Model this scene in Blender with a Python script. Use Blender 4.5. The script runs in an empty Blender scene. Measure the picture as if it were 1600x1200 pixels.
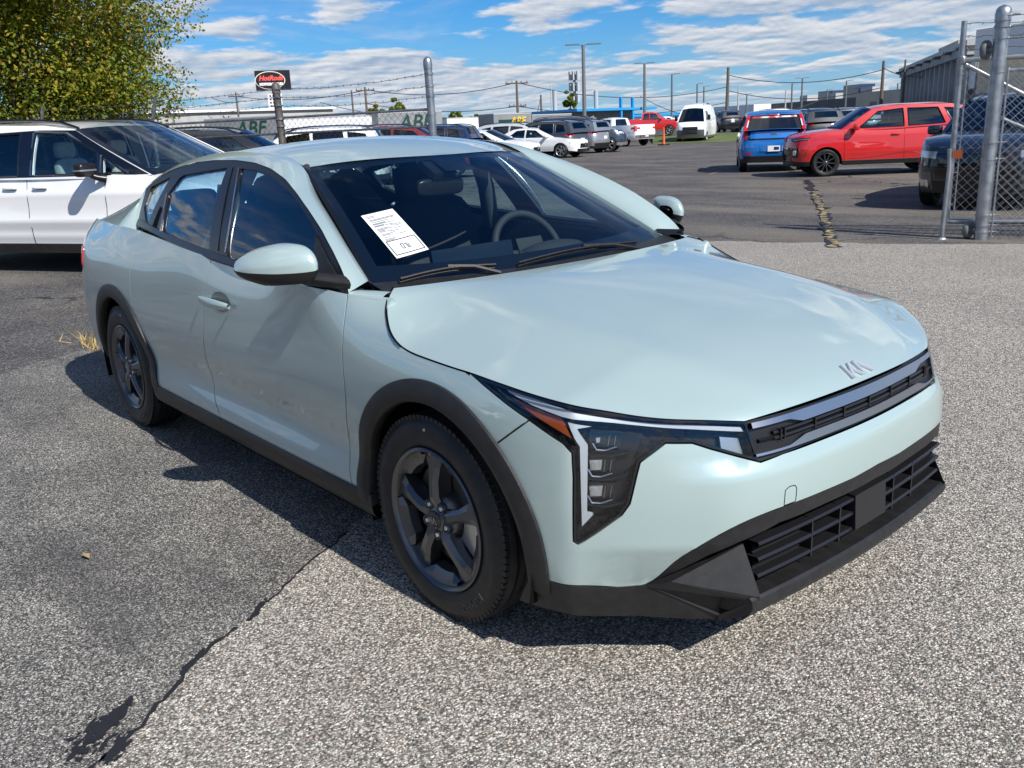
import bpy, bmesh, math, random
import numpy as np
from mathutils import Vector, Matrix
from mathutils.geometry import delaunay_2d_cdt
random.seed(7); RNG = np.random.default_rng(7)
SC = bpy.context.scene
COL = SC.collection
R = math.radians

# ------------------------------------------------------------------ camera
CAM_C = np.array([2.01427, -2.26740, 1.43007])
YAW, PITCH, ROLL, FPX = R(139.84695), R(16.05683), R(-2.61108), 1383.0
def cam_axes():
    f = np.array([math.cos(YAW)*math.cos(PITCH), math.sin(YAW)*math.cos(PITCH), -math.sin(PITCH)])
    r = np.array([math.sin(YAW), -math.cos(YAW), 0.]); u = np.cross(r, f)
    c, s = math.cos(ROLL), math.sin(ROLL)
    return c*r+s*u, -s*r+c*u, f
CR, CU, CF = cam_axes()
cam_data = bpy.data.cameras.new('camera'); cam = bpy.data.objects.new('camera', cam_data); COL.objects.link(cam)
cam_data.sensor_fit = 'HORIZONTAL'; cam_data.sensor_width = 36; cam_data.lens = 36*FPX/1600
cam_data.clip_start = .05; cam_data.clip_end = 4000
M = Matrix(((CR[0], CU[0], -CF[0], CAM_C[0]), (CR[1], CU[1], -CF[1], CAM_C[1]), (CR[2], CU[2], -CF[2], CAM_C[2]), (0, 0, 0, 1)))
cam.matrix_world = M
SC.camera = cam

# ------------------------------------------------------------------ sun and sky
TO_SUN = Vector((1.07, -.012, 1.0)).normalized()
SUN_EL = math.asin(TO_SUN.z); SUN_AZ = math.atan2(TO_SUN.y, TO_SUN.x)
sd = bpy.data.lights.new('sun', 'SUN'); sd.energy = 5.0; sd.angle = R(.55); sd.color = (1, .955, .89)
so = bpy.data.objects.new('sun', sd); COL.objects.link(so); so.location = (20, 0, 20)
so.rotation_euler = TO_SUN.to_track_quat('Z', 'Y').to_euler()
SC.view_settings.view_transform = 'Standard'; SC.view_settings.look = 'None'
SC.view_settings.exposure = 0.36; SC.view_settings.gamma = 1; SC.view_settings.use_curve_mapping = False
SC.render.engine = 'CYCLES'

def build_world():
    w = bpy.data.worlds.new('World'); SC.world = w; w.use_nodes = True
    nt = w.node_tree; nt.nodes.clear(); N = nt.nodes.new; L = nt.links.new
    out = N('ShaderNodeOutputWorld'); bg = N('ShaderNodeBackground'); bg.inputs['Strength'].default_value = .062
    sky = N('ShaderNodeTexSky'); sky.sky_type = 'NISHITA'; sky.sun_disc = False
    sky.sun_elevation = SUN_EL; sky.sun_rotation = math.pi/2 - SUN_AZ
    sky.air_density = 1.0; sky.dust_density = .2; sky.ozone_density = 1.6; sky.altitude = 200
    geo = N('ShaderNodeNewGeometry')          # world: Incoming = -view direction
    tc = N('ShaderNodeTexCoord')
    sep = N('ShaderNodeSeparateXYZ'); L(tc.outputs['Generated'], sep.inputs[0])
    # project the view direction onto a flat cloud layer with some curvature
    mz = N('ShaderNodeMath'); mz.operation = 'MAXIMUM'; L(sep.outputs['Z'], mz.inputs[0]); mz.inputs[1].default_value = 0.0
    ad = N('ShaderNodeMath'); ad.operation = 'ADD'; L(mz.outputs[0], ad.inputs[0]); ad.inputs[1].default_value = .11
    dx = N('ShaderNodeMath'); dx.operation = 'DIVIDE'; L(sep.outputs['X'], dx.inputs[0]); L(ad.outputs[0], dx.inputs[1])
    dy = N('ShaderNodeMath'); dy.operation = 'DIVIDE'; L(sep.outputs['Y'], dy.inputs[0]); L(ad.outputs[0], dy.inputs[1])
    cb = N('ShaderNodeCombineXYZ'); L(dx.outputs[0], cb.inputs[0]); L(dy.outputs[0], cb.inputs[1])
    mp = N('ShaderNodeMapping'); mp.inputs['Location'].default_value = CLOUD_LOC; mp.inputs['Scale'].default_value = (1, 1, 1); mp.inputs['Rotation'].default_value = (0, 0, R(20))
    L(cb.outputs[0], mp.inputs[0])
    def noise(scale, detail, rough, dist=0.0, off=None):
        n = N('ShaderNodeTexNoise'); n.inputs['Scale'].default_value = scale; n.inputs['Detail'].default_value = detail
        n.inputs['Roughness'].default_value = rough; n.inputs['Distortion'].default_value = dist
        if off:
            m2 = N('ShaderNodeMapping'); m2.inputs['Location'].default_value = off; L(mp.outputs[0], m2.inputs[0]); L(m2.outputs[0], n.inputs['Vector'])
        else: L(mp.outputs[0], n.inputs['Vector'])
        return n
    big = noise(.42, 2, .5); mid = noise(1.9, 9, .56, .15); off = noise(1.9, 9, .56, .15, (.07, -.05, 0)); thin = noise(.9, 7, .62, .8)
    def math2(op, a, b):
        m = N('ShaderNodeMath'); m.operation = op
        for i, v in enumerate((a, b)):
            if isinstance(v, (int, float)): m.inputs[i].default_value = v
            else: L(v, m.inputs[i])
        return m.outputs[0]
    dens = math2('ADD', math2('MULTIPLY', big.outputs['Fac'], .62), math2('MULTIPLY', mid.outputs['Fac'], .62))
    dens2 = math2('ADD', math2('MULTIPLY', big.outputs['Fac'], .62), math2('MULTIPLY', off.outputs['Fac'], .62))
    thn = N('ShaderNodeMapRange'); thn.interpolation_type = 'SMOOTHSTEP'; thn.inputs['From Min'].default_value = .46; thn.inputs['From Max'].default_value = .74; L(thin.outputs['Fac'], thn.inputs['Value'])
    ramp = N('ShaderNodeMapRange'); ramp.interpolation_type = 'SMOOTHSTEP'
    ramp.inputs['From Min'].default_value = CLOUD_T[0]; ramp.inputs['From Max'].default_value = CLOUD_T[1]; cv = N('ShaderNodeMapRange'); cv.interpolation_type = 'SMOOTHSTEP'; cv.inputs['From Min'].default_value = .30; cv.inputs['From Max'].default_value = .02; cv.inputs['To Min'].default_value = -.035; cv.inputs['To Max'].default_value = .065; L(sep.outputs['Z'], cv.inputs['Value']); L(math2('ADD', dens, cv.outputs[0]), ramp.inputs['Value'])
    # fade the layer into the haze right at the horizon
    hz = N('ShaderNodeMapRange'); hz.interpolation_type = 'SMOOTHSTEP'; hz.inputs['From Min'].default_value = -.01; hz.inputs['From Max'].default_value = .035; L(sep.outputs['Z'], hz.inputs['Value'])
    amt = math2('MULTIPLY', math2('MAXIMUM', math2('MULTIPLY', ramp.outputs[0], .95), math2('MULTIPLY', thn.outputs[0], .42)), hz.outputs[0])
    # self shading of the clouds: the side towards the sun is thinner
    lit = math2('SUBTRACT', dens, dens2)
    lr = N('ShaderNodeMapRange'); lr.inputs['From Min'].default_value = -.06; lr.inputs['From Max'].default_value = .07; L(lit, lr.inputs['Value'])
    cc = N('ShaderNodeMix'); cc.data_type = 'RGBA'; L(lr.outputs[0], cc.inputs[0])
    cc.inputs[6].default_value = CLOUD_DARK; cc.inputs[7].default_value = CLOUD_LIGHT
    # clear sky: trimmed blue, paling into haze near the horizon
    tn = N('ShaderNodeMix'); tn.data_type = 'RGBA'; tn.blend_type = 'MULTIPLY'; tn.inputs[0].default_value = 1.; L(sky.outputs[0], tn.inputs[6]); tn.inputs[7].default_value = SKY_TINT
    ha = N('ShaderNodeMapRange'); ha.interpolation_type = 'SMOOTHSTEP'; ha.inputs['From Min'].default_value = .17; ha.inputs['From Max'].default_value = -.03; L(sep.outputs['Z'], ha.inputs['Value'])
    hp = math2('MULTIPLY', math2('POWER', ha.outputs[0], 1.6), .92)
    hs = N('ShaderNodeMix'); hs.data_type = 'RGBA'; L(hp, hs.inputs[0]); L(tn.outputs[2], hs.inputs[6]); hs.inputs[7].default_value = HAZE_COL
    mx = N('ShaderNodeMix'); mx.data_type = 'RGBA'; L(amt, mx.inputs[0]); L(hs.outputs[2], mx.inputs[6]); L(cc.outputs[2], mx.inputs[7])
    L(mx.outputs[2], bg.inputs[0]); L(bg.outputs[0], out.inputs[0])
CLOUD_LOC = (11.3, 2.2, 0); CLOUD_T = (.61, .685); SKY_TINT = (.26, .82, 1.42, 1); HAZE_COL = (4.6, 6.7, 9.0, 1)
CLOUD_DARK = (4.4, 5.7, 7.6, 1); CLOUD_LIGHT = (10.2, 10.3, 10.6, 1)
build_world()

# ------------------------------------------------------------------ helpers
def at(px, py, **k):
    """photo pixel -> point on the plane x=, y= or z=."""
    d = CF + CR*(px-800)/FPX + CU*(600-py)/FPX
    (a, v), = k.items(); i = 'xyz'.index(a)
    return CAM_C + d*(v-CAM_C[i])/d[i]
def proj(P):
    d = np.atleast_2d(P)-CAM_C; z = d@CF
    return np.stack([800+FPX*(d@CR)/z, 600-FPX*(d@CU)/z], 1)
def at_dist(px, py, dist):
    d = CF + CR*(px-800)/FPX + CU*(600-py)/FPX
    return CAM_C + d*dist/math.hypot(d[0], d[1])

def tag(o, label=None, cat=None, group=None, kind=None):
    if label: o['label'] = label
    if cat: o['category'] = cat
    if group: o['group'] = group
    if kind: o['kind'] = kind
    return o
def empty(name, loc=(0, 0, 0), rz=0., label=None, cat=None, group=None):
    o = bpy.data.objects.new(name, None); COL.objects.link(o); o.empty_display_size = .2
    o.location = loc; o.rotation_euler = (0, 0, rz)
    return tag(o, label, cat, group)
def link(name, me, parent=None, loc=None):
    o = bpy.data.objects.new(name, me); COL.objects.link(o)
    if parent is not None: o.parent = parent
    if loc is not None: o.location = loc
    return o
def mesh(name, verts, faces, mat, parent=None, smooth=False, normals=None, mats=None, fmat=None, auto=None):
    me = bpy.data.meshes.new(name)
    me.from_pydata([tuple(map(float, v)) for v in verts], [], [tuple(int(i) for i in f) for f in faces])
    for m in (mats or [mat]): me.materials.append(m)
    if fmat is not None: me.polygons.foreach_set('material_index', fmat)
    if smooth: me.polygons.foreach_set('use_smooth', [True]*len(me.polygons))
    me.update()
    if normals is not None:
        me.normals_split_custom_set_from_vertices([tuple(n) for n in normals])
    elif auto is not None:
        try: me.set_sharp_from_angle(angle=R(auto))
        except Exception: pass
    return link(name, me, parent)
def set_auto(o, ang=35):
    me = o.data; me.polygons.foreach_set('use_smooth', [True]*len(me.polygons))
    me.set_sharp_from_angle(angle=R(ang)); return o

class Geo:
    """collects verts/faces of one mesh"""
    def __init__(s): s.v = []; s.f = []; s.m = []
    def add(s, v, f, m=0):
        b = len(s.v); s.v += [tuple(map(float, p)) for p in v]; s.f += [tuple(b+int(i) for i in q) for q in f]; s.m += [m]*len(f); return s
    def box(s, c, d, rz=0., m=0, taper=1.0, rot=None):
        x, y, z = (k/2 for k in d); t = taper
        P = np.array([(-x, -y, -z), (x, -y, -z), (x, y, -z), (-x, y, -z), (-x*t, -y*t, z), (x*t, -y*t, z), (x*t, y*t, z), (-x*t, y*t, z)])
        if rot is not None: P = P@np.array(rot.to_matrix()).T if hasattr(rot, 'to_matrix') else P@np.array(rot).T
        elif rz: c_, s_ = math.cos(rz), math.sin(rz); P = P@np.array([[c_, s_, 0], [-s_, c_, 0], [0, 0, 1]])
        return s.add(P+np.array(c), [(0, 3, 2, 1), (4, 5, 6, 7), (0, 1, 5, 4), (1, 2, 6, 5), (2, 3, 7, 6), (3, 0, 4, 7)], m)
    def bbox(s, lo, hi, m=0):
        lo, hi = np.array(lo, float), np.array(hi, float); return s.box((lo+hi)/2, hi-lo, m=m)
    def grid(s, P, m=0, flip=False, closeu=False):
        P = np.asarray(P); a, b = P.shape[:2]; f = []
        for i in range(a if closeu else a-1):
            for j in range(b-1):
                q = (i*b+j, ((i+1) % a)*b+j, ((i+1) % a)*b+j+1, i*b+j+1); f.append(q[::-1] if flip else q)
        return s.add(P.reshape(-1, 3), f, m)
    def tube(s, pts, r, n=8, m=0, cap=True):
        pts = np.array(pts, float); rr = np.broadcast_to(r, (len(pts),))
        T = np.gradient(pts, axis=0); T /= np.linalg.norm(T, axis=1)[:, None]+1e-12
        ref = np.array([0, 0, 1.]) if abs(T[0][2]) < .9 else np.array([1., 0, 0])
        rows = []
        for p, t, q in zip(pts, T, rr):
            a = np.cross(t, ref); la = np.linalg.norm(a)
            a = a/la if la > 1e-6 else np.array([1., 0, 0]); b = np.cross(t, a); ref = -np.cross(t, a) if False else ref
            th = np.linspace(0, 2*np.pi, n, endpoint=False)
            rows.append(p+q*(np.cos(th)[:, None]*a+np.sin(th)[:, None]*b))
        P = np.array(rows); k = len(pts); f = []
        for i in range(k-1):
            for j in range(n): f.append((i*n+j, (i+1)*n+j, (i+1)*n+(j+1) % n, i*n+(j+1) % n))
        if cap: f.append(tuple(range(n))); f.append(tuple((k-1)*n+j for j in range(n))[::-1])
        return s.add(P.reshape(-1, 3), f, m)
    def lathe(s, prof, n=48, axis='y', c=(0, 0, 0), m=0, close=False, a0=0., a1=2*np.pi):
        full = abs(a1-a0-2*np.pi) < 1e-6
        th = np.linspace(a0, a1, n, endpoint=not full); prof = np.array(prof, float); rows = []
        for t in th:
            rr, h = prof[:, 0], prof[:, 1]
            if axis == 'y': q = np.stack([rr*np.cos(t), h, rr*np.sin(t)], 1)
            elif axis == 'x': q = np.stack([h, rr*np.cos(t), rr*np.sin(t)], 1)
            else: q = np.stack([rr*np.cos(t), rr*np.sin(t), h], 1)
            rows.append(q+np.array(c))
        return s.grid(np.array(rows), m, closeu=full)
    def poly(s, pts, m=0): return s.add(pts, [tuple(range(len(pts)))], m)
    def prism(s, pts, d, m=0):
        """polygon extruded by vector d"""
        pts = np.array(pts, float); n = len(pts); q = pts+np.array(d)
        f = [tuple(range(n))[::-1], tuple(range(n, 2*n))]+[(i, (i+1) % n, n+(i+1) % n, n+i) for i in range(n)]
        return s.add(np.vstack([pts, q]), f, m)
    def build(s, name, mat, parent=None, smooth=None, mats=None, fix=True):
        me = bpy.data.meshes.new(name); me.from_pydata(s.v, [], s.f)
        for k in (mats or [mat]): me.materials.append(k)
        if mats: me.polygons.foreach_set('material_index', s.m)
        if fix:
            bm = bmesh.new(); bm.from_mesh(me); bmesh.ops.recalc_face_normals(bm, faces=bm.faces); bm.to_mesh(me); bm.free()
        if smooth is not None:
            me.polygons.foreach_set('use_smooth', [True]*len(me.polygons)); me.set_sharp_from_angle(angle=R(smooth))
        me.update()
        return link(name, me, parent)

_NB = {}
def nat_basis(xs, q):
    """cardinal basis of the natural cubic spline on knots xs at q -> (len q, len xs)"""
    xs = np.asarray(xs, float); q = np.clip(np.asarray(q, float), xs[0], xs[-1]); n = len(xs); h = np.diff(xs)
    key = xs.tobytes()
    if key in _NB:
        Mm = _NB[key]; k = np.clip(np.searchsorted(xs, q)-1, 0, n-2); a = (xs[k+1]-q)/h[k]; b = 1-a; out = ((a**3-a)*h[k]**2/6)[:, None]*Mm[k]+((b**3-b)*h[k]**2/6)[:, None]*Mm[k+1]
        r_ = np.arange(len(q)); out[r_, k] += a; out[r_, k+1] += b; return out
    A = np.zeros((n, n)); B = np.zeros((n, n)); A[0, 0] = A[-1, -1] = 1
    for i in range(1, n-1):
        A[i, i-1] = h[i-1]; A[i, i] = 2*(h[i-1]+h[i]); A[i, i+1] = h[i]
        B[i, i-1] = 6/h[i-1]; B[i, i] = -6/h[i-1]-6/h[i]; B[i, i+1] = 6/h[i]
    Mm = np.linalg.solve(A, B); _NB[key] = Mm; k = np.clip(np.searchsorted(xs, q)-1, 0, n-2)
    a = (xs[k+1]-q)/h[k]; b = 1-a; I = np.eye(n)
    return a[:, None]*I[k]+b[:, None]*I[k+1]+((a**3-a)*h[k]**2/6)[:, None]*Mm[k]+((b**3-b)*h[k]**2/6)[:, None]*Mm[k+1]
def spl(xs, ys):
    xs = np.asarray(xs, float); ys = np.asarray(ys, float)
    return lambda q: nat_basis(xs, np.atleast_1d(q))@ys
def pch(xs, ys):
    """monotone (pchip) interpolation, no overshoot"""
    xs = np.asarray(xs, float); ys = np.asarray(ys, float); h = np.diff(xs); d = np.diff(ys)/h; m = np.zeros(len(xs))
    for i in range(1, len(xs)-1):
        if d[i-1]*d[i] > 0: w1, w2 = 2*h[i]+h[i-1], h[i]+2*h[i-1]; m[i] = (w1+w2)/(w1/d[i-1]+w2/d[i])
    m[0], m[-1] = d[0], d[-1]
    def f(q):
        q = np.clip(np.atleast_1d(np.asarray(q, float)), xs[0], xs[-1]); k = np.clip(np.searchsorted(xs, q)-1, 0, len(xs)-2)
        t = (q-xs[k])/h[k]
        return ys[k]*(1+2*t)*(1-t)**2+h[k]*m[k]*t*(1-t)**2+ys[k+1]*t*t*(3-2*t)+h[k]*m[k+1]*t*t*(t-1)
    return f
def curve3(pts, n):
    """smooth curve through 3-D points, n samples"""
    P = np.array(pts, float); s = np.r_[0, np.cumsum(np.linalg.norm(np.diff(P, axis=0), axis=1))]
    return nat_basis(s, np.linspace(0, s[-1], n))@P
def poly3(pts, n):
    P = np.array(pts, float); s = np.r_[0, np.cumsum(np.linalg.norm(np.diff(P, axis=0), axis=1))]; q = np.linspace(0, s[-1], n)
    return np.stack([np.interp(q, s, P[:, i]) for i in range(P.shape[1])], 1)
def densify(poly, step):
    out = []; n = len(poly)
    for i in range(n):
        a, b = np.array(poly[i], float), np.array(poly[(i+1) % n], float); k = max(1, int(math.ceil(np.linalg.norm(b-a)/step)))
        for j in range(k): out.append(a+(b-a)*j/k)
    return np.array(out)
def smooth_line(pts, n=24):
    return [tuple(p) for p in curve3(pts, n)]
def inside(poly, q):
    poly = np.asarray(poly); q = np.asarray(q); c = np.zeros(len(q), bool); n = len(poly); j = n-1
    for i in range(n):
        (xi, yi), (xj, yj) = poly[i], poly[j]
        cond = ((yi > q[:, 1]) != (yj > q[:, 1]))
        with np.errstate(divide='ignore', invalid='ignore'):
            c ^= cond & (q[:, 0] < (xj-xi)*(q[:, 1]-yi)/(yj-yi+1e-15)+xi)
        j = i
    return c
def area2(p): p = np.asarray(p); return .5*np.sum(p[:, 0]*np.roll(p[:, 1], -1)-np.roll(p[:, 0], -1)*p[:, 1])
def shrink(poly, g):
    p = np.asarray(poly, float)
    if area2(p) < 0: p = p[::-1]
    a = p-np.roll(p, 1, 0); b = np.roll(p, -1, 0)-p
    a /= np.linalg.norm(a, axis=1)[:, None]+1e-9; b /= np.linalg.norm(b, axis=1)[:, None]+1e-9
    na = np.stack([-a[:, 1], a[:, 0]], 1); nb = np.stack([-b[:, 1], b[:, 0]], 1); m = na+nb
    m /= np.maximum(np.sum(m*na, 1), .35)[:, None]
    return p+m*g
def normals_of(S, uv, e=1e-4):
    du = S(uv+[e, 0])-S(uv-[e, 0]); dv = S(uv+[0, e])-S(uv-[0, e]); n = np.cross(du, dv)
    return n/(np.linalg.norm(n, axis=1)[:, None]+1e-12)
def offset_pts(S, rows, side):
    """rows of (u, v, offset) -> points proud of the surface, mirrored to the given side"""
    A = np.array(rows, float); uv = A[..., :2].reshape(-1, 2); P = S(uv)+normals_of(S, uv)*A[..., 2].reshape(-1, 1)
    return (P*[1, -side, 1]).reshape(A.shape[0], A.shape[1], 3)
def panel(name, S, poly, mat, parent=None, side=-1, step=.025, off=0., lip=.016, gap=.0028, holes=(), flip=False):
    """sheet cut out of the surface S(u,v) along a polygon, with a folded-in edge. side=+1 mirrors it to the car's left."""
    p = densify(shrink(poly, gap), step) if gap else densify(np.array(poly) if area2(poly) > 0 else np.array(poly)[::-1], step)
    rings = [p]+[densify(np.array(h), step) for h in holes]
    lo, hi = p.min(0), p.max(0)
    gx, gy = np.meshgrid(np.arange(lo[0]+step*.6, hi[0], step), np.arange(lo[1]+step*.6, hi[1], step))
    q = np.stack([gx.ravel(), gy.ravel()], 1); q = q[inside(shrink(p, step*.45), q)]
    for h in holes: q = q[~inside(shrink(h, -step*.45), q)]
    vs = list(map(Vector, map(tuple, np.vstack(rings+[q])))); es = []; b = 0
    for rg in rings:
        es += [(b+i, b+(i+1) % len(rg)) for i in range(len(rg))]; b += len(rg)
    ov, oe, of, _, _, _ = delaunay_2d_cdt(vs, es, [], 1, 1e-7)
    uv = np.array([tuple(v) for v in ov])
    cen = np.array([uv[list(f)].mean(0) for f in of]); ok = inside(p, cen)
    for h in holes: ok &= ~inside(np.array(h), cen)
    F = [tuple(f) for f, k in zip(of, ok) if k]
    n = normals_of(S, uv)
    if flip: n = -n
    P = S(uv)+n*off
    V = list(P); NN = list(n)
    if flip: F = [f[::-1] for f in F]
    if lip:
        for ri, rg in enumerate(rings):
            k = len(rg); nb = normals_of(S, rg); nb = -nb if flip else nb
            top = S(rg)+nb*off; bot = top-nb*lip; base = len(V)
            tang = np.roll(top, -1, 0)-np.roll(top, 1, 0); on = np.cross(tang, nb); on /= np.linalg.norm(on, axis=1)[:, None]+1e-9
            if (area2(rg) < 0) != flip: on = -on
            on = on if ri == 0 else on
            V += list(top)+list(bot); NN += list(on)*2
            for i in range(k):
                j = (i+1) % k; f = (base+i, base+k+i, base+k+j, base+j); F.append(f if not flip else f[::-1])
    V = np.array(V); NN = np.array(NN)
    if side > 0: V = V*[1, -1, 1]; NN = NN*[1, -1, 1]; F = [f[::-1] for f in F]
    return mesh(name, V, F, mat, parent, smooth=True, normals=NN)
def strip_from(S, rows, mat, name, parent=None, side=-1, off=0.):
    pass
_PG = {}
def px_to_uv(S, pts, dom, n=90):
    """photo pixels -> (u,v) on surface S by nearest coarse sample + Newton"""
    key = (S, tuple(map(float, dom)), n); out = []
    if key not in _PG:
        us = np.linspace(dom[0], dom[1], n); vs = np.linspace(dom[2], dom[3], n); U, Vv = np.meshgrid(us, vs)
        uv = np.stack([U.ravel(), Vv.ravel()], 1); _PG[key] = (uv, proj(S(uv)))
    uv, pp = _PG[key]
    for (a, b) in pts:
        q = uv[np.argmin(((pp-[a, b])**2).sum(1))].copy()
        for _ in range(7):
            e = 1e-4; f0 = proj(S(q[None]))[0]; J = np.stack([(proj(S(q[None]+[[e, 0]]))[0]-f0)/e, (proj(S(q[None]+[[0, e]]))[0]-f0)/e], 1)
            d = np.linalg.lstsq(J, np.array([a, b])-f0, rcond=None)[0]; m = np.linalg.norm(d)
            q = q+d*min(1, .1/(m+1e-9))
            q = np.clip(q, [dom[0], dom[2]], [dom[1], dom[3]])
        out.append(tuple(q))
    return out
def text_geo(s, size=1., depth=.0, bold=0., font=None, shear=0., space=1.):
    cu = bpy.data.curves.new('t', 'FONT'); cu.body = s; cu.size = size; cu.extrude = depth/2; cu.offset = bold; cu.align_x = 'CENTER'; cu.align_y = 'CENTER'; cu.shear = shear; cu.space_character = space
    cu.resolution_u = 3
    o = bpy.data.objects.new('t', cu); COL.objects.link(o); dg = bpy.context.evaluated_depsgraph_get(); dg.update()
    me = bpy.data.meshes.new_from_object(o.evaluated_get(dg)); v = np.array([tuple(p.co) for p in me.vertices]); f = [tuple(p.vertices) for p in me.polygons]
    bpy.data.objects.remove(o); bpy.data.curves.remove(cu); bpy.data.meshes.remove(me)
    return v, f
def placed(v, o, ex, ey, ez=None):
    o, ex, ey = np.array(o, float), np.array(ex, float), np.array(ey, float); ex /= np.linalg.norm(ex); ey = ey-ex*(ey@ex); ey /= np.linalg.norm(ey)
    ez = np.cross(ex, ey); return o+v[:, :1]*ex+v[:, 1:2]*ey+v[:, 2:3]*ez
def copy_tree(o, parent=None):
    c = o.copy(); COL.objects.link(c); c.parent = parent
    for ch in o.children: copy_tree(ch, c)
    return c

# ------------------------------------------------------------------ materials
MAT = {}
def principled(name, col, rough=.5, metal=0., coat=0., coat_rough=.03, spec=.5, emit=None, es=0., trans=0., ior=1.45, alpha=1.):
    m = bpy.data.materials.new(name); m.use_nodes = True; b = m.node_tree.nodes['Principled BSDF']
    b.inputs['Base Color'].default_value = (*col, 1); b.inputs['Roughness'].default_value = rough; b.inputs['Metallic'].default_value = metal
    b.inputs['Coat Weight'].default_value = coat; b.inputs['Coat Roughness'].default_value = coat_rough; b.inputs['Specular IOR Level'].default_value = spec
    b.inputs['Transmission Weight'].default_value = trans; b.inputs['IOR'].default_value = ior
    if emit: b.inputs['Emission Color'].default_value = (*emit, 1); b.inputs['Emission Strength'].default_value = es
    MAT[name] = m; return m
def add_noise_col(m, c2, scale=8., lo=.4, hi=.6, detail=5, rough=None, bump=0., bscale=None, stretch=(1, 1, 1), coord='Object'):
    nt = m.node_tree; N = nt.nodes.new; L = nt.links.new; b = nt.nodes['Principled BSDF']
    tc = N('ShaderNodeTexCoord'); mp = N('ShaderNodeMapping'); mp.inputs['Scale'].default_value = stretch; L(tc.outputs[coord], mp.inputs[0])
    n = N('ShaderNodeTexNoise'); n.inputs['Scale'].default_value = scale; n.inputs['Detail'].default_value = detail; L(mp.outputs[0], n.inputs['Vector'])
    r = N('ShaderNodeMapRange'); r.inputs['From Min'].default_value = lo; r.inputs['From Max'].default_value = hi; L(n.outputs['Fac'], r.inputs['Value'])
    mx = N('ShaderNodeMix'); mx.data_type = 'RGBA'; L(r.outputs[0], mx.inputs[0]); mx.inputs[6].default_value = b.inputs['Base Color'].default_value; mx.inputs[7].default_value = (*c2, 1)
    L(mx.outputs[2], b.inputs['Base Color'])
    if bump:
        n2 = N('ShaderNodeTexNoise'); n2.inputs['Scale'].default_value = bscale or scale*6; n2.inputs['Detail'].default_value = 3; L(mp.outputs[0], n2.inputs['Vector'])
        bp = N('ShaderNodeBump'); bp.inputs['Strength'].default_value = bump; bp.inputs['Distance'].default_value = .002; L(n2.outputs['Fac'], bp.inputs['Height']); L(bp.outputs[0], b.inputs['Normal'])
    return m
def glass_mat(name, tint, refl=1.0, ior=1.5, rough=0.):
    m = bpy.data.materials.new(name); m.use_nodes = True; nt = m.node_tree; nt.nodes.clear(); N = nt.nodes.new; L = nt.links.new
    out = N('ShaderNodeOutputMaterial'); mx = N('ShaderNodeMixShader'); tr = N('ShaderNodeBsdfTransparent'); gl = N('ShaderNodeBsdfGlossy'); ge = N('ShaderNodeNewGeometry')
    tr.inputs[0].default_value = (*tint, 1); gl.inputs['Roughness'].default_value = rough; gl.inputs['Color'].default_value = (.93, .96, 1, 1)
    dt = N('ShaderNodeVectorMath'); dt.operation = 'DOT_PRODUCT'; L(ge.outputs['Normal'], dt.inputs[0]); L(ge.outputs['Incoming'], dt.inputs[1])
    def mth(op, a, b=None):
        q = N('ShaderNodeMath'); q.operation = op
        for i, v in enumerate((a, b)):
            if v is None: continue
            if isinstance(v, (int, float)): q.inputs[i].default_value = v
            else: L(v, q.inputs[i])
        return q.outputs[0]
    f0 = ((ior-1)/(ior+1))**2*refl*1.6       # two faces of the pane
    fr = mth('ADD', f0, mth('MULTIPLY', 1-f0, mth('POWER', mth('SUBTRACT', 1., mth('ABSOLUTE', dt.outputs['Value'])), 5.)))
    L(fr, mx.inputs[0]); L(tr.outputs[0], mx.inputs[1]); L(gl.outputs[0], mx.inputs[2]); L(mx.outputs[0], out.inputs[0])
    MAT[name] = m; return m
def paint(name, col, rough=.42, metal=0., flake=0.):
    m = principled(name, col, rough, metal, coat=1.0, coat_rough=.008, spec=.3); m.node_tree.nodes['Principled BSDF'].inputs['Coat IOR'].default_value = 1.75
    nt = m.node_tree; N = nt.nodes.new; L = nt.links.new; b = nt.nodes['Principled BSDF']
    tc = N('ShaderNodeTexCoord'); n = N('ShaderNodeTexNoise'); n.inputs['Scale'].default_value = 2.3; n.inputs['Detail'].default_value = 2; L(tc.outputs['Object'], n.inputs['Vector'])
    bp = N('ShaderNodeBump'); bp.inputs['Strength'].default_value = .012; bp.inputs['Distance'].default_value = .01; L(n.outputs['Fac'], bp.inputs['Height']); L(bp.outputs[0], b.inputs['Coat Normal'])
    return m
paint('sage_paint', (.375, .478, .468), .34, .22)
paint('white_paint', (.86, .86, .85)); paint('red_paint', (.55, .012, .014)); paint('blue_paint', (.012, .17, .55), .35, .3)
paint('navy_paint', (.006, .010, .022)); paint('black_paint', (.008, .008, .010)); paint('silver_paint', (.36, .37, .38), .35, .6)
paint('grey_paint', (.10, .105, .11), .35, .5); paint('slate_paint', (.045, .06, .08), .35, .4); paint('darkblue_paint', (.01, .02, .06))
paint('darkred_paint', (.16, .008, .01)); paint('pearl_paint', (.62, .62, .61), .35, .2)
add_noise_col(principled('black_plastic', (.011, .011, .012), .46), (.016, .016, .017), 30, bump=.35, bscale=900)
principled('satin_plastic', (.012, .012, .014), .32); principled('gloss_black', (.006, .006, .008), .06, spec=.6, coat=.6)
principled('deep_black', (.004, .004, .004), .9, spec=.1); principled('rubber', (.014, .014, .015), .72)
add_noise_col(principled('tyre_rubber', (.010, .010, .011), .55), (.020, .020, .020), 14, bump=.25, bscale=260)
principled('chrome', (.78, .79, .80), .12, 1.0); principled('satin_chrome', (.50, .51, .54), .28, 1.0); principled('alloy_dark', (.125, .128, .137), .28, .82)
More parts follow.
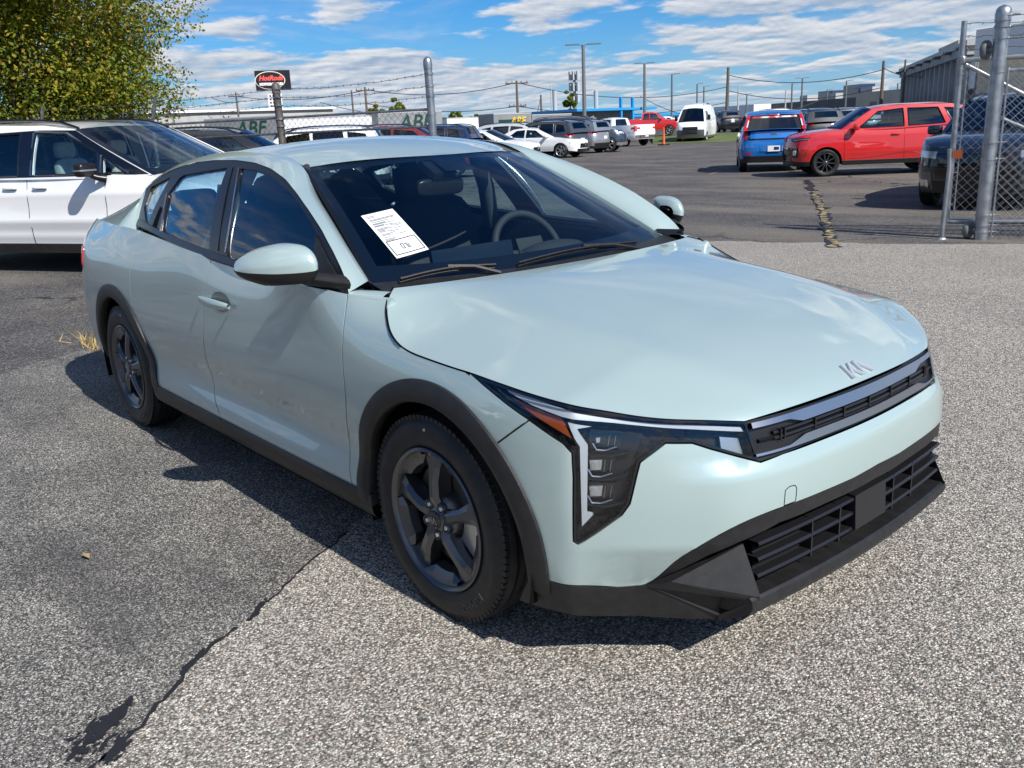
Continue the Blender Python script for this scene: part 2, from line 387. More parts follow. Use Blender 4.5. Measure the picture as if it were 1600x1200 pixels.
principled('alloy_silver', (.46, .47, .48), .32, .85); principled('brake_steel', (.22, .2, .18), .4, 1.0); principled('brake_iron', (.12, .065, .035), .7, .4)
principled('emblem_silver', (.62, .64, .68), .35, .55); principled('interior', (.022, .023, .026), .7); principled('interior_grey', (.10, .105, .11), .7); principled('dash_top', (.035, .045, .048), .6); principled('headliner', (.42, .42, .40), .8)
glass_mat('windscreen_glass', (.80, .93, .94), 1.15, 1.5); glass_mat('side_glass', (.60, .78, .84), 1.5, 1.52); glass_mat('privacy_glass', (.05, .06, .075), 1.4, 1.55)
glass_mat('lamp_lens', (.93, .95, .96), .9, 1.45); glass_mat('car_glass', (.20, .27, .30), 1.5, 1.55)
principled('amber', (.26, .05, .008), .35, coat=.6); principled('lamp_red', (.50, .012, .012), .16, coat=.8); principled('lamp_white', (.80, .82, .84), .2, .3, coat=.5)
principled('lamp_silver', (.55, .56, .58), .25, .8); principled('paper', (.74, .75, .74), .6); principled('ink', (.03, .03, .035), .6); principled('ink_grey', (.24, .25, .27), .6)
principled('plate_white', (.72, .73, .74), .4); principled('orange_dot', (.75, .13, .04), .5); principled('yellow_dot', (.7, .55, .3), .5)
# ================================================================== ground
def asphalt(name, stones, base, dark, light, patch, scale, patchscale, streak=None, rough=.82, bump=.55, dirt=None, crack=None, gapw=(.02, .30), gapd=.40, tarst=None):
    """aggregate pavement: stones of two sizes in a dark binder, broad stains on top"""
    m = bpy.data.materials.new(name); m.use_nodes = True; nt = m.node_tree; N = nt.nodes.new; L = nt.links.new; b = nt.nodes['Principled BSDF']; b.inputs['Specular IOR Level'].default_value = .25
    tc = N('ShaderNodeTexCoord'); co = tc.outputs['Object']
    def mrange(v, a, c, d=0., e=1.):
        r = N('ShaderNodeMapRange'); r.inputs['From Min'].default_value = a; r.inputs['From Max'].default_value = c; r.inputs['To Min'].default_value = d; r.inputs['To Max'].default_value = e; L(v, r.inputs['Value']); return r.outputs[0]
    def mix(f, a, c, mode='MIX'):
        x = N('ShaderNodeMix'); x.data_type = 'RGBA'; x.blend_type = mode
        (x.inputs[0].__setattr__('default_value', f) if isinstance(f, (int, float)) else L(f, x.inputs[0]))
        for i, v in ((6, a), (7, c)):
            if isinstance(v, tuple): x.inputs[i].default_value = (*v, 1)
            else: L(v, x.inputs[i])
        return x.outputs[2]
    def noise(sc, det, ro=.55, vec=None, dist=0.):
        n = N('ShaderNodeTexNoise'); n.inputs['Scale'].default_value = sc; n.inputs['Detail'].default_value = det; n.inputs['Roughness'].default_value = ro; n.inputs['Distortion'].default_value = dist; L(vec or co, n.inputs['Vector']); return n.outputs['Fac']
    v1 = N('ShaderNodeTexVoronoi'); v1.inputs['Scale'].default_value = scale; L(co, v1.inputs['Vector'])
    v2 = N('ShaderNodeTexVoronoi'); v2.inputs['Scale'].default_value = scale*2.1; L(co, v2.inputs['Vector'])
    sp = N('ShaderNodeSeparateColor'); L(v1.outputs['Color'], sp.inputs[0]); sp2 = N('ShaderNodeSeparateColor'); L(v2.outputs['Color'], sp2.inputs[0])
    cr = N('ShaderNodeValToRGB'); e = cr.color_ramp.elements; cr.color_ramp.interpolation = 'LINEAR'
    for i, (p, c) in enumerate(stones):
        if i < 2: e[i].position = p; e[i].color = (*c, 1)
        else: q = e.new(p); q.color = (*c, 1)
    L(sp.outputs[0], cr.inputs[0])
    cr2 = N('ShaderNodeValToRGB'); e = cr2.color_ramp.elements
    for i, (p, c) in enumerate(stones):
        if i < 2: e[i].position = p; e[i].color = (*c, 1)
        else: q = e.new(p); q.color = (*c, 1)
    L(sp2.outputs[1], cr2.inputs[0])
    col = mix(mrange(sp2.outputs[0], .45, .60), cr.outputs[0], cr2.outputs[0])
    gap = mrange(v1.outputs['Distance'], gapw[0], gapw[1]); edge = mrange(v1.outputs['Distance'], .45/1, .75, 0., 1.)
    col = mix(mrange(v1.outputs['Distance'], .48, .72, 0., gapd), col, base)
    big = noise(patchscale, 5, .6); col = mix(mrange(big, .38, .64, 0., .75), col, mix(1., col, dark, 'MULTIPLY'))
    big2 = noise(patchscale*.31, 4, .6); col = mix(mrange(big2, .46, .66, 0., .7), col, mix(1., col, light, 'MULTIPLY'))
    fine = noise(scale*.35, 4, .6); col = mix(mrange(fine, .40, .62, 0., .5), col, mix(1., col, patch, 'MULTIPLY'))
    if streak:
        mp = N('ShaderNodeMapping'); mp.inputs['Rotation'].default_value = (0, 0, streak[1]); mp.inputs['Scale'].default_value = (streak[2], streak[3], 1); L(co, mp.inputs[0])
        s_ = noise(1., 6, .62, mp.outputs[0], .4); col = mix(mrange(s_, streak[4], streak[5], 0., streak[6]), col, streak[0])
    if tarst:
        mp2 = N('ShaderNodeMapping'); mp2.inputs['Rotation'].default_value = (0, 0, tarst[0]); mp2.inputs['Scale'].default_value = (tarst[1], tarst[2], 1); L(co, mp2.inputs[0]); s2 = noise(1., 8, .66, mp2.outputs[0], .3); col = mix(mrange(s2, tarst[3], tarst[4], 0., .92), col, (.017, .017, .020))
    if crack:
        vc = N('ShaderNodeTexVoronoi'); vc.feature = 'DISTANCE_TO_EDGE'; vc.inputs['Scale'].default_value = crack[0]
        wv = N('ShaderNodeTexNoise'); wv.inputs['Scale'].default_value = crack[0]*2.5; wv.inputs['Detail'].default_value = 6; L(co, wv.inputs['Vector'])
        va = N('ShaderNodeVectorMath'); va.operation = 'MULTIPLY_ADD'; va.inputs[1].default_value = (1.1/crack[0]*.5,)*3; L(wv.outputs['Color'], va.inputs[0]); L(co, va.inputs[2]); L(va.outputs[0], vc.inputs['Vector'])
        ck = mrange(vc.outputs['Distance'], crack[1]*.25, crack[1], 1., 0.); gate = mrange(noise(crack[0]*.5, 2), crack[2], crack[2]+.08)
        mm = N('ShaderNodeMath'); mm.operation = 'MULTIPLY'; L(ck, mm.inputs[0]); L(gate, mm.inputs[1]); col = mix(mm.outputs[0], col, (.012, .012, .013))
    L(col, b.inputs['Base Color']); b.inputs['Roughness'].default_value = rough
    hm = N('ShaderNodeMath'); hm.operation = 'MULTIPLY_ADD'; hm.inputs[1].default_value = -1.; L(v1.outputs['Distance'], hm.inputs[0]); L(mrange(v2.outputs['Distance'], 0, 1, .4, 0.), hm.inputs[2])
    bp = N('ShaderNodeBump'); bp.inputs['Strength'].default_value = bump; bp.inputs['Distance'].default_value = .6/scale; L(hm.outputs[0], bp.inputs['Height']); L(bp.outputs[0], b.inputs['Normal'])
    MAT[name] = m; return m
fence_dir = np.array([.9085, .4180])
fd_rot = math.atan2(fence_dir[1], fence_dir[0])
asphalt('lot_asphalt', [(.0, (.042, .042, .044)), (.45, (.092, .090, .088)), (.75, (.155, .147, .135)), (.95, (.28, .26, .235))], (.020, .020, .022), (.50, .50, .54), (1.65, 1.48, 1.28), (.75, .75, .78), 62, .55,
        streak=((.20, .172, .138), R(48), .22, 1.0, .47, .66, .55), crack=(.30, .010, .48), bump=.5)
asphalt('old_pavement', [(.0, (.033, .032, .031)), (.30, (.110, .106, .099)), (.68, (.295, .282, .256)), (.93, (.66, .63, .565))], (.022, .022, .024), (.42, .43, .46), (1.25, 1.22, 1.16), (.72, .72, .74), 140, .95,
        streak=((.050, .050, .053), R(-46), .5, 2.6, .52, .72, .6), tarst=(R(-46), .9, 5.2, .685, .715), bump=1., gapd=.65)
asphalt('apron_aggregate', [(.0, (.055, .051, .046)), (.22, (.182, .170, .150)), (.60, (.430, .403, .355)), (.90, (.84, .80, .72)), (.985, (.42, .29, .21))], (.06, .058, .054), (.80, .80, .80), (1.10, 1.09, 1.06), (.86, .86, .85), 128, .8,
        streak=((.22, .21, .195), R(60), .5, 1.5, .60, .76, .35), bump=1., gapd=.7)
principled('tar', (.016, .016, .019), .55); add_noise_col(principled('yellow_paint', (.36, .27, .11), .8), (.060, .058, .056), 9, .40, .53, 8)
def flat(name, pts, z, mat, kind='structure', parent=None):
    g = Geo(); P = [Vector((p[0], p[1])) for p in pts]
    ov, oe, of, _, _, _ = delaunay_2d_cdt(P, [(i, (i+1) % len(P)) for i in range(len(P))], [], 1, 1e-6)
    g.add([(v[0], v[1], z) for v in ov], [tuple(f) for f in of]); o = g.build(name, MAT[mat], parent, fix=False)
    me = o.data
    if me.polygons and me.polygons[0].normal.z < 0: me.flip_normals()
    return tag(o, kind=kind) if kind else o
def wobble(pts, step, amp, seed):
    r = np.random.default_rng(seed); q = densify_open(pts, step); n = len(q); t = np.gradient(q, axis=0); t /= np.linalg.norm(t, axis=1)[:, None]+1e-9; nn = np.stack([-t[:, 1], t[:, 0]], 1)
    w = np.convolve(r.normal(0, 1, n+8), np.ones(5)/5, 'same')[4:-4]+.5*r.normal(0, 1, n); w[0] = w[-1] = 0; return q+nn*(w*amp)[:, None]
def densify_open(pts, step):
    out = []; P = np.array(pts, float)
    for a, b in zip(P[:-1], P[1:]):
        k = max(1, int(np.linalg.norm(b-a)/step)); out += [a+(b-a)*j/k for j in range(k)]
    return np.array(out+[P[-1]])
g = Geo(); g.poly([(-900, -900, 0), (900, -900, 0), (900, 900, 0), (-900, 900, 0)]); tag(g.build('ground', MAT['lot_asphalt']), kind='structure')
G2 = lambda px, py: at(px, py, z=0)[:2]
# joint between the old pavement and the newer apron
joint = [G2(190, 1165), G2(262, 1090), G2(330, 1012), G2(420, 945), G2(522, 852)]
jd = (joint[-1]-joint[0])/np.linalg.norm(joint[-1]-joint[0]); joint = [joint[0]-jd*9]+joint+[joint[-1]+jd*2.5]
far_a = np.array([-3.40, 7.20])                     # the gate line, where the apron meets the lot
e0, e1 = far_a-fence_dir*3.2, far_a+fence_dir*60
jw = wobble(joint, .05, .012, 3); fw = wobble([joint[-1], joint[-1]*.4+e0*.6, e0, e1], .12, .05, 4)
flat('old_pavement', [(-30, -30)]+[tuple(p) for p in wobble([(8, -30), joint[0]], .5, 0, 1)]+[tuple(p) for p in jw[1:]]+[tuple(p) for p in wobble([joint[-1], (-3.2, 2.6), G2(150, 541), G2(0, 588), (-30, -14.)], .15, .05, 9)[1:]], .004, 'old_pavement')
flat('apron', [(60, -40), tuple(e1)]+[tuple(p) for p in fw[::-1][1:]]+[tuple(p) for p in jw[::-1][1:]]+[(joint[0][0]+6, -40)], .008, 'apron_aggregate')
# tar along the joint: a thin uneven seam and a few broader spills
def ribbon(pts, w, step, seed, amp=.6):
    r = np.random.default_rng(seed); q = densify_open(pts, step); t = np.gradient(q, axis=0); t /= np.linalg.norm(t, axis=1)[:, None]+1e-9; nn = np.stack([-t[:, 1], t[:, 0]], 1)
    a = w*(1+amp*r.normal(0, 1, len(q))).clip(.08, 3); b = w*(1+amp*r.normal(0, 1, len(q))).clip(.08, 3); return [tuple(p) for p in q+nn*a[:, None]]+[tuple(p) for p in (q-nn*b[:, None])[::-1]]
for k_ in range(150, len(jw)-12, 14):
    if (k_*7) % 5: flat('tar_seam', ribbon(jw[k_:k_+11+(k_ % 3)], .0045+.004*((k_*3) % 4)/4, .02, k_), .0105, 'tar', 'stuff')
def blot(c, ax, ln, w, seed, n=60):
    r = np.random.default_rng(seed); ax = np.array(ax)/np.linalg.norm(ax); pr = np.array([-ax[1], ax[0]]); th = np.linspace(0, 2*np.pi, n, endpoint=False); k = 1+.33*np.convolve(r.normal(0, 1, n+4), [.25, .5, .25], 'same')[2:-2]
    return [tuple(np.array(c)+ax*ln*math.cos(t)*q+pr*w*math.sin(t)*q) for t, q in zip(th, k)]
ax_ = G2(180, 1130)-G2(140, 1175); ax_ /= np.linalg.norm(ax_)
def spill(c, ln, w, n, seed):
    r = np.random.default_rng(seed); g = Geo(); pr = np.array([-ax_[1], ax_[0]])
    for i in range(n):
        u, v = r.normal(0, .42), r.normal(0, .42); q = np.array(c)+ax_*u*ln+pr*v*w; a, b = (.006+.030*r.random()**2)*(1.2-min(1, abs(u))), (.003+.009*r.random()**2); th = np.linspace(0, 2*np.pi, 9, endpoint=False); d = r.normal(0, .25)
        ex = ax_*math.cos(d)+pr*math.sin(d); ey = -ax_*math.sin(d)+pr*math.cos(d); g.poly([(*(q+ex*a*math.cos(t)*(1+.3*r.normal())+ey*b*math.sin(t)), .0100+i*.00002) for t in th])
    tag(g.build('tar_spots', MAT['tar'], None, fix=False), kind='stuff')
for i, (px, py, ln, w, n) in enumerate([(152, 1152, .13, .05, 90), (180, 1125, .10, .03, 40), (186, 1176, .07, .03, 30), (405, 956, .09, .010, 24), (300, 1040, .08, .010, 20)]): spill(G2(px, py), ln, w, n, 60+i)
# dark seam and worn yellow line on the lot
yl = [G2(1303, 388), G2(1296, 365), G2(1285, 330), G2(1272, 300), G2(1260, 282)]
flat('lot_seam', ribbon(wobble(yl, .15, .05, 6), .06, .10, 7, .5), .0125, 'tar', 'stuff')
r_ = np.random.default_rng(11); yd = densify_open(yl, .18)
flat('yellow_line', ribbon(wobble(yl[:4], .08, .03, 16), .045, .05, 17, .30), .0160, 'yellow_paint', 'structure')
for (a, b) in (((1107, 274), (1124, 268)), ((1131, 259), (1141, 256.5)), ((1262, 268), (1268, 266))):
    p, q = G2(*a), G2(*b); d = (q-p)/np.linalg.norm(q-p); n_ = np.array([-d[1], d[0]])*.06; flat('yellow_line', [p-n_, q-n_, q+n_, p+n_], .004, 'yellow_paint', 'structure')
# grass strip on the far side
add_noise_col(principled('grass', (.055, .095, .022), .9), (.12, .13, .04), .5, .35, .65)
nz = [G2(1020, 225.5), G2(1165, 221), G2(1290, 212), G2(1420, 204), G2(1600, 195)]; fz_ = [at(px, py, z=.40)[:2] for px, py in ((1020, 211), (1165, 206.5), (1290, 202), (1420, 196), (1600, 188))]
g = Geo(); g.grid(np.array([[(*a_, .012), (*(a_*.6+b_*.4), .22), (*b_, .40)] for a_, b_ in zip(nz, fz_)])); tag(g.build('grass_strip', MAT['grass'], None), kind='structure')
asphalt('upper_asphalt', [(.0, (.05, .05, .05)), (.5, (.09, .088, .085)), (1., (.14, .135, .13))], (.04, .04, .04), (.8, .8, .8), (1.2, 1.2, 1.2), (.9, .9, .9), 30, .3)
out_ = [b_*9 for b_ in fz_]; flat('upper_lot', [tuple(p_) for p_ in fz_]+[tuple(p_) for p_ in out_[::-1]], .40, 'upper_asphalt')
# ================================================================== the pale green sedan
SED = empty('sedan', (0, 0, 0), 0, 'pale sage green four-door sedan with black wheel arch trim parked in front', 'car')
PB = [(-3.83, 0), (-3.815, .30), (-3.765, .55), (-3.66, .74), (-3.45, .855), (-3.1, .90), (-2.72, .915), (-2.2, .912), (-1.55, .912), (-.95, .912), (-.45, .912),
      (0, .915), (.25, .912), (.42, .894), (.50, .874), (.545, .856), (.572, .834), (.66, .752), (.757, .645), (.82, .56), (.858, .46), (.886, .25), (.897, 0)]
PBx = np.array([(-3.815, -.30)]+PB+[(.886, -.25)], float)
_s = np.r_[0, np.cumsum(np.linalg.norm(np.diff(PBx, axis=0), axis=1))]; _s -= _s[1]
AC = _s[-2]
def base_pt(a): return nat_basis(_s, a)@PBx
_ta = np.linspace(0, AC, 4000); _tp = base_pt(_ta)
def a_x(x):     # side: a from x
    k = slice(np.argmax(_tp[:, 0] > -3.6), np.argmax(_tp[:, 0] > .80)); return np.interp(x, _tp[k, 0], _ta[k])
def a_y(y):     # front: a from |y|
    k = np.argmax(_tp[:, 0] > .60); return np.interp(-np.abs(y), -_tp[k:, 1], _ta[k:])
ZL = [.14, .24, .32, .42, .52, .62, .72, .80, .88, .96, 1.06]
OFFS = [
 ((-3.83, 0), [-.12, -.05, -.01, .0, .0, -.005, -.02, -.03, -.03, -.05, -.14]),
 ((-3.66, .74), [-.12, -.06, -.02, .0, .0, -.003, -.012, -.02, -.03, -.06, -.15]),
 ((-3.1, .90), [-.10, -.05, -.03, -.012, -.004, .0, -.002, -.010, -.028, -.062, -.125]),
 ((-2.72, .915), [-.08, -.04, -.025, -.012, -.003, .0, .0, -.008, -.022, -.048, -.09]),
 ((-2.2, .912), [-.07, -.03, -.010, -.026, -.012, .0, -.003, -.010, -.022, -.042, -.072]),
 ((-1.55, .912), [-.07, -.03, -.008, -.036, -.018, .0, -.004, -.011, -.021, -.039, -.066]),
 ((-.95, .912), [-.07, -.03, -.008, -.038, -.018, .0, -.004, -.011, -.021, -.040, -.07]),
 ((-.45, .912), [-.07, -.03, -.010, -.026, -.012, .0, -.003, -.011, -.028, -.064, -.12]),
 ((-.28, .9135), [-.07, -.03, -.012, -.016, -.006, .0, -.003, -.017, -.060, -.15, -.25]),
 ((0, .915), [-.07, -.03, -.015, -.006, -.002, .0, -.004, -.024, -.066, -.13, -.2]),
 ((.42, .893), [-.05, -.025, -.010, -.003, .0, -.003, -.016, -.046, -.09, -.14, -.2]),
 ((.66, .752), [-.05, -.02, -.006, .0, .0, -.008, -.028, -.06, -.11, -.16, -.22]),
 ((.858, .46), [-.03, -.008, .0, .006, .006, -.008, -.040, -.085, -.13, -.18, -.24]),
 ((.897, 0), [-.03, -.008, .0, .003, .004, -.008, -.040, -.085, -.13, -.18, -.24])]
_oa = np.array([_ta[np.argmin(((_tp-np.array(p))**2).sum(1))] for p, _ in OFFS]); _om = np.array([o for _, o in OFFS])
_oax = np.r_[_oa, 2*AC-_oa[-2]]; _omx = np.vstack([_om, _om[-2]])
_afr = float(_ta[np.argmin(((_tp-np.array((.70, .705)))**2).sum(1))])
def S1(uv):
    uv = np.atleast_2d(uv); a = uv[:, 0].copy(); z = uv[:, 1]; mir = a > AC; a = np.where(mir, 2*AC-a, a)
    b = base_pt(a); t = (base_pt(a+1e-3)-base_pt(a-1e-3)); t /= np.linalg.norm(t, axis=1)[:, None]
    n = np.stack([t[:, 1]*-1, t[:, 0]], 1)       # outward in the (x,|y|) plane
    n = np.where((n[:, :1]*0+1) > 0, n, n)
    off = np.einsum('ij,jk,ik->i', nat_basis(_oax, a), _omx, nat_basis(ZL, z))
    wf = np.clip((a-_afr)/.22, 0, 1); wf = wf*wf*(3-2*wf)            # nose only: chamfer under the grille, tuck below the lamp
    off = off-wf*.42*np.clip(z-.572, 0, .045)-np.clip((a-_afr+.25)/.2, 0, 1)*.30*np.clip(.405-z, 0, .12)
    x = b[:, 0]+n[:, 0]*off; y = b[:, 1]+n[:, 1]*off
    return np.stack([x, np.where(mir, y, -y), z], 1)
def on1(px, dom=None): return px_to_uv(S1, px, dom or (_oa[2], AC, .15, 1.0))
def mir1(uv): return [(2*AC-a, z) for a, z in uv]

# --- outlines read from the photograph, put on the body surface
fd_seam = on1([(543, 458), (538, 500), (535, 560), (540, 620), (547, 700), (553, 762)])
dd_seam = on1([(331, 402), (322, 440), (318, 480), (318, 520), (325, 570), (335, 610), (345, 648)])
hood_seam = on1([(604, 482), (607, 510), (625, 540), (660, 558), (700, 572), (735, 583)])
hl_low = on1([(735, 583), (760, 605), (827, 656), (880, 693), (894, 708), (896, 747), (896, 846), (904, 851), (933, 832), (971, 805), (984, 787), (995, 741), (1000, 722), (1040, 692), (1082, 692), (1110, 701), (1188, 721.5)])
hl_top = on1([(735, 583), (800, 606), (850, 622), (900, 635), (1000, 651), (1100, 656.5), (1164, 658)])
low_edge = on1([(831, 897), (862, 909), (890, 915), (950, 917), (1008, 914), (1054, 879), (1104, 848), (1154, 821), (1188, 806), (1250, 783), (1333, 748)])
ARF, ARR = (.030, .315), (-2.715, .315)
def arch(c, r, t0, t1, n=30):
    th = np.radians(np.linspace(t0, t1, n)); return [(float(a_x(c[0]+r*math.cos(t))), c[1]+r*math.sin(t)) for t in th]
SILL = .292
belt_z = spl([-2.6, -2.42, -1.88, -1.4, -.9, -.38], [1.062, 1.05, 1.012, .984, .967, .957])
def beltline(x0, x1, n=16, dz=0.): return [(float(a_x(x)), float(belt_z(x)[0])+dz) for x in np.linspace(x0, x1, n)]
def sm(uv, n=26): return [tuple(p) for p in curve3(uv, n)]
def x_of(p): return S1(np.array([p]))[0][0]

RB = .415                       # body edge inside the arch trim
seamF = [(p[0], p[1]) for p in sm(fd_seam, 30)]
seamD = [(p[0], p[1]) for p in sm(dd_seam, 30)]
zf = float(belt_z(x_of(seamF[0]))[0])
fender_poly = [(seamF[-1][0], SILL)]+arch(ARF, RB, 187, 66, 30)
fs = on1([(767, 700), (827, 656)])
# arch continues to the bumper seam, then seam to lamp, lamp edge back to the hood seam
th_s = math.degrees(math.atan2(fs[0][1]-ARF[1], x_of(fs[0])-ARF[0]))
fender_poly = [(seamF[-1][0], SILL)]+arch(ARF, RB, 184, th_s, 34)+[fs[1]]+[hl_low[1], hl_low[0]]+sm(hood_seam, 22)[::-1]+[(hood_seam[0][0], .945), (seamF[0][0], .951)]+seamF[:-1]
front_door_poly = [(seamD[-1][0], SILL)]+[(seamF[-1][0], SILL)]+seamF[::-1][1:]+beltline(x_of(seamF[0]), x_of(seamD[0]), 14)[1:-1]+seamD[:-1]
# rear door: rear edge follows the arch and then the C pillar
rr = on1([(212, 362), (210, 372), (216, 392)])
rd_rear = [(float(a_x(-2.36)), float(belt_z(-2.36)[0])), (float(a_x(-2.405)), .93), (float(a_x(-2.425)), .80), (float(a_x(-2.415)), .69), arch(ARR, RB, 42, 41, 2)[0]]
rd_arch = arch(ARR, RB, 42, -3, 12)
rear_door_poly = [(rd_arch[-1][0], SILL), (seamD[-1][0], SILL)]+seamD[::-1][1:]+beltline(x_of(seamD[0]), -2.36, 14)[1:]+sm(rd_rear, 12)[1:]+rd_arch[1:]
a_tail = float(_oa[0])
quarter_poly = [(float(a_x(-3.48)), .33)]+[(float(a_x(-3.10)), .33)]+arch(ARR, RB, 176, 42, 34)+sm(rd_rear, 12)[::-1][1:]+[(float(a_x(x)), 1.052) for x in (-2.5, -2.8, -3.1, -3.4)]+[(1.05, 1.02)]+[(.80, .93), (.80, .70), (float(a_x(-3.48)), .62)]
rbump_poly = [(float(a_x(-3.10)), .33), (float(a_x(-3.48)), .33), (float(a_x(-3.48)), .62), (.80, .70), (0, .70), (0, .22), (.9, .20), (float(a_x(-3.06)), .20)]
R_path = [(AC, .612)]+[(float(a_y(y)), .612) for y in (.1, .2, .3, .4)]+hl_low[::-1][:-2]
R_path = [p for p in R_path]
R_path += [fs[0]]+arch(ARF, RB, th_s-4, 3, 22)+sm(low_edge, 40)
R_path = R_path+[(AC, float(low_edge[-1][1])+.004)]
bumper_poly = R_path+mir1(R_path[1:-1])[::-1]

for side in (-1, 1):
    fen = panel('fender', S1, fender_poly, MAT['sage_paint'], SED, side)
    fd = panel('front_door', S1, front_door_poly, MAT['sage_paint'], SED, side)
    rd = panel('rear_door', S1, rear_door_poly, MAT['sage_paint'], SED, side)
    qp = panel('quarter_panel', S1, quarter_poly, MAT['sage_paint'], SED, side, step=.035)
    panel('rear_bumper', S1, rbump_poly, MAT['sage_paint'], SED, side, step=.05)
    # black wheel arch trim: a band on the body surface with a rolled lip
    for c, host in ((ARF, fen), (ARR, qp)):
        rows = []
        for t in np.radians(np.linspace(-9 if c is ARF else -12, 188 if c is ARF else 180, 72)):
            rows.append([(float(a_x(c[0]+r*math.cos(t))), max(c[1]+r*math.sin(t), .20), o) for r, o in ((.447, -.003), (.445, .009), (.436, .0125), (.40, .0145), (.383, .011), (.378, .002), (.380, -.03))])
        rows = offset_pts(S1, rows, side)
        g = Geo().grid(np.array(rows)); o = g.build('arch_trim', MAT['black_plastic'], host, smooth=50)
        # wheel well liner
        g = Geo(); yy = [.895, .80, .60, .58]
        rows = [[(c[0]+.40*math.cos(t), side*y, max(.20, c[1]+.40*math.sin(t))) for y in yy] for t in np.radians(np.linspace(-16, 196, 40))]
        g.grid(np.array(rows)); g.poly([(c[0]+.40*math.cos(t), side*.585, max(.20, c[1]+.40*math.sin(t))) for t in np.radians(np.linspace(-16, 196, 40))])
        g.build('wheel_liner', MAT['deep_black'], host, smooth=40)
    # sill trim
    xs = np.linspace(-2.33, -.335, 40); rows = []
    for x in xs:
        a = float(a_x(x)); k = 1-.0*x; row = []
        for z, o in ((.305, -.006), (.306, .006), (.298, .010), (.245, .020), (.222, .016), (.205, -.02), (.20, -.10)):
            p = S1(np.array([[a, z]]))[0]; row.append((p[0], side*(-p[1]+o), z))
        rows.append(row)
    sl = Geo().grid(np.array(rows)).build('sill_trim', MAT['black_plastic'], SED, smooth=40)

panel('bumper', S1, bumper_poly, MAT['sage_paint'], SED, -1)
BUMP = [o for o in SED.children if o.name.startswith('bumper')][0]

# ------------------------------------------------------------------ hood
Epx = sm(hood_seam, 12)+sm(hl_top, 16)[1:]
_e0 = S1(np.array(Epx[:1]))[0]; E3 = np.vstack([[(-.360, -.739, .961), np.array((-.360, -.739, .961))*.45+_e0*.55+[0, -.004, .006]], S1(np.array(Epx))])
C3 = np.array([(-.285, 0, .957), (-.15, 0, .950), (.05, 0, .930), (.25, 0, .901), (.45, 0, .864), (.62, 0, .824), (.76, 0, .776), (.828, 0, .742), (.857, 0, .722)])
def chord(P): s = np.r_[0, np.cumsum(np.linalg.norm(np.diff(P, axis=0), axis=1))]; return s/s[-1]
_es, _cs = chord(E3), chord(C3)
hood_p = spl([0, .1, .3, .6, .85, 1], [3.0, 3.3, 3.0, 2.6, 2.3, 2.0])
def hoodS(uv):
    uv = np.atleast_2d(uv); u = np.clip(uv[:, 0], 0, 1); v = uv[:, 1]; s = np.sign(v); w = np.abs(v)
    E = nat_basis(_es, u)@E3; C = nat_basis(_cs, u)@C3; p = hood_p(u)
    x = C[:, 0]+(E[:, 0]-C[:, 0])*w**2.2; y = np.abs(E[:, 1])*w; z = E[:, 2]+(C[:, 2]-E[:, 2])*(1-w**p)
    z += .012*np.exp(-((w-.62)/.13)**2)*np.sin(np.pi*np.clip(u, 0, 1))   # soft power crease
    return np.stack([x, y*s, z], 1)
us = np.r_[np.linspace(0.003, .12, 10)[:-1], np.linspace(.12, .998, 58)]; vs = np.sign(np.linspace(-1, 1, 81))*np.abs(np.linspace(-1, 1, 81))**.8*.9965
U, V = np.meshgrid(us, vs, indexing='ij'); P = hoodS(np.stack([U.ravel(), V.ravel()], 1)).reshape(len(us), len(vs), 3)
Vv = list(P.reshape(-1, 3)); F = []; nu, nv = len(us), len(vs)
for i in range(nu-1):
    for j in range(nv-1): F.append((i*nv+j, (i+1)*nv+j, (i+1)*nv+j+1, i*nv+j+1))
NNh = normals_of(hoodS, np.stack([np.clip(U.ravel(), .002, .998), np.clip(V.ravel(), -.999, .999)], 1), 2e-3); NNh[NNh[:, 2] < 0] *= -1
rim = [i*nv for i in range(nu)]+[(nu-1)*nv+j for j in range(1, nv)]+[i*nv+nv-1 for i in range(nu-2, -1, -1)]+[j for j in range(nv-2, 0, -1)]
b0 = len(Vv); ctr = np.array([.2, 0, .85]); NNh = list(NNh)
for i in rim:
    p = np.array(Vv[i]); n = NNh[i]; Vv += [p, p-n*.018]; o = (p-ctr)*[1, 1, 0]; o /= np.linalg.norm(o); NNh += [o, o]
k = len(rim)
for q in range(k):
    r_ = (q+1) % k; F.append((b0+2*q, b0+2*r_, b0+2*r_+1, b0+2*q+1))
HOOD = mesh('hood', Vv, F, MAT['sage_paint'], SED, smooth=True, normals=NNh)
for sg in (1, -1): Geo().tube(curve3(E3[:7]+[0, -.002, .0012], 30)*[1, sg, 1], .0026, 5).build('hood_gap', MAT['deep_black'], HOOD)

# ------------------------------------------------------------------ greenhouse
yb = spl([-3.2, -2.9, -2.5, -2.0, -1.4, -.9, -.5, -.2], [.70, .745, .805, .848, .866, .862, .84, .81])
def GS(uv):
    uv = np.atleast_2d(uv); x, z = uv[:, 0], uv[:, 1]; d = z-.97
    return np.stack([x, -(yb(x)-.30*d-.70*d*np.abs(d)), z], 1)
def onG(px): return px_to_uv(GS, px, (-3.0, -.25, .9, 1.4))
dlo_top = onG([(212, 359), (217, 328), (227, 295), (235, 287), (252, 275), (270, 265), (303, 254), (337, 250), (370, 250), (399, 254), (424, 263), (447, 280), (465, 303), (484, 330), (503, 359), (522, 395), (538, 428), (546.5, 461)])
dlo = [tuple(p) for p in poly3(dlo_top, 60)]
x0, x1 = dlo[0][0], dlo[-1][0]
dlo_bot = [(x, float(belt_z(x)[0])-.012) for x in np.linspace(x1, x0, 26)][1:-1]
dlo_poly = dlo+dlo_bot
ftop = onG([(376.5, 263), (399, 265.5), (422, 274), (445, 290), (465, 315), (484, 345), (496, 368), (495, 425)])
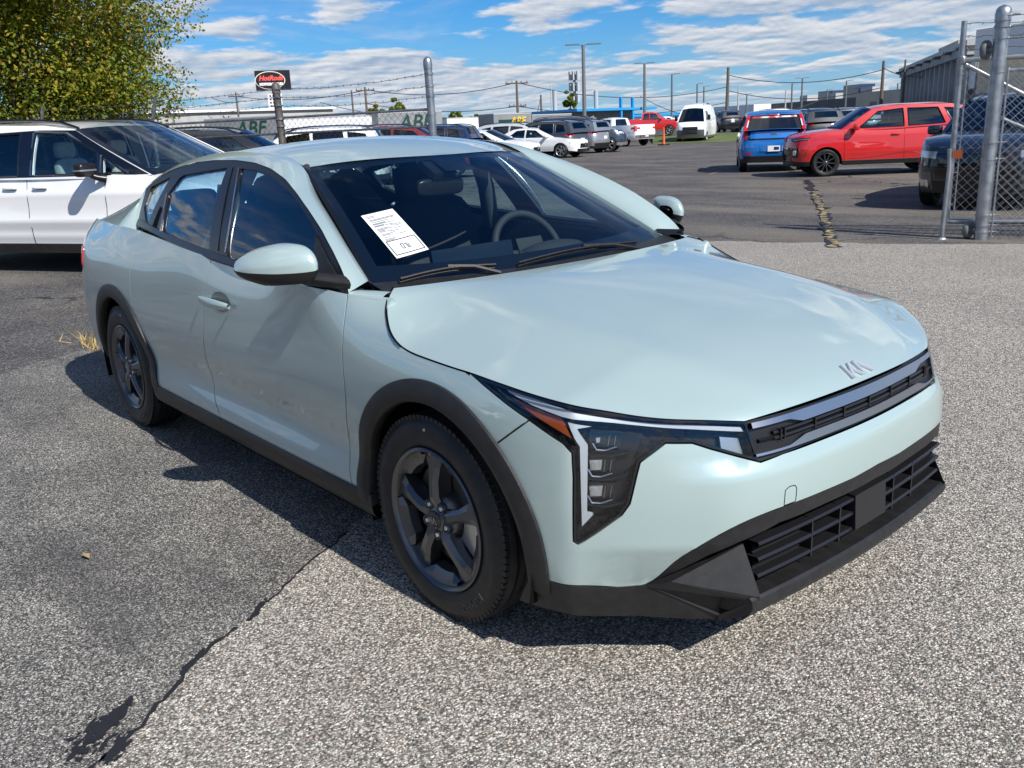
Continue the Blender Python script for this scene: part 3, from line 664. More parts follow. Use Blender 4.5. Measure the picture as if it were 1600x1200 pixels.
fgl = ftop+[(ftop[-1][0], float(belt_z(ftop[-1][0])[0])+.018)]+[(x, float(belt_z(x)[0])+.018) for x in np.linspace(ftop[-1][0]-.05, onG([(355, 396)])[0][0], 10)]
rgl_t = onG([(262, 303), (280, 278), (287, 273), (355, 261.5)]); rx0, rx1 = onG([(254, 363)])[0][0], onG([(327.5, 385)])[0][0]
rgl = rgl_t+[(x, float(belt_z(x)[0])+.018) for x in np.linspace(rx1, rx0, 10)]
qgl = onG([(229, 355), (224.5, 323), (236, 292), (267, 276)])
def CCW(p): return p if area2(p) > 0 else p[::-1]
# A pillar / roof rail: strip between the window line and the roof ditch / windscreen edge
Wt = np.array([(-2.76, -.580, 1.250), (-2.5, -.562, 1.322), (-2.2, -.560, 1.364), (-1.9, -.562, 1.386), (-1.6, -.565, 1.388), (-1.40, -.567, 1.374), (-1.204, -.568, 1.324)])
wedge = [at(497, 307, y=-.605), at(517.5, 342.5, y=-.64), at(538, 378, y=-.673), at(559, 411, y=-.705), at(580, 444.6, y=-.738)]
Wall = np.vstack([Wt, wedge])
kd = int(np.argmin([abs(q[1]-1.225) for q in dlo[:20]])); D3 = GS(np.array(dlo[kd:]))
pass
def rail(side):
    n = 64; a = poly3(D3, n); b = curve3(Wall, n)
    # match by a common parameter: distance along each curve measured from the rear
    rows = []
    for i in range(n):
        d = b[i]-a[i]; L_ = np.linalg.norm(d); tang = a[min(i+1, n-1)]-a[max(i-1, 0)]; nn = np.cross(d, tang); nn /= np.linalg.norm(nn)+1e-9
        if nn[1] > 0: nn = -nn
        if nn[2] < 0 and abs(nn[2]) > .5: nn = -nn
        row = []
        for w in np.linspace(-.02, 1, 9):
            bul = .13*L_*(1-(2*np.clip(w, 0, 1)-1)**2)*.9
            row.append((a[i]+d*w+nn*(bul+.001))*[1, 1 if side < 0 else -1, 1])
        rows.append(row)
    return np.array(rows)
MOLD = []
for side in (-1, 1):
    g = Geo().grid(rail(side)); RAIL = g.build('roof_rail', MAT['sage_paint'], SED, smooth=60)
    blk = panel('window_surround', GS, CCW(dlo_poly), MAT['satin_plastic'], SED, side, gap=0, lip=.02, off=-.001, holes=[CCW(fgl), CCW(rgl), CCW(qgl)])
    fd = [o for o in SED.children if o.name.startswith('front_door')][0 if side < 0 else 1]
    rd = [o for o in SED.children if o.name.startswith('rear_door')][0 if side < 0 else 1]
    qp = [o for o in SED.children if o.name.startswith('quarter_panel')][0 if side < 0 else 1]
    panel('window_glass', GS, CCW(fgl), MAT['side_glass'], fd, side, gap=-.004, lip=0, off=-.007)
    panel('window_glass', GS, CCW(rgl), MAT['side_glass'], rd, side, gap=-.004, lip=0, off=-.007)
    panel('window_glass', GS, CCW(qgl), MAT['side_glass'], qp, side, gap=-.004, lip=0, off=-.007)
    # belt weatherstrip, raised
    g = Geo(); g.grid(np.array([[GS([[x, float(belt_z(x)[0])+dz]])[0]*[1, -side, 1]+np.array([0, side*o, 0]) for dz, o in ((.019, -.004), (.018, .005), (-.004, .009), (-.013, .004), (-.014, -.01))] for x in np.linspace(x0+.02, -.47, 30)]))
    g.build('belt_strip', MAT['satin_plastic'], fd, smooth=40)
    # bright runs of the window channels
    for pxs, host in (([(374.5, 262), (365, 320), (352.5, 394)], fd), ([(262, 302), (256, 335), (251.5, 362)], rd)):
        c = curve3(GS(np.array(onG(pxs))), 12); c = c*[1, 1 if side < 0 else -1, 1]+np.array([0, side*.004, 0])
        Geo().tube(c, .004, 6).build('channel_strip', MAT['satin_chrome'], host, smooth=40)
    # B pillar parting line
    c = curve3(GS(np.array(onG([(364, 262), (349, 330), (341, 392)]))), 10)*[1, 1 if side < 0 else -1, 1]+np.array([0, side*.0005, 0])
    Geo().tube(c, .0022, 5).build('pillar_gap', MAT['deep_black'], rd)
    # hidden rear handle
    hp = onG([(251, 323), (238, 356), (243, 358), (253, 325)])
    panel('rear_handle', GS, CCW(hp), MAT['deep_black'], rd, side, gap=0, lip=.002, off=.003, step=.02)

# windscreen
TOPC = np.array([(-1.052, 0, 1.340), (-1.204, .568, 1.322)]); BOTC = np.array([(-.335, 0, .925), (-.455, .752, .935)])
BW = Wall[-1]
def screenS(uv):
    uv = np.atleast_2d(uv); s = uv[:, 0]; t = uv[:, 1]; q = s*s
    # side edge follows the pillar edge, interior is bulged
    top = np.stack([-1.055-.149*q, .568*s, 1.340-.017*q], 1); bot = np.stack([-.325-.130*q, .752*s, .928+.012*q], 1)
    P = top+(bot-top)*t[:, None]; bul = .030*4*t*(1-t)*(1-.55*q)
    return P+np.stack([bul*.5, 0*s, bul*.85], 1)
def sheet(S, us, vs, mat, name, parent, flipz=True, mats=None, fm=None):
    U, V = np.meshgrid(us, vs, indexing='ij'); uv = np.stack([U.ravel(), V.ravel()], 1); P = S(uv); nu, nv = len(us), len(vs)
    F = [(i*nv+j, (i+1)*nv+j, (i+1)*nv+j+1, i*nv+j+1) for i in range(nu-1) for j in range(nv-1)]
    n = normals_of(S, uv, 1e-3); 
    if n[len(n)//2, 2] < 0: n = -n; F = [f[::-1] for f in F]
    return mesh(name, P, F, mat, parent, smooth=True, normals=n)
WS = sheet(screenS, np.linspace(-.985, .985, 60), np.linspace(.0, 1, 40), MAT['windscreen_glass'], 'windscreen', SED)
def frame_band():
    g = Geo(); f = lambda s, t: tuple(screenS([[s, t]])[0]-np.array([.004, 0, .005]))
    ss = np.linspace(-1, 1, 61)
    g.grid(np.array([[f(s, t) for t in (0, .035+.02*abs(s))] for s in ss]))
    g.grid(np.array([[f(s, t) for t in (.86-.03*abs(s)**3, .93, 1.0)] for s in ss]))
    for sg in (-1, 1): g.grid(np.array([[f(sg*(1-.0), t), f(sg*(.945-.0*t), t), f(sg*.93, t)] for t in np.linspace(0, 1, 30)]))
    # sensor shroud patch behind the mirror
    g.grid(np.array([[f(s, t) for t in np.linspace(.03, .17, 4)] for s in np.linspace(-.13, .13, 5)]))
    return g
principled('frit', (.004, .005, .008), .35)
frame_band().build('frit_band', MAT['frit'], WS)
# roof
rc = spl([-3.0, -2.75, -2.3, -1.9, -1.486, -1.2, -1.055], [1.235, 1.315, 1.390, 1.418, 1.421, 1.378, 1.340])
rw = spl(np.r_[-3.0, Wt[:, 0]], np.r_[1.165, Wt[:, 2]])
def roofS(uv):
    uv = np.atleast_2d(uv); s, t = uv[:, 0], uv[:, 1]   # t 0 front .. 1 rear
    x = (-1.055-.149*s*s)*(1-t)+(-2.80+.10*s*s)*t; w = .552
    zc = rc(x); ze = rw(np.minimum(x, -1.204))+np.where(x > -1.204, (x+1.204)*-.2, 0)-.004
    return np.stack([x, w*s, zc+(ze-zc)*np.abs(s)**2.4], 1)
ROOF = sheet(roofS, np.linspace(-1, 1, 50), np.linspace(0, 1, 50), MAT['sage_paint'], 'roof', SED)
for side in (-1, 1):
    g = Geo(); ed = roofS(np.stack([np.full(50, float(side)), np.linspace(0, 1, 50)], 1)); cv = curve3(Wt[::-1], 50)*[1, -side, 1]
    g.grid(np.array([[e+[0, 0, -.001], e*.5+c*.5+[0, 0, -.006], c+[0, 0, -.001]] for e, c in zip(ed, cv)])); g.build('roof_molding', MAT['satin_plastic'], ROOF, smooth=60)
# rear window, deck lid, tail
def backS(uv):
    uv = np.atleast_2d(uv); s, t = uv[:, 0], uv[:, 1]; q = s*s
    top = np.stack([-2.80+.10*q, .552*s, 1.30-.045*q], 1); bot = np.stack([-3.42+.10*q, .64*s, 1.055-.012*q], 1)
    P = top+(bot-top)*t[:, None]; return P+np.stack([0*s, 0*s, .02*4*t*(1-t)], 1)
RW = sheet(backS, np.linspace(-.93, .93, 30), np.linspace(.04, .98, 20), MAT['side_glass'], 'rear_window', SED)
k0 = int(np.argmin([abs(q[1]-1.225) for q in dlo[:20]]))
for side in (-1, 1):
    lowc = [GS(np.array([dlo[0]]))[0]+[.06, .012, -.03], GS(np.array([dlo[0]]))[0]*.5+S1(np.array([[float(a_x(dlo[0][0])), dlo[0][1]]]))[0]*.5]+[S1(np.array([[float(a_x(x)), 1.036+.004*(x+2.4)]]))[0]+[0, .003, .0] for x in np.linspace(dlo[0][0]-.05, -3.47, 14)]
    upc = [GS(np.array([dlo[k0]]))[0]+[.05, .012, .0], GS(np.array([dlo[k0]]))[0], Wall[0]*0+np.array((-2.74, -.60, 1.235))]+[backS([[-.925, t]])[0] for t in np.linspace(.12, 1, 12)]
    lowc, upc = poly3(lowc, 30), curve3(upc, 30); rows = []
    for p_, q_ in zip(lowc, upc):
        L_ = np.linalg.norm(q_-p_); rows.append([p_*(1-w)+q_*w+np.array([0, -.7, .7])*.10*L_*4*w*(1-w)*.5 for w in np.linspace(0, 1, 10)])
    Geo().grid(np.array(rows)*[1, -side, 1]).build('rear_pillar', MAT['sage_paint'], SED, smooth=60)
def deckS(uv):
    uv = np.atleast_2d(uv); s, t = uv[:, 0], uv[:, 1]; q = s*s
    return np.stack([(-3.42+.10*q)*(1-t)+(-3.80+.16*q)*t, (.66+.04*t)*s, (1.052-.012*q)*(1-t)+(1.015-.05*q)*t+.012*np.sin(np.pi*t)], 1)
DK = sheet(deckS, np.linspace(-1, 1, 30), np.linspace(0, 1, 14), MAT['sage_paint'], 'deck_lid', SED)
g = Geo()
g.grid(np.array([[((-3.80+.16*s*s)+.0*k, .70*s, 1.015-.05*s*s-k) for k in (0, .05)]+[((-3.79+.16*s*s)+.02, .70*s, .70)] for s in np.linspace(-1, 1, 24)]))
g.build('tail_panel', MAT['sage_paint'], DK, smooth=50)
for side in (-1, 1):
    tl = panel('taillight', S1, [(.30, .78), (1.12, .80), (1.12, .90), (.30, .90)], MAT['lamp_red'], SED, side, off=.004, gap=0)

# cowl and wipers
g = Geo(); f = lambda s, t: screenS([[s, t]])[0]
g.grid(np.array([[f(s, .955)+[.0, 0, .004], (-.275-.10*s*s, .745*s, .935), (-.25-.10*s*s, .745*s, .90)] for s in np.linspace(-1, 1, 40)])); COWL = g.build('cowl', MAT['black_plastic'], SED, smooth=40)
for pts in ([(622, 447), (690, 431), (770, 424)], [(806, 421), (880, 402), (990, 387)]):
    w_ = Geo(); uvw = px_to_uv(screenS, pts, (-1, 1, 0, 1)); c = curve3([screenS([q])[0]+[.006, 0, .014] for q in uvw], 24)
    w_.tube(c, .007, 6)
    for k in range(2, 22, 3): w_.box(c[k]+[0, 0, .006], (.05, .012, .012), math.atan2(*(c[k+1]-c[k-1])[[1, 0]]))
    e = c[-1]; m_ = c[12]; w_.tube([m_+[.0, 0, .016], m_*.5+e*.5+[.018, 0, .012], e+[.035, 0, -.015]], .008, 6)
    w_.tube(c+[0.012, 0, .012], .004, 5)
    w_.build('wiper', MAT['black_plastic'], SED, smooth=40)

# cowl corner: fender top and black pillar foot
for side in (-1, 1):
    k = 1 if side < 0 else -1
    ua = [(seamF[0][0]*(1-w)+hood_seam[0][0]*w, .942-.008*w) for w in (.04, .4, .74)]; a = S1(np.array(ua))+normals_of(S1, np.array(ua))*.0006
    b = a+np.array([[.01, .05, .014], [.005, .05, .016], [.0, .045, .018]])
    rows = [[p*(1-w)+q*w+np.array([0, 0, .006*4*w*(1-w)]) for w in np.linspace(0, 1, 6)] for p, q in zip(curve3(a, 10), curve3(b, 10))]
    Geo().grid(np.array(rows)*[1, k, 1]).build('fender_top', MAT['sage_paint'], SED, smooth=60)
    q = [at(535, 421, y=-.79), at(569, 428, y=-.715), at(586, 447, y=-.742), at(576, 441, y=-.79), at(546, 459, y=-.842)]
    g = Geo(); g.poly([p*[1, k, 1]+np.array([0, k*-.004, .004]) for p in q]); g.build('pillar_foot', MAT['satin_plastic'], SED)

# ------------------------------------------------------------------ headlights
white_rib = principled('light_guide', (.46, .49, .52), .3, .2, coat=.6)
def rib_bump(m, scale):
    nt = m.node_tree; N = nt.nodes.new; L = nt.links.new; b = nt.nodes['Principled BSDF']; tc = N('ShaderNodeTexCoord'); w = N('ShaderNodeTexWave'); w.inputs['Scale'].default_value = scale; w.bands_direction = 'DIAGONAL'
    L(tc.outputs['Object'], w.inputs[0]); bp = N('ShaderNodeBump'); bp.inputs['Strength'].default_value = .35; bp.inputs['Distance'].default_value = .002; L(w.outputs['Fac'], bp.inputs['Height']); L(bp.outputs[0], b.inputs['Normal'])
rib_bump(white_rib, 90)
principled('dark_lens', (.03, .03, .035), .08, .6, coat=.8)
lamp_in = add_noise_col(principled('lamp_inner', (.010, .009, .009), .25, .3), (.03, .024, .022), 60)
hl_poly = hl_low+[(on1([(1164, 658)])[0])]+sm(hl_top, 24)[::-1][1:-1]
bar_u = on1([(785, 603), (827, 620), (869, 635), (907, 647), (947, 653.5), (1020, 661.5), (1084, 664), (1160, 667)]); bar_l = on1([(792, 612), (827, 632), (875, 651), (912, 657), (960, 661), (1020, 667), (1088, 671), (1166, 674)])
amber_p = on1([(792, 619), (872, 653), (893, 688), (832, 651)])
arrow_p = on1([(885, 660), (924, 667), (901, 671), (918.5, 697), (917, 805), (927, 807), (909, 826), (906, 700)])
tail_seg = on1([(1133, 683), (1164, 685), (1172, 714), (1136, 706)])
for side in (-1, 1):
    root = panel('headlight', S1, CCW(hl_poly), MAT['lamp_lens'], SED, side, gap=.003, lip=.0, off=-.001)
    panel('housing', S1, CCW(hl_poly), lamp_in, root, side, gap=.002, lip=0, off=-.045)
    # surround wall and dark edge seal
    p = densify(shrink(hl_poly, .0015), .02); n = normals_of(S1, p); t = S1(p); k = 1 if side < 0 else -1
    pi_ = densify(shrink(hl_poly, .0085), .02)
    g = Geo(); N_ = len(p); rows = np.stack([t-n*.001, t-n*.05], 1)*[1, k, 1]; g.grid(rows, closeu=True); g.build('lamp_wall', MAT['gloss_black'], root)
    sh = shrink(hl_poly, .0015); si = shrink(hl_poly, .0075); ds = densify(sh, .02)
    panel('edge_seal', S1, CCW([tuple(q) for q in sh]), MAT['gloss_black'], root, side, gap=0, lip=0, off=.0006, holes=[[tuple(q) for q in si]])
    panel('light_bar', S1, CCW(bar_u+bar_l[::-1]), white_rib, root, side, gap=0, lip=.012, off=-.010, step=.015)
    panel('turn_signal', S1, CCW(amber_p), MAT['amber'], root, side, gap=0, lip=.01, off=-.018, step=.015)
    panel('running_light', S1, CCW(arrow_p), MAT['light_guide'], root, side, gap=0, lip=.012, off=-.012, step=.015)
    panel('inner_lamp', S1, CCW(tail_seg), MAT['lamp_silver'], root, side, gap=0, lip=.01, off=-.03, step=.015)
    q = on1([(922, 672), (1010, 676), (1000, 700), (985, 735), (972, 790), (925, 815)]); panel('lamp_carrier', S1, CCW(q), MAT['satin_plastic'], root, side, gap=0, lip=.03, off=-.036, step=.02)
    for i_ in range(9):
        q = on1([(926+i_*1.2, 812-i_*.4-8*0), (962-i_*1.5, 798-i_*.3), (962-i_*1.5, 799.6-i_*.3), (926+i_*1.2, 813.6-i_*.4)]) if False else None
    for cx, cy, w_, h_ in ((938, 689, 20, 13), (931, 730, 20, 15), (931, 772, 21, 15)):
        q = on1([(cx-w_/2, cy-h_/2), (cx+w_/2, cy-h_/2-1), (cx+w_/2-2, cy+h_/2), (cx-w_/2+1, cy+h_/2+1)]); panel('lens_block', S1, CCW(q), MAT['lamp_silver'] if cy > 700 else MAT['dark_lens'], root, side, gap=0, lip=.02, off=-.020, step=.008)
        q = on1([(cx-w_/2+3, cy-h_/2+3), (cx, cy-h_/2+2), (cx-1, cy+h_/2-3), (cx-w_/2+4, cy+h_/2-2)]); panel('lens_prism', S1, CCW(q), MAT['chrome'], root, side, gap=0, lip=.008, off=-.014, step=.008)
        for dx in (14, 24): 
            q = on1([(cx+dx, cy-h_/2), (cx+dx+1.6, cy-h_/2), (cx+dx-1, cy+h_/2+4), (cx+dx-2.6, cy+h_/2+4)]); panel('lamp_rib', S1, CCW(q), MAT['grey_paint'], root, side, gap=0, lip=.02, off=-.024, step=.01)
        br = [(cx-w_/2-2, cy+h_/2-2), (cx-w_/2+4, cy+h_/2+9), (cx+8, cy+h_/2+10), (cx+26, cy+h_/2+4)]; c_ = S1(np.array(on1(br)))-normals_of(S1, np.array(on1(br)))*.012; Geo().tube(poly3(c_, 12)*[1, -side, 1], .0022, 5).build('bracket', MAT['satin_chrome'], root)
    for cx, cy, w_, h_ in ((946, 690, 52, 26), (941, 729, 42, 25), (941, 771, 42, 25)):
        q = on1([(cx-w_/2, cy-h_/2), (cx+w_/2, cy-h_/2+1), (cx+w_/2-2, cy+h_/2), (cx-w_/2+2, cy+h_/2+1)])
        panel('projector', S1, CCW(q), MAT['gloss_black'], root, side, gap=0, lip=.02, off=-.028, step=.015)
        q = on1([(cx-w_/2-6, cy+h_/2-6), (cx-w_/2-2, cy+h_/2+8), (cx+10, cy+h_/2+10), (cx+w_/2+16, cy+h_/2+3), (cx+w_/2+16, cy+h_/2+6), (cx+10, cy+h_/2+14), (cx-w_/2-5, cy+h_/2+11)])
        panel('projector_shroud', S1, CCW(q), MAT['satin_plastic'], root, side, gap=0, lip=.03, off=-.016, step=.015)

# ------------------------------------------------------------------ grille
def fac(y, z, off=0.):
    a = float(a_y(y)); a = a if y <= 0 else 2*AC-a; uv = np.array([[a, z]]); return S1(uv)[0]+normals_of(S1, uv)[0]*off
yl0, yl1 = .505, .483
gp = [(float(a_y(.483)), .612)]+[(float(a_y(y)), .612) for y in (.3, .15)]+[(AC, .612)]
gp = [hl_low[-1]]+gp[1:]; top = [(float(a_y(y)), .7215) for y in (.15, .3, .45)]
grille_poly = gp+mir1(gp[:-1])[::-1]+mir1([hl_top[-1]])+mir1(top)[::-1]+[(AC, .7215)]+top+[hl_top[-1]]
GR = panel('grille', S1, CCW(grille_poly), MAT['satin_plastic'], SED, -1, gap=.002, lip=.02, off=-.010)
def band(name, rows_fn, mat, parent, n=60, y0=-.49, y1=.49):
    return Geo().grid(np.array([rows_fn(y) for y in np.linspace(y0, y1, n)])).build(name, mat, parent, smooth=40)
sstep = lambda a, b, x: float(np.clip((x-a)/(b-a), 0, 1))
up_lo = lambda y: .688-.014*sstep(.36, .31, abs(y)); lo_up = lambda y: .627+.015*sstep(.37, .31, abs(y))
band('bright_strip', lambda y: [fac(y, .702, -.012), fac(y, .701, .004), fac(y, up_lo(y), .006), fac(y, up_lo(y)-.001, -.012)], MAT['satin_chrome'], GR)
band('bright_strip', lambda y: [fac(y, lo_up(y), -.012), fac(y, lo_up(y)-.001, .005), fac(y, .620, .006), fac(y, .619, -.01)], MAT['satin_chrome'], GR)
band('opening', lambda y: [fac(y, .672, -.008), fac(y, .645, -.008)], MAT['deep_black'], GR, 30, -.37, .37)
for z in (.6665, .6535):
    band('slat', lambda y: [fac(y, z+.004, -.009), fac(y, z+.003, .0), fac(y, z-.003, .001), fac(y, z-.004, -.009)], MAT['satin_plastic'], GR, 40, -.42, .42)
for y in (-.40, -.385, -.26, -.13, 0, .13, .26, .385, .40):
    g = Geo(); g.box((fac(y, .659, -.001)), (.012, .005, .03)); g.build('rib', MAT['satin_plastic'], GR)
for sg in (-1, 1): band('side_fin', lambda y: [fac(y, .660, -.009), fac(y, .655, .001), fac(y, .648, -.009)], MAT['satin_plastic'], GR, 12, sg*.47, sg*.40)
# emblem on the hood
def stroke(p, q, w):
    p, q = np.array(p, float), np.array(q, float); d = q-p; h = w/2/abs(d[1])*math.hypot(*d); return [(p[0]-h, p[1]), (p[0]+h, p[1]), (q[0]+h, q[1]), (q[0]-h, q[1])]
EMB = [stroke((-.28, 0), (-.12, 1), .16), stroke((-.22, .0), (.56, 1), .16), stroke((.30, .62), (.72, 0), .16), stroke((.86, 0), (1.02, 1), .17), stroke((1.06, 1), (1.80, 0), .17)]
def emblem(g, o, ex, ey, h, depth):
    for s in EMB: g.prism(placed(np.array([((x-.8)*h, (y-.5)*h, 0) for x, y in s]), o, ex, ey), np.cross(ex, ey)*depth)
ue = px_to_uv(hoodS, [(1338, 576)], (.5, 1, -.3, .3))[0]; oe = hoodS([ue])[0]; ne = normals_of(hoodS, np.array([ue]), 1e-3)[0]; ne = ne if ne[2] > 0 else -ne
ey = np.array([-1., 0, 0]); ey -= ne*(ey@ne); ey /= np.linalg.norm(ey); ex = np.cross(ey, ne)
g = Geo(); emblem(g, oe+ne*.001, ex, ey, .052, .006); g.build('emblem', MAT['emblem_silver'], HOOD)

# ------------------------------------------------------------------ lower front
trim_low = on1([(813, 937), (882, 956), (932, 961), (1075, 965.5), (1122, 965), (1144, 958), (1186, 939)], (_oa[2], AC, .141, 1.0))
fin_u, fin_l = np.array((.815, -.509, .388)), np.array((.876, -.515, .262))
lt_poly = sm(low_edge[:5], 20)+on1([(1047, 904), (1110, 915), (1178, 931)])+trim_low[::-1]
band_poly_r = low_edge[4:]+[(AC, low_edge[-1][1]+.004)]
bl = on1([(1012, 914), (1060, 893), (1110, 868), (1156, 848), (1220, 817), (1292, 787), (1340, 765)])
band_poly = band_poly_r+mir1(band_poly_r[:-1])[::-1]+mir1(bl)+[(AC, bl[-1][1]+.002)]+bl[::-1]
panel('intake_trim', S1, CCW(band_poly), MAT['black_plastic'], BUMP, -1, gap=.0, lip=.04, off=-.004, step=.02)
xl = lambda y: .903-.030*(y/.515)**2-6*max(0, abs(y)-.52)**2
for side in (-1, 1):
    k = 1 if side < 0 else -1
    panel('lower_trim', S1, CCW(lt_poly), MAT['black_plastic'], BUMP, side, gap=0, lip=.02, off=.003)
    e = lambda px: S1(np.array(on1([px])))[0]
    A, Bq, Cq = e((1011, 914))+[.004, -.004, 0], fin_u, fin_l
    cr0, cr1 = at(1047, 904, y=-.70)*0+e((1047, 904))+[.012, -.012, 0], fin_l+[-.003, -.004, -.012]
    dn0, dn1 = e((1020, 916))+[.006, -.006, 0], e((1120, 958))+[.008, -.008, 0]
    tip = e((1186, 937))+[.012, -.004, 0]
    g = Geo(); Z = lambda *p: [np.array(q)*[1, k, 1] for q in p]
    g.poly(Z(A, cr0, cr1, Cq, Bq)); g.poly(Z(cr0, dn0, dn1, tip, cr1)); g.poly(Z(A, dn0, cr0)); g.poly(Z(Cq, cr1, tip)); g.poly(Z(dn1, e((1122, 965))+[.008, -.008, -.004], e((1150, 955))+[.012, -.006, -.004], tip)); g.poly(Z(tip, e((1150, 955))+[.012, -.006, -.004], e((1186, 941))+[.012, -.004, -.004])); 
    g.poly(Z(Bq, Cq, Cq+[-.10, .0, 0], Bq+[-.06, 0, 0])); g.poly(Z(A, Bq, Bq+[-.05, .0, 0], A+[-.04, .03, 0]))
    Q1, Q2, Q3 = np.array([xl(.54), -.54, .256]), np.array([xl(.54)+.004, -.54, .235]), np.array([xl(.54)-.01, -.54, .212])
    low_ = e((1122, 965))+[.008, -.008, -.004]
    g.poly(Z(Cq, Q1, dn1)); g.poly(Z(Q1, Q2, low_, dn1)); g.poly(Z(Q2, Q3, low_)); g.poly(Z(tip, Cq, Q1)); g.poly(Z(Q3, Q3+[-.12, 0, -.01], low_+[-.12, .02, 0], low_))
    g.build('corner_fin', MAT['black_plastic'], BUMP)
g = Geo(); g.grid(np.array([[(xl(y)-.14, y, .258), (xl(y)-.008, y, .262), (xl(y), y, .256), (xl(y)+.004, y, .235), (xl(y)-.01, y, .212), (xl(y)-.16, y, .19)] for y in np.linspace(-.54, .54, 46)]))

for y in (-.54, .54): g.poly([(xl(y)-.14, y, .258), (xl(y)-.008, y, .262), (xl(y), y, .256), (xl(y)+.004, y, .235), (xl(y)-.01, y, .212), (xl(y)-.16, y, .19)])
g.build('splitter', MAT['black_plastic'], BUMP, smooth=35)
g = Geo(); g.grid(np.array([[(xl(y)-.10, y, .47), (xl(y)-.13, y, .35), (xl(y)-.13, y, .25)] for y in np.linspace(-.55, .55, 12)])); g.build('intake_back', MAT['deep_black'], BUMP)
for z, th in ((.395, .012), (.352, .013), (.305, .013)):
    g = Geo(); g.grid(np.array([[(xl(y)-.085-.10*max(0, abs(y)-.45), y, z+th*.2), (xl(y)-.022, y, z+th*.5), (xl(y)-.018, y, z), (xl(y)-.022, y, z-th*.5), (xl(y)-.09, y, z-th*.9)] for y in np.linspace(-.50, .50, 40)])); g.build('intake_slat', MAT['satin_plastic'], BUMP, smooth=30)
for y in (-.28, -.15, .15, .28):
    g = Geo(); g.prism([(xl(y)-.02, y-.003, .40), (xl(y)-.09, y-.003, .41), (xl(y)-.09, y-.003, .27), (xl(y)-.02, y-.003, .29)], (0, .006, 0)); g.build('intake_rib', MAT['satin_plastic'], BUMP)
for sg in (-1, 1):
    for z0 in (.375, .329):
        for j in range(4):
            g = Geo(); g.grid(np.array([[(xl(y)-.05, y, z0+.014-j*.008), (xl(y)-.043, y, z0+.010-j*.008), (xl(y)-.05, y, z0+.007-j*.008)] for y in np.linspace(sg*.30, sg*.49, 8)])); g.build('louvre', MAT['satin_plastic'], BUMP)
g = Geo(); c = np.array([(.887, -.085, .408), (.887, .085, .408), (.893, .085, .306), (.893, -.085, .306)]); g.prism(c, (-.03, 0, 0)); g.build('plate_bracket', MAT['satin_plastic'], BUMP)
tow = on1([(1225, 790), (1227, 766), (1234, 760), (1242, 758), (1245, 762), (1243, 783)])
tw = S1(np.array(poly3(tow+[tow[0]], 30)))+normals_of(S1, np.array(poly3(tow+[tow[0]], 30)))*.0002
Geo().tube(tw, .0012, 4).build('tow_cover_gap', MAT['deep_black'], BUMP)

# ------------------------------------------------------------------ door mirrors
def mirror(side):
    k = 1 if side < 0 else -1; n = 22; m = 28; rows = []
    W = np.linspace(0, 1, n)
    fh = pch([0, .03, .10, .28, .55, .82, .95, 1], [.42, .70, .90, 1.0, .90, .56, .28, .04]); fdp = pch([0, .04, .15, .6, .9, 1], [.45, .80, 1, .90, .55, .05])
    root = None
    for part, rng_ in (('mirror_cap', 0), ('mirror_shell', 1)):
        g = Geo(); rows = []
        for w in W:
            cx, cy, cz = -.600-.150*w**1.35, -(.895+.195*w), 1.046-.012*w; H = .070*float(fh(w)[0]); D = .085*float(fdp(w)[0]); row = []
            th = np.linspace(-.03*np.pi, 1.0*np.pi, m) if rng_ == 0 else np.linspace(1.0*np.pi, 1.97*np.pi, m)
            for t in th:
                c_, s_ = math.cos(t), math.sin(t); ex_ = 2/3.1
                D_ = D if s_ > 0 else D*(1-.35*abs(s_)); x = D_*math.copysign(abs(c_)**ex_, c_); z = H*math.copysign(abs(s_)**ex_, s_)
                if s_ < 0: z = math.copysign(min(abs(z)*1.0, .055), z)
                row.append(((cx+x-.03*max(0, s_)*float(fdp(w)[0])), (cy)*k, cz+z-.006))
            rows.append(row)
        g.grid(np.array(rows)); o = g.build(part, MAT['sage_paint'] if rng_ == 0 else MAT['satin_plastic'], root if root else SED, smooth=55)
        if root is None: root = o
    g = Geo(); mg = [(-.678, .905), (-.69, 1.00), (-.78, 1.07)]
    # arm from the sail to the shell
    rows = []
    for w in np.linspace(0, 1, 10):
        c = np.array([-.515-.11*w, -(.838+.097*w), .980+.022*w-.004]); h = .028-.008*w; d = .062-.012*w
        rows.append([(c+[d*math.cos(t), -.012*math.sin(t)*0, h*math.sin(t)])*[1, k, 1] for t in np.linspace(0, 2*np.pi, 14)])
    g = Geo().grid(np.array(rows)); g.build('mirror_arm', MAT['black_plastic'], root, smooth=50)
    sp = onG([(495, 368), (546, 460), (520, 456), (494, 440)])
    panel('mirror_sail', GS, CCW(sp), MAT['black_plastic'], root, side, gap=0, lip=.01, off=.006, step=.03)
    return root
for side in (-1, 1): mirror(side)

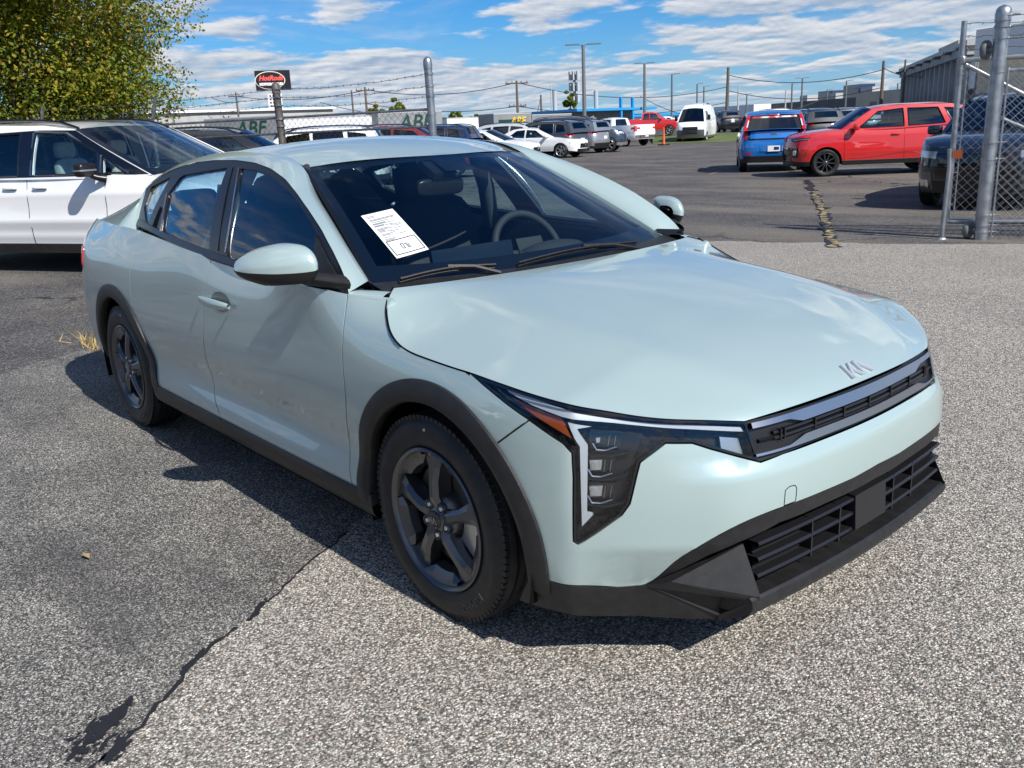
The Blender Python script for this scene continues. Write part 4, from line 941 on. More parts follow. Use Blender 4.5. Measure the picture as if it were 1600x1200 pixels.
# ------------------------------------------------------------------ door handles
for side in (-1, 1):
    k = 1 if side < 0 else -1; fd = [o for o in SED.children if o.name.startswith('front_door')][0 if side < 0 else 1]
    uvh = on1([(317, 466), (362, 479)]); pa, pb = S1(np.array(uvh)); nn = normals_of(S1, np.array(uvh[:1]))[0]; rows = []
    for w in np.linspace(0, 1, 16):
        c = pa*(1-w)+pb*w+nn*(.012+.024*math.sin(np.pi*w)**.6); h = (.010+.010*math.sin(np.pi*w)**.5)
        rows.append([(c+np.array([0, 0, 1])*h*math.sin(t)+nn*.008*math.cos(t))*[1, k, 1] for t in np.linspace(0, 2*np.pi, 12)])
    g = Geo().grid(np.array(rows)); g.build('handle', MAT['sage_paint'], fd, smooth=60)
    cup = on1([(345+14*math.cos(t)+4*math.sin(t), 471.5+16*math.sin(t)) for t in np.linspace(0, 2*np.pi, 22, endpoint=False)])
    panel('cup_shade', S1, CCW(cup), MAT['grey_paint'], fd, side, gap=0, lip=.0, off=.0012, step=.02)  # flat grey patch: shade of the handle cup put into the colour

# ------------------------------------------------------------------ wheels
def make_wheel(parent, design='five', tr=.326, tw=.205, rr=.222, mat_rim=None, detail=True, n=72):
    """axle along y, outer face towards -y, centred on the hub"""
    w = empty('wheel'); w.parent = parent; h = tw/2; g = Geo()
    prof = [(rr-.012, -h+.025), (rr+.002, -h+.010), (rr+.010, -h+.004), (rr+.02, -h+.001), (rr+.035, -h-.003), (rr+.060, -h-.003), (tr-.030, -h+.004), (tr-.014, -h+.013), (tr-.004, -h+.030)]
    gro = [-.048, -.016, .016, .048] if detail else []
    tread = []
    for c in gro: tread += [(tr-.001, c-.006), (tr-.008, c-.005), (tr-.008, c+.005), (tr-.001, c+.006)]
    prof += tread+[(tr-.004, h-.030), (tr-.014, h-.013), (tr-.05, h), (rr, h-.01), (rr-.012, h-.025)]
    g.lathe(prof, n)
    if detail:      # shoulder blocks: sipes as small raised lugs
        for i in range(90):
            t = 2*np.pi*i/90; ca, sa = math.cos(t), math.sin(t); r0 = tr-.0140
            g.box((r0*ca, -h+.024, r0*sa), (.018, .026, .0165), rot=Matrix.Rotation(-t, 3, 'Y'))
    tyre = g.build('tyre', MAT['tyre_rubber'], w, smooth=32)
    mr = mat_rim or MAT['alloy_dark']; g = Geo()
    g.lathe([(rr+.001, -h+.012), (rr+.001, -h+.002), (rr-.004, -h-.002), (rr-.010, -h+.002), (rr-.016, -h+.012), (rr-.020, -h+.045), (rr-.028, h-.03), (rr-.005, h-.02)], n)
    rim = g.build('rim', mr, w, smooth=35)
    yf = -h+.006
    if design == 'five':
        for s_ in range(5):
            t = R(92+72*s_); ca, sa = math.cos(t), math.sin(t); X = np.array([ca, 0, sa]); T = np.array([-sa, 0, ca]); Y = np.array([0, -1., 0]); g = Geo()
            # spoke: waisted near the hub, flaring to the rim, with a raised central facet
            st = [(.040, .034, .022), (.072, .020, .033), (.120, .020, .029), (.165, .031, .020), (rr-.006, .054, .012)]
            rows = []
            for r_, hw, y_ in st:
                b = X*r_+np.array([0, -h+.034, 0])*1.0; tw_ = .004*(r_-.046)/.17
                rows.append([b+T*(-hw+tw_)-Y*.030, b+T*(-hw+tw_)+Y*y_*.55, b+T*(-hw*.40+tw_)+Y*y_, b+T*(hw*.40+tw_)+Y*y_, b+T*(hw+tw_)+Y*y_*.55, b+T*(hw+tw_)-Y*.030])
            g.grid(np.array(rows)); sp = g.build('spoke', mr, w, smooth=14)
            # stepped pad at the rim between two spokes
            t2 = t+R(36); rows = []
            for u_ in np.linspace(-.40, .40, 7):
                q = t2+u_; e = 1-abs(u_)/.40; X2 = np.array([math.cos(q), 0, math.sin(q)]); inner = rr-.030-.026*min(1, e*3)
                rows.append([X2*(rr-.010)+[0, -h+.008, 0], X2*(rr-.022)+[0, -h+.012, 0], X2*(inner+.006)+[0, -h+.026, 0], X2*inner+[0, -h+.055, 0]])
            Geo().grid(np.array(rows)).build('rim_pad', mr, w, smooth=20)
            tl_ = t+R(36); g = Geo(); c = np.array([.050*math.cos(tl_), 0, .050*math.sin(tl_)])
            g.lathe([(0, -h+.008), (.007, -h+.008), (.0095, -h+.012), (.0095, -h+.05)], 10, c=c); lug = g.build('lug_nut', MAT['chrome'], w, smooth=35)
            g = Geo(); g.lathe([(.0115, -h+.03), (.0125, -h+.008), (.0145, -h+.0065), (.017, -h+.010), (.017, -h+.06)], 14, c=c); g.build('lug_well', mr, w, smooth=35)
        g = Geo(); g.lathe([(0, -h+.004), (.026, -h+.005), (.033, -h+.010), (.058, -h+.018), (.075, -h+.034), (.08, -h+.07)], 40); g.build('hub', mr, w, smooth=40)
        g = Geo(); g.lathe([(0, -h+.000), (.026, -h+.001), (.029, -h+.005), (.029, -h+.02)], 32); g.build('hub_cap', MAT['gloss_black'], w, smooth=40)
        g = Geo(); emblem(g, np.array([0, -h-.0005, 0]), np.array([1., 0, 0]), np.array([0, 0, 1.]), .019, .001); g.build('hub_emblem', MAT['satin_chrome'], w)
    else:
        ns = 10 if design == 'multi' else 6
        for s_ in range(ns):
            t = 2*np.pi*s_/ns+.3; X = np.array([math.cos(t), 0, math.sin(t)]); T = np.array([-math.sin(t), 0, math.cos(t)]); Y = np.array([0, -1., 0]); g = Geo(); hw = .016 if ns == 10 else .032
            rows = [[X*r_+T*-q+[0, -h+.05, 0], X*r_+T*-q*.8+[0, -h+.02-y_, 0], X*r_+T*q*.8+[0, -h+.02-y_, 0], X*r_+T*q+[0, -h+.05, 0]] for r_, q, y_ in ((.03, hw*1.1, .005), (.12, hw*.8, .0), (rr-.008, hw*1.3, .004))]
            g.grid(np.array(rows)); g.build('spoke', mr, w, smooth=25)
        g = Geo(); g.lathe([(0, -h+.008), (.03, -h+.010), (.045, -h+.02), (.06, -h+.05)], 24); g.build('hub', mr, w, smooth=40)
    g = Geo(); g.lathe([(.06, -h+.075), (.06, -h+.068), (rr-.062 if design == 'five' else rr-.05, -h+.068), (rr-.062 if design == 'five' else rr-.05, -h+.09)], 40); g.build('brake_disc', MAT['brake_steel'] if design == 'five' else MAT['deep_black'], w, smooth=40)
    if design == 'five':
        g = Geo(); g.lathe([(.085, -h+.05), (.15, -h+.05), (.165, -h+.055), (.165, -h+.10), (.085, -h+.10)], 14, a0=R(-38), a1=R(32)); g.build('caliper', MAT['alloy_silver'], w, smooth=30)
    g = Geo(); g.lathe([(0, h-.02), (.19, h-.02), (rr-.02, h-.03)], 24); g.build('inner_plate', MAT['deep_black'], w)
    return w
W1 = make_wheel(SED); W1.location = (0, -.7965, .322)
def tyre_text(w, s, r, a, size):
    v, f = text_geo(s, size, .0012, bold=.0006); g = Geo(); V = []
    for x, y, z in v:
        t = a-x/r; rr_ = r+y; V.append((rr_*math.cos(t), -.1025-.0036-z-.0004, rr_*math.sin(t)))
    g.add(V, f); g.build('tyre_lettering', MAT['rubber'], w)

# lettering reads from outside: run it the other way round the wheel
def tyre_text2(w, s, r, a, size):
    v, f = text_geo(s, size, .0014, bold=.0008); V = []
    for x, y, z in v:
        t = a-x/r; q = r+y; V.append((q*math.cos(t), -.1025-.0040-z, q*math.sin(t)))
    principled('tyre_letter', (.05, .05, .052), .5)
    Geo().add(V, f).build('tyre_lettering', MAT['tyre_letter'], w)
tyre_text2(W1, 'KUMHO', .272, R(-50), .034)
g = Geo(); g.lathe([(0, -.1072), (.0042, -.1068), (.0045, -.103)], 10, c=(-.008, 0, .2835)); g.build('tyre_mark', MAT['yellow_dot'], W1)
g = Geo(); g.lathe([(0, -.1030), (.0045, -.1026), (.005, -.098)], 10, c=(.006, 0, .2145)); g.build('rim_mark', MAT['orange_dot'], W1)
W2 = copy_tree(W1, SED); W2.location = (-2.72, -.7965, .322); W2.rotation_euler = (0, R(9), 0)
for x in (0, -2.72):
    W3 = copy_tree(W1, SED); W3.location = (x, .7965, .322); W3.rotation_euler = (0, R(23), R(180))

# ------------------------------------------------------------------ inner structure and cabin
g = Geo()
g.bbox((-.47, -.60, .17), (.70, .60, .72)); g.bbox((-3.70, -.60, .20), (-2.45, .60, .85)); g.bbox((-2.30, -.86, .19), (-.40, .86, .33)); g.bbox((.30, -.72, .25), (.62, .72, .60))
g.bbox((-3.55, -.80, .30), (-3.13, .80, .80)); g.bbox((-.50, -.84, .34), (-.40, .84, .90))
g.build('underbody', MAT['deep_black'], SED)
for side in (-1, 1):
    g = Geo(); g.grid(np.array([[(x, side*(float(yb(x)[0])-.055), float(belt_z(x)[0])-.02), (x, side*(float(yb(x)[0])-.075), .70), (x, side*.80, .30)] for x in np.linspace(-2.5, -.45, 20)]))
    g.build('door_card', MAT['interior'], SED, smooth=40)
# dashboard
def dashS(s, t):  # s across, t front->rear
    return (-.42-.42*t+.05*s*s*(1-t), .74*s, .905+.012*math.sin(np.pi*t)-.02*t)
g = Geo(); g.grid(np.array([[dashS(s, t) for t in np.linspace(0, 1, 8)]+[(-.87, .74*s, .80), (-.80, .74*s, .55)] for s in np.linspace(-1, 1, 24)])); DASH = g.build('dashboard', MAT['dash_top'], SED, smooth=40)
g = Geo(); g.grid(np.array([[(-.74-.12*w, .38+.17*c, .915+.035*math.sin(np.pi*w)*math.sqrt(max(0, 1-c*c))+.012) for w in np.linspace(0, 1, 6)] for c in np.linspace(-1, 1, 12)])); g.build('gauge_hood', MAT['interior'], DASH, smooth=50)
g = Geo(); g.box((-.86, -.02, .93), (.02, .42, .10), rot=Matrix.Rotation(R(-12), 3, 'Y')); g.build('display', MAT['gloss_black'], DASH)
# steering wheel
g = Geo(); th = np.linspace(0, 2*np.pi, 41); cst = np.array([-.95, .37, .90]); tilt = Matrix.Rotation(R(-25), 3, 'Y')
ring = np.array([np.array(tilt@Vector((0, .185*math.cos(t), .18*math.sin(t))))+cst for t in th]); g.tube(ring, .017, 8, cap=False)
for t in (0, np.pi, -np.pi/2): g.tube([cst, np.array(tilt@Vector((0, .18*math.cos(t), .175*math.sin(t))))+cst], .018, 6)
g.box(cst, (.05, .15, .12), rot=tilt); g.tube([cst, cst+[.22, 0, -.06]], .03, 8); g.build('steering_wheel', MAT['interior'], SED, smooth=50)
# seats
def rbox(g, c, d, rot=None, r=.3, n=10, m=10):
    """soft cushion: superellipsoid"""
    rows = []
    for a in np.linspace(-np.pi/2, np.pi/2, n):
        row = []
        for b_ in np.linspace(0, 2*np.pi, m*2, endpoint=True):
            e = .45; f = lambda q: math.copysign(abs(q)**e, q)
            p = np.array([f(math.cos(a))*f(math.cos(b_))*d[0]/2, f(math.cos(a))*f(math.sin(b_))*d[1]/2, f(math.sin(a))*d[2]/2])
            if rot is not None: p = np.array(rot@Vector(p))
            row.append(p+np.array(c))
        rows.append(row)
    g.grid(np.array(rows)); return g
for y in (-.37, .37):
    st = empty('front_seat', (0, 0, 0)); st.parent = SED
    g = Geo(); rbox(g, (-1.32, y, .52), (.52, .50, .17)); g.build('cushion', MAT['interior'], st, smooth=60)
    g = Geo(); rbox(g, (-1.63, y, .83), (.15, .50, .62), Matrix.Rotation(R(-18), 3, 'Y')); g.build('backrest', MAT['interior'], st, smooth=60)
    g = Geo(); rbox(g, (-1.77, y, 1.19), (.11, .27, .19), Matrix.Rotation(R(-14), 3, 'Y')); g.tube([(-1.74, y-.06, 1.05), (-1.76, y-.06, 1.16)], .008, 6); g.tube([(-1.74, y+.06, 1.05), (-1.76, y+.06, 1.16)], .008, 6); g.build('headrest', MAT['interior'], st, smooth=60)
g = Geo(); rbox(g, (-2.28, 0, .50), (.50, 1.3, .17)); rbox(g, (-2.58, 0, .82), (.15, 1.3, .60), Matrix.Rotation(R(-22), 3, 'Y'))
for y in (-.42, 0, .42): rbox(g, (-2.72, y, 1.13), (.10, .25, .13), Matrix.Rotation(R(-18), 3, 'Y'))
g.build('rear_seat', MAT['interior'], SED, smooth=60)
g = Geo(); g.grid(np.array([[(-2.70, y, 1.0), (-3.35, y*.95, 1.03)] for y in np.linspace(-.68, .68, 4)])); g.build('parcel_shelf', MAT['interior'], SED)
g = Geo(); U_ = np.linspace(-.98, .98, 20); g.grid(np.array([[roofS([[s, t]])[0]-[0, 0, .035] for t in np.linspace(.03, .97, 14)] for s in U_])); g.build('headliner', MAT['headliner'], ROOF, smooth=60)
# inside of pillars
for side in (-1, 1):
    k = 1 if side < 0 else -1
    g = Geo(); g.tube([(-1.72, side*.79, .95), (-1.64, side*.70, 1.15), (-1.60, side*.61, 1.33)], .045, 8); g.build('pillar_trim', MAT['interior_grey'], SED, smooth=50)
    g = Geo(); g.tube([np.array(p)*[1, -side, 1]+[-.03, -side*.03, -.02] for p in (Wall[6], Wall[8], Wall[10], Wall[11])], .035, 8); g.build('pillar_trim', MAT['interior'], SED, smooth=50)
    g = Geo(); g.grid(np.array([[(x, side*(.78-.07*w), .98+.28*w) for w in (0, 1)] for x in (-1.70, -1.665)])); g.build('seat_belt', MAT['interior_grey'], SED)
# rear view mirror
uvm = px_to_uv(screenS, [(708, 270)], (-1, 1, 0, 1))[0]; pm = screenS([uvm])[0]+[-.02, 0, -.03]
g = Geo(); rbox(g, pm+[-.075, 0, -.025], (.035, .235, .072), Matrix.Rotation(R(10), 3, 'Y')); g.tube([pm+[-.06, 0, 0], pm+[-.08, 0, .04]], .014, 6); g.box(pm+[-.09, 0, .045], (.12, .11, .03), rot=Matrix.Rotation(R(28), 3, 'Y')); g.build('rearview_mirror', MAT['satin_plastic'], SED, smooth=50)
# ------------------------------------------------------------------ paper sheet on the windscreen
sheet_px = [(564, 338), (613, 326.5), (670, 390), (620, 404.5)]
suv = px_to_uv(screenS, sheet_px, (-1, 1, 0, 1))
def sheet_pt(u, v, o=.0015):
    a, b, c, d = map(np.array, suv); q = (a*(1-u)+b*u)*(1-v)+(d*(1-u)+c*u)*v; p = screenS([q])[0]; n = normals_of(screenS, np.array([q]), 1e-3)[0]; n = n if n[2] > 0 else -n; return p+n*o
g = Geo(); g.grid(np.array([[sheet_pt(u, v) for v in np.linspace(0, 1, 14)] for u in np.linspace(0, 1, 8)])); PS = g.build('window_sheet', MAT['paper'], None, smooth=60)
tag(PS, 'white printed paper sheet with a boxed stamp taped on the sedan windscreen', 'paper')
def ink(u0, u1, v0, v1, mat, nm='print_line'):
    g = Geo(); g.grid(np.array([[sheet_pt(u, v, .0030) for v in (v0, (v0+v1)/2, v1)] for u in np.linspace(u0, u1, 6)])); return g.build(nm, MAT[mat], PS)
for v, a, b in ((.06, .08, .36), (.14, .12, .90), (.165, .10, .84), (.20, .10, .62), (.36, .10, .46), (.36, .62, .86), (.46, .40, .70), (.56, .10, .30), (.60, .08, .40), (.625, .08, .36), (.09, .10, .30), (.235, .10, .50), (.255, .10, .72), (.285, .10, .40), (.305, .10, .66), (.33, .55, .88), (.385, .10, .55), (.41, .10, .30), (.41, .60, .85), (.435, .12, .48), (.49, .10, .52), (.515, .10, .36), (.54, .60, .80)):
    ink(a, b, v, v+.014, 'ink_grey')
for a, b, c, d in ((.05, .95, .650, .665), (.05, .95, .940, .955), (.05, .075, .655, .955), (.925, .95, .655, .955)): ink(a, b, c, d, 'ink', 'box_rule')
for a, b, c, d in ((.36, .38, .75, .86), (.36, .44, .75, .762), (.43, .45, .76, .85), (.38, .44, .848, .86), (.47, .58, .765, .777), (.515, .53, .765, .86), (.55, .565, .79, .86), (.59, .605, .77, .86), (.55, .62, .85, .86)): ink(a, b, c, d, 'ink', 'stamp_mark')
# ================================================================== the other vehicles
def seg_spline(pts): 
    P = np.array(pts, float); return pch(P[::-1, 0], P[::-1, 1]) if P[0, 0] > P[-1, 0] else pch(P[:, 0], P[:, 1])
class Car:
    """one parked vehicle. local frame: x forward from the front axle, y left, z up"""
    def __init__(s, name, label, cat, paint, T, loc, heading, group=None, step=.09, clad=None):
        s.T = T; s.paint = MAT[paint]; s.step = step; s.root = empty(name, (loc[0], loc[1], loc[2] if len(loc) > 2 else 0), heading, label, cat, group)
        xf, xr, W = T['xf'], T['xr'], T['W']; cf, cr = T.get('cf', 1.), T.get('cr', .7)
        base = [(xr, 0), (xr+.02*cr, W*.45), (xr+.09*cr, W*.76), (xr+.26*cr, W*.93), (xr+.60*cr, W*.985), (xr*.5+xf*.5-.3, W), (xf-.75*cf, W*.985), (xf-.40*cf, W*.93), (xf-.18*cf, W*.78), (xf-.05*cf, W*.47), (xf, 0)]
        B = np.array([(base[1][0], -base[1][1])]+base+[(base[-2][0], -base[-2][1])], float); k = np.r_[0, np.cumsum(np.linalg.norm(np.diff(B, axis=0), axis=1))]; k -= k[1]
        s.k, s.B, s.AC = k, B, k[-2]; s.ta = np.linspace(0, s.AC, 1500); s.tp = nat_basis(k, s.ta)@B
        s.zt = seg_spline(T['top']); s.zm = T.get('zm', .70); s.tuck = T.get('tuck', .10)
        s.fr = T.get('fr', (.0, .0)); s.belt = seg_spline(T['belt']) if 'belt' in T else s.zt
    def ax(s, x):
        i0 = np.argmax(s.tp[:, 1] > s.T['W']*.6); i1 = len(s.tp)-1-np.argmax(s.tp[::-1, 1] > s.T['W']*.6); return float(np.interp(x, s.tp[i0:i1, 0], s.ta[i0:i1]))
    def xa(s, a): return float(np.interp(a, s.ta, s.tp[:, 0]))
    def S(s, uv):
        uv = np.atleast_2d(uv); a = uv[:, 0].copy(); z = uv[:, 1]; mir = a > s.AC; a = np.where(mir, 2*s.AC-a, a)
        b = nat_basis(s.k, a)@s.B; t = nat_basis(s.k, a+1e-3)@s.B-nat_basis(s.k, a-1e-3)@s.B; t /= np.linalg.norm(t, axis=1)[:, None]; n = np.stack([-t[:, 1], t[:, 0]], 1)
        d = z-s.zm; off = np.where(d < 0, -s.tuck*(d/.5)**2, -s.T.get('shoulder', .16)*(d/.5)**2)
        nose = np.clip((b[:, 0]-(s.T['xf']-.6))/.6, 0, 1)*s.T.get('nose', .10); tail = np.clip(((s.T['xr']+.5)-b[:, 0])/.5, 0, 1)*s.T.get('tail', .03)
        off = off-np.where(d > 0, (nose+tail)*(d/.35)**2, 0)
        for zc, wd, am in s.T.get('crease', ((.58, .09, .010), (.93, .05, .006))): off = off+am*np.exp(-((z-zc)/wd)**2)
        x = b[:, 0]+n[:, 0]*off; y = b[:, 1]+n[:, 1]*off
        return np.stack([x, np.where(mir, y, -y), z], 1)
    def C(s, uv):
        uv = np.atleast_2d(uv); x, z = uv[:, 0], uv[:, 1]; T = s.T; zb = s.belt(x); W = T['W']
        mid = (T['cab'][0][0]+T['cab'][-1][0])/2; hl = abs(T['cab'][0][0]-T['cab'][-1][0])/2
        y = W*T.get('cabw', .955)-T.get('taper', .06)*np.abs((x-mid)/hl)**3-T.get('tumble', .30)*(z-zb)-.25*np.maximum(z-zb, 0)**2
        return np.stack([x, -y, z], 1)
    def body(s):
        T = s.T; zb = T.get('zb', .24); wr = T['wr']+.045; arcs = []
        wx = [0, -T['wb']]
        bot = [(0, zb)]
        cuts = sorted(wx)
        for c in cuts:
            th = np.radians(np.linspace(180, 0, 18)); r_ = wr
            bot += [(s.ax(c+r_*math.cos(t)), max(zb, T['wr']+r_*math.sin(t))) for t in th]
        bot.append((s.AC, zb))
        at_ = np.linspace(s.AC, 0, 60); top = [(a, float(s.zt(s.xa(a))[0])) for a in at_]
        poly = bot+top
        for side in (-1, 1): panel('body_side', s.S, poly, s.paint, s.root, side, step=s.step, gap=0, lip=.03)
        # hood / deck: sheets bridging the two top edges
        def cap(x0, x1, name, mat, crown=.05, drop=0., n=14):
            rows = []
            a0, a1 = s.ax(x0) if x0 > T['xr']+.3 else 0, s.ax(x1) if x1 < T['xf']-.5 else s.AC-1e-3
            for a in np.linspace(a0, a1, n):
                p = s.S([[a, float(s.zt(s.xa(a))[0])]])[0]; e = min(1, abs(p[1])/(T['W']*.5))
                rows.append([(p[0], p[1]*q, p[2]+crown*e*(1-q*q)**.8-drop) for q in np.linspace(-1, 1, 15)])
            return Geo().grid(np.array(rows)).build(name, mat, s.root, smooth=50)
        s.cap = cap
        if T.get('hood', True): cap(T['cab'][0][0]-.25, T['xf'], 'hood', s.paint, T.get('crown', .045))
        if 'deck' in T: cap(T['xr'], T['deck'], 'deck_lid', s.paint if not T.get('bed') else MAT['deep_black'], .03 if not T.get('bed') else 0, .0 if not T.get('bed') else .28)
        g = Geo(); g.bbox((T['xr']+.35, -T['W']*.62, zb+.02), (T['xf']-.35, T['W']*.62, .62)); g.bbox((-T['wb']+wr+.04, -T['W']*.9, zb), (-wr-.04, T['W']*.9, .55)); g.build('underbody', MAT['deep_black'], s.root)
        for c in wx:
            for side in (-1, 1):
                g = Geo(); rows = [[(c+(wr+.0)*math.cos(t), side*y, max(zb, T['wr']+(wr)*math.sin(t))) for y in (T['W']*.95, T['W']*.6)] for t in np.radians(np.linspace(0, 180, 14))]
                g.grid(np.array(rows)); g.poly([r[1] for r in rows]); g.build('wheel_liner', MAT['deep_black'], s.root)
        if T.get('lower'):       # dark lower trim
            m = MAT[T['lower']]; h = T.get('lowh', .14)
            P = bot[:]; mid = [(s.AC, zb+h)]+[(a, zb+h) for a in np.linspace(s.AC, 0, 60)]
            rows = []
            for side in (-1, 1):
                g = Geo()
                for (x0, x1) in ((T['xr'], -T['wb']-wr), (-T['wb']+wr, -wr), (wr, T['xf'])):
                    a0 = 0 if x0 == T['xr'] else s.ax(x0); a1 = s.AC if x1 == T['xf'] else s.ax(x1)
                    g.grid(offset_pts(s.S, [[(a, z, o) for z, o in ((zb-.02, -.03), (zb-.01, .008), (zb+h-.01, .010), (zb+h, -.004))] for a in np.linspace(a0, a1, 14)], side))
                g.build('lower_trim', m, s.root, smooth=40)
        if T.get('archtrim'):
            for c in wx:
                for side in (-1, 1):
                    g = Geo(); rows = []
                    for t in np.radians(np.linspace(-4, 184, 26)):
                        rows.append([(s.ax(c+r_*math.cos(t)), max(zb, T['wr']+r_*math.sin(t)), o) for r_, o in ((wr+.05, -.004), (wr+.048, .012), (wr-.003, .014), (wr-.004, -.03))])
                    g.grid(offset_pts(s.S, rows, side)).build('arch_trim', MAT[T['lower']], s.root, smooth=40)
        return s
    def cabin(s, glass='car_glass', rails=True, interior=True):
        T = s.T; cab = T['cab']; cx0, cx1 = cab[0][0], cab[-1][0]
        botl = [(x, float(s.belt(x)[0])-.03) for x in np.linspace(cx1, cx0, 14)]
        poly = [(x, z) for x, z in cab[::-1]]+[(x, z) for x, z in botl[::-1]][1:-1]
        CCW_ = lambda p: p if area2(p) > 0 else p[::-1]
        wins = [CCW_(w) for w in T['win']]
        for side in (-1, 1):
            cs = panel('cabin_side', s.C, CCW_(poly), MAT[T['pillar']] if T.get('pillar') else s.paint, s.root, side, step=s.step*1.2, gap=0, lip=.04, holes=wins)
            for i, w in enumerate(wins):
                panel('window', s.C, w, MAT[T['wing'][i] if T.get('wing') else glass], s.root, side, gap=-.006, lip=0, off=-.012, step=.25)
                if T.get('winframe', True):
                    c = s.C(densify(np.array(w), .12)); c = np.vstack([c, c[:1]])*[1, -side, 1]+np.array([0, side*.004, 0])
                    Geo().tube(c, .012, 4, cap=False).build('window_frame', MAT[T.get('framemat', 'satin_plastic')], s.root)
        E = lambda p, y=None: s.C([p])[0]
        nA = T.get('nA', 1)         # cab[0]->cab[nA] is the A line, cab[nA]..cab[nD] roof, cab[nD]->cab[-1] rear
        nD = T.get('nD', len(cab)-2)
        def sheetline(pts, name, mat, bul, t0=0., t1=1., inset=1., n=12, m=15, up=False):
            L = poly3([s.C([p])[0] for p in pts], 40) if len(pts) < 3 else curve3([s.C([p])[0] for p in pts], 40)
            rows = []
            for t in np.linspace(t0, t1, n):
                p = L[int(round(t*39))]; i = int(round(t*39)); d = L[min(i+1, 39)]-L[max(i-1, 0)]; nn = np.array([d[2], 0, -d[0]]); nn /= np.linalg.norm(nn)
                if up and nn[2] < 0: nn = -nn
                if not up and nn[0]*bul[1] < 0: nn = -nn
                rows.append([np.array([p[0], p[1]*q*inset, p[2]])+nn*(bul[0]*(1-q*q)+(bul[2] if len(bul) > 2 else 0)) for q in np.linspace(-1, 1, m)])
            return Geo().grid(np.array(rows)).build(name, mat, s.root, smooth=50)
        s.sheetline = sheetline
        sheetline(cab[:nA+1], 'windscreen', MAT[T.get('screen', glass)], (.10, 1), inset=.94)
        sheetline(cab[:nA+1], 'windscreen_frame', MAT['satin_plastic'], (.09, 1, -.02), .0, .10, 1.0, 3)
        for side in (-1, 1):     # A pillar face
            L = poly3([s.C([p])[0] for p in cab[:nA+1]], 8); g = Geo(); g.grid(np.array([[p*[1, -side, 1], (p*[1, .93, 1]+[.012, 0, .008])*[1, -side, 1]] for p in L])); g.build('pillar', MAT[T['apil']] if T.get('apil') else s.paint, s.root)
        sheetline(cab[nA:nD+1], 'roof', s.paint if not T.get('roofmat') else MAT[T['roofmat']], (T.get('rc', .045), 1, .0), n=16, up=True)
        g0, g1 = T.get('rearglass', (.06, .55))
        rl = cab[nD:]
        rr_ = sheetline(rl, 'rear_panel', s.paint, (.05, -1))
        sheetline(rl, 'rear_window', MAT[T.get('rglass', 'privacy_glass')], (.05, -1, .008), g0, g1, T.get('rgw', .86), 8)
        if rails and T.get('rails'):
            for side in (-1, 1):
                c = curve3([s.C([(x, z)])[0]*[1, .93, 1]+[0, 0, .05] for x, z in cab[nA:nD+1]], 12)*[1, -side, 1]; c[0, 2] -= .04; c[-1, 2] -= .04; Geo().tube(c, .02, 6).build('roof_rail', MAT[T['rails']], s.root, smooth=40)
        if interior:
            x0, x1 = cab[0][0]-.1, cab[-1][0]+.1; g = Geo(); g.bbox((min(x0, x1), -T['W']*.8, .55), (max(x0, x1), T['W']*.8, .62))
            xd = cab[0][0]; 
            for xx in T.get('seats', (-1.45, -2.3)):
                for y in (-.38, .38):
                    rbox(g, (xx, y, float(s.belt(xx)[0])-.12), (.14, .46, .55), Matrix.Rotation(R(-16), 3, 'Y'), n=6, m=5); rbox(g, (xx-.12, y, float(s.belt(xx)[0])+.22), (.10, .26, .18), n=6, m=5)
            g.bbox((xd-.55, -T['W']*.8, .60), (xd-.05, T['W']*.8, float(s.belt(xd)[0])-.06)); g.build('interior', MAT['interior'], s.root, smooth=40)
        return s
    def wheels(s, rim='alloy_silver', design='multi', n=40, tw=.21):
        T = s.T; w = make_wheel(s.root, design, T['wr'], tw, T['wr']*T.get('rimf', .70), MAT[rim], False, n); y = T['W']-tw/2-.025
        w.location = (0, -y, T['wr'])
        for x, sd in ((-T['wb'], -1), (0, 1), (-T['wb'], 1)):
            c = copy_tree(w, s.root); c.location = (x, sd*y, T['wr']); c.rotation_euler = (0, .4*sd+x, R(180) if sd > 0 else 0)
        return s
    def patch(s, name, poly, mat, sides=(-1, 1), off=.006, step=.12, lip=.012):
        for sd in sides: panel(name, s.S, poly if area2(poly) > 0 else poly[::-1], MAT[mat], s.root, sd, step=step, gap=0, off=off, lip=lip)
        return s
    def fy(s, y): return float(np.interp(-abs(y), -s.tp[len(s.tp)*2//3:, 1], s.ta[len(s.tp)*2//3:]))
    def ry(s, y): return float(np.interp(abs(y), s.tp[:len(s.tp)//3, 1], s.ta[:len(s.tp)//3]))
    def fpatch(s, name, y0, y1, z0, z1, mat, sides=(-1, 1), off=.006): return s.patch(name, [(s.fy(y1), z0), (s.fy(y0), z0), (s.fy(y0), z1), (s.fy(y1), z1)], mat, sides, off)
    def rpatch(s, name, y0, y1, z0, z1, mat, sides=(-1, 1), off=.006): return s.patch(name, [(s.ry(y0), z0), (s.ry(y1), z0), (s.ry(y1), z1), (s.ry(y0), z1)], mat, sides, off)
    def fwide(s, name, y, z0, z1, mat, off=.006): return s.patch(name, [(s.fy(y), z0), (2*s.AC-s.fy(y), z0), (2*s.AC-s.fy(y), z1), (s.fy(y), z1)], mat, (-1,), off)
    def rwide(s, name, y, z0, z1, mat, off=.006):
        g = Geo(); a = np.linspace(0, s.ry(y), 8)
        g.grid(np.array([[(s.S([[q, z]])[0]-[off, 0, 0])*[1, sg, 1] for z in (z0, z1)] for q, sg in [(q, 1) for q in a[::-1]]+[(q, -1) for q in a[1:]]])); g.build(name, MAT[mat], s.root, smooth=40); return s
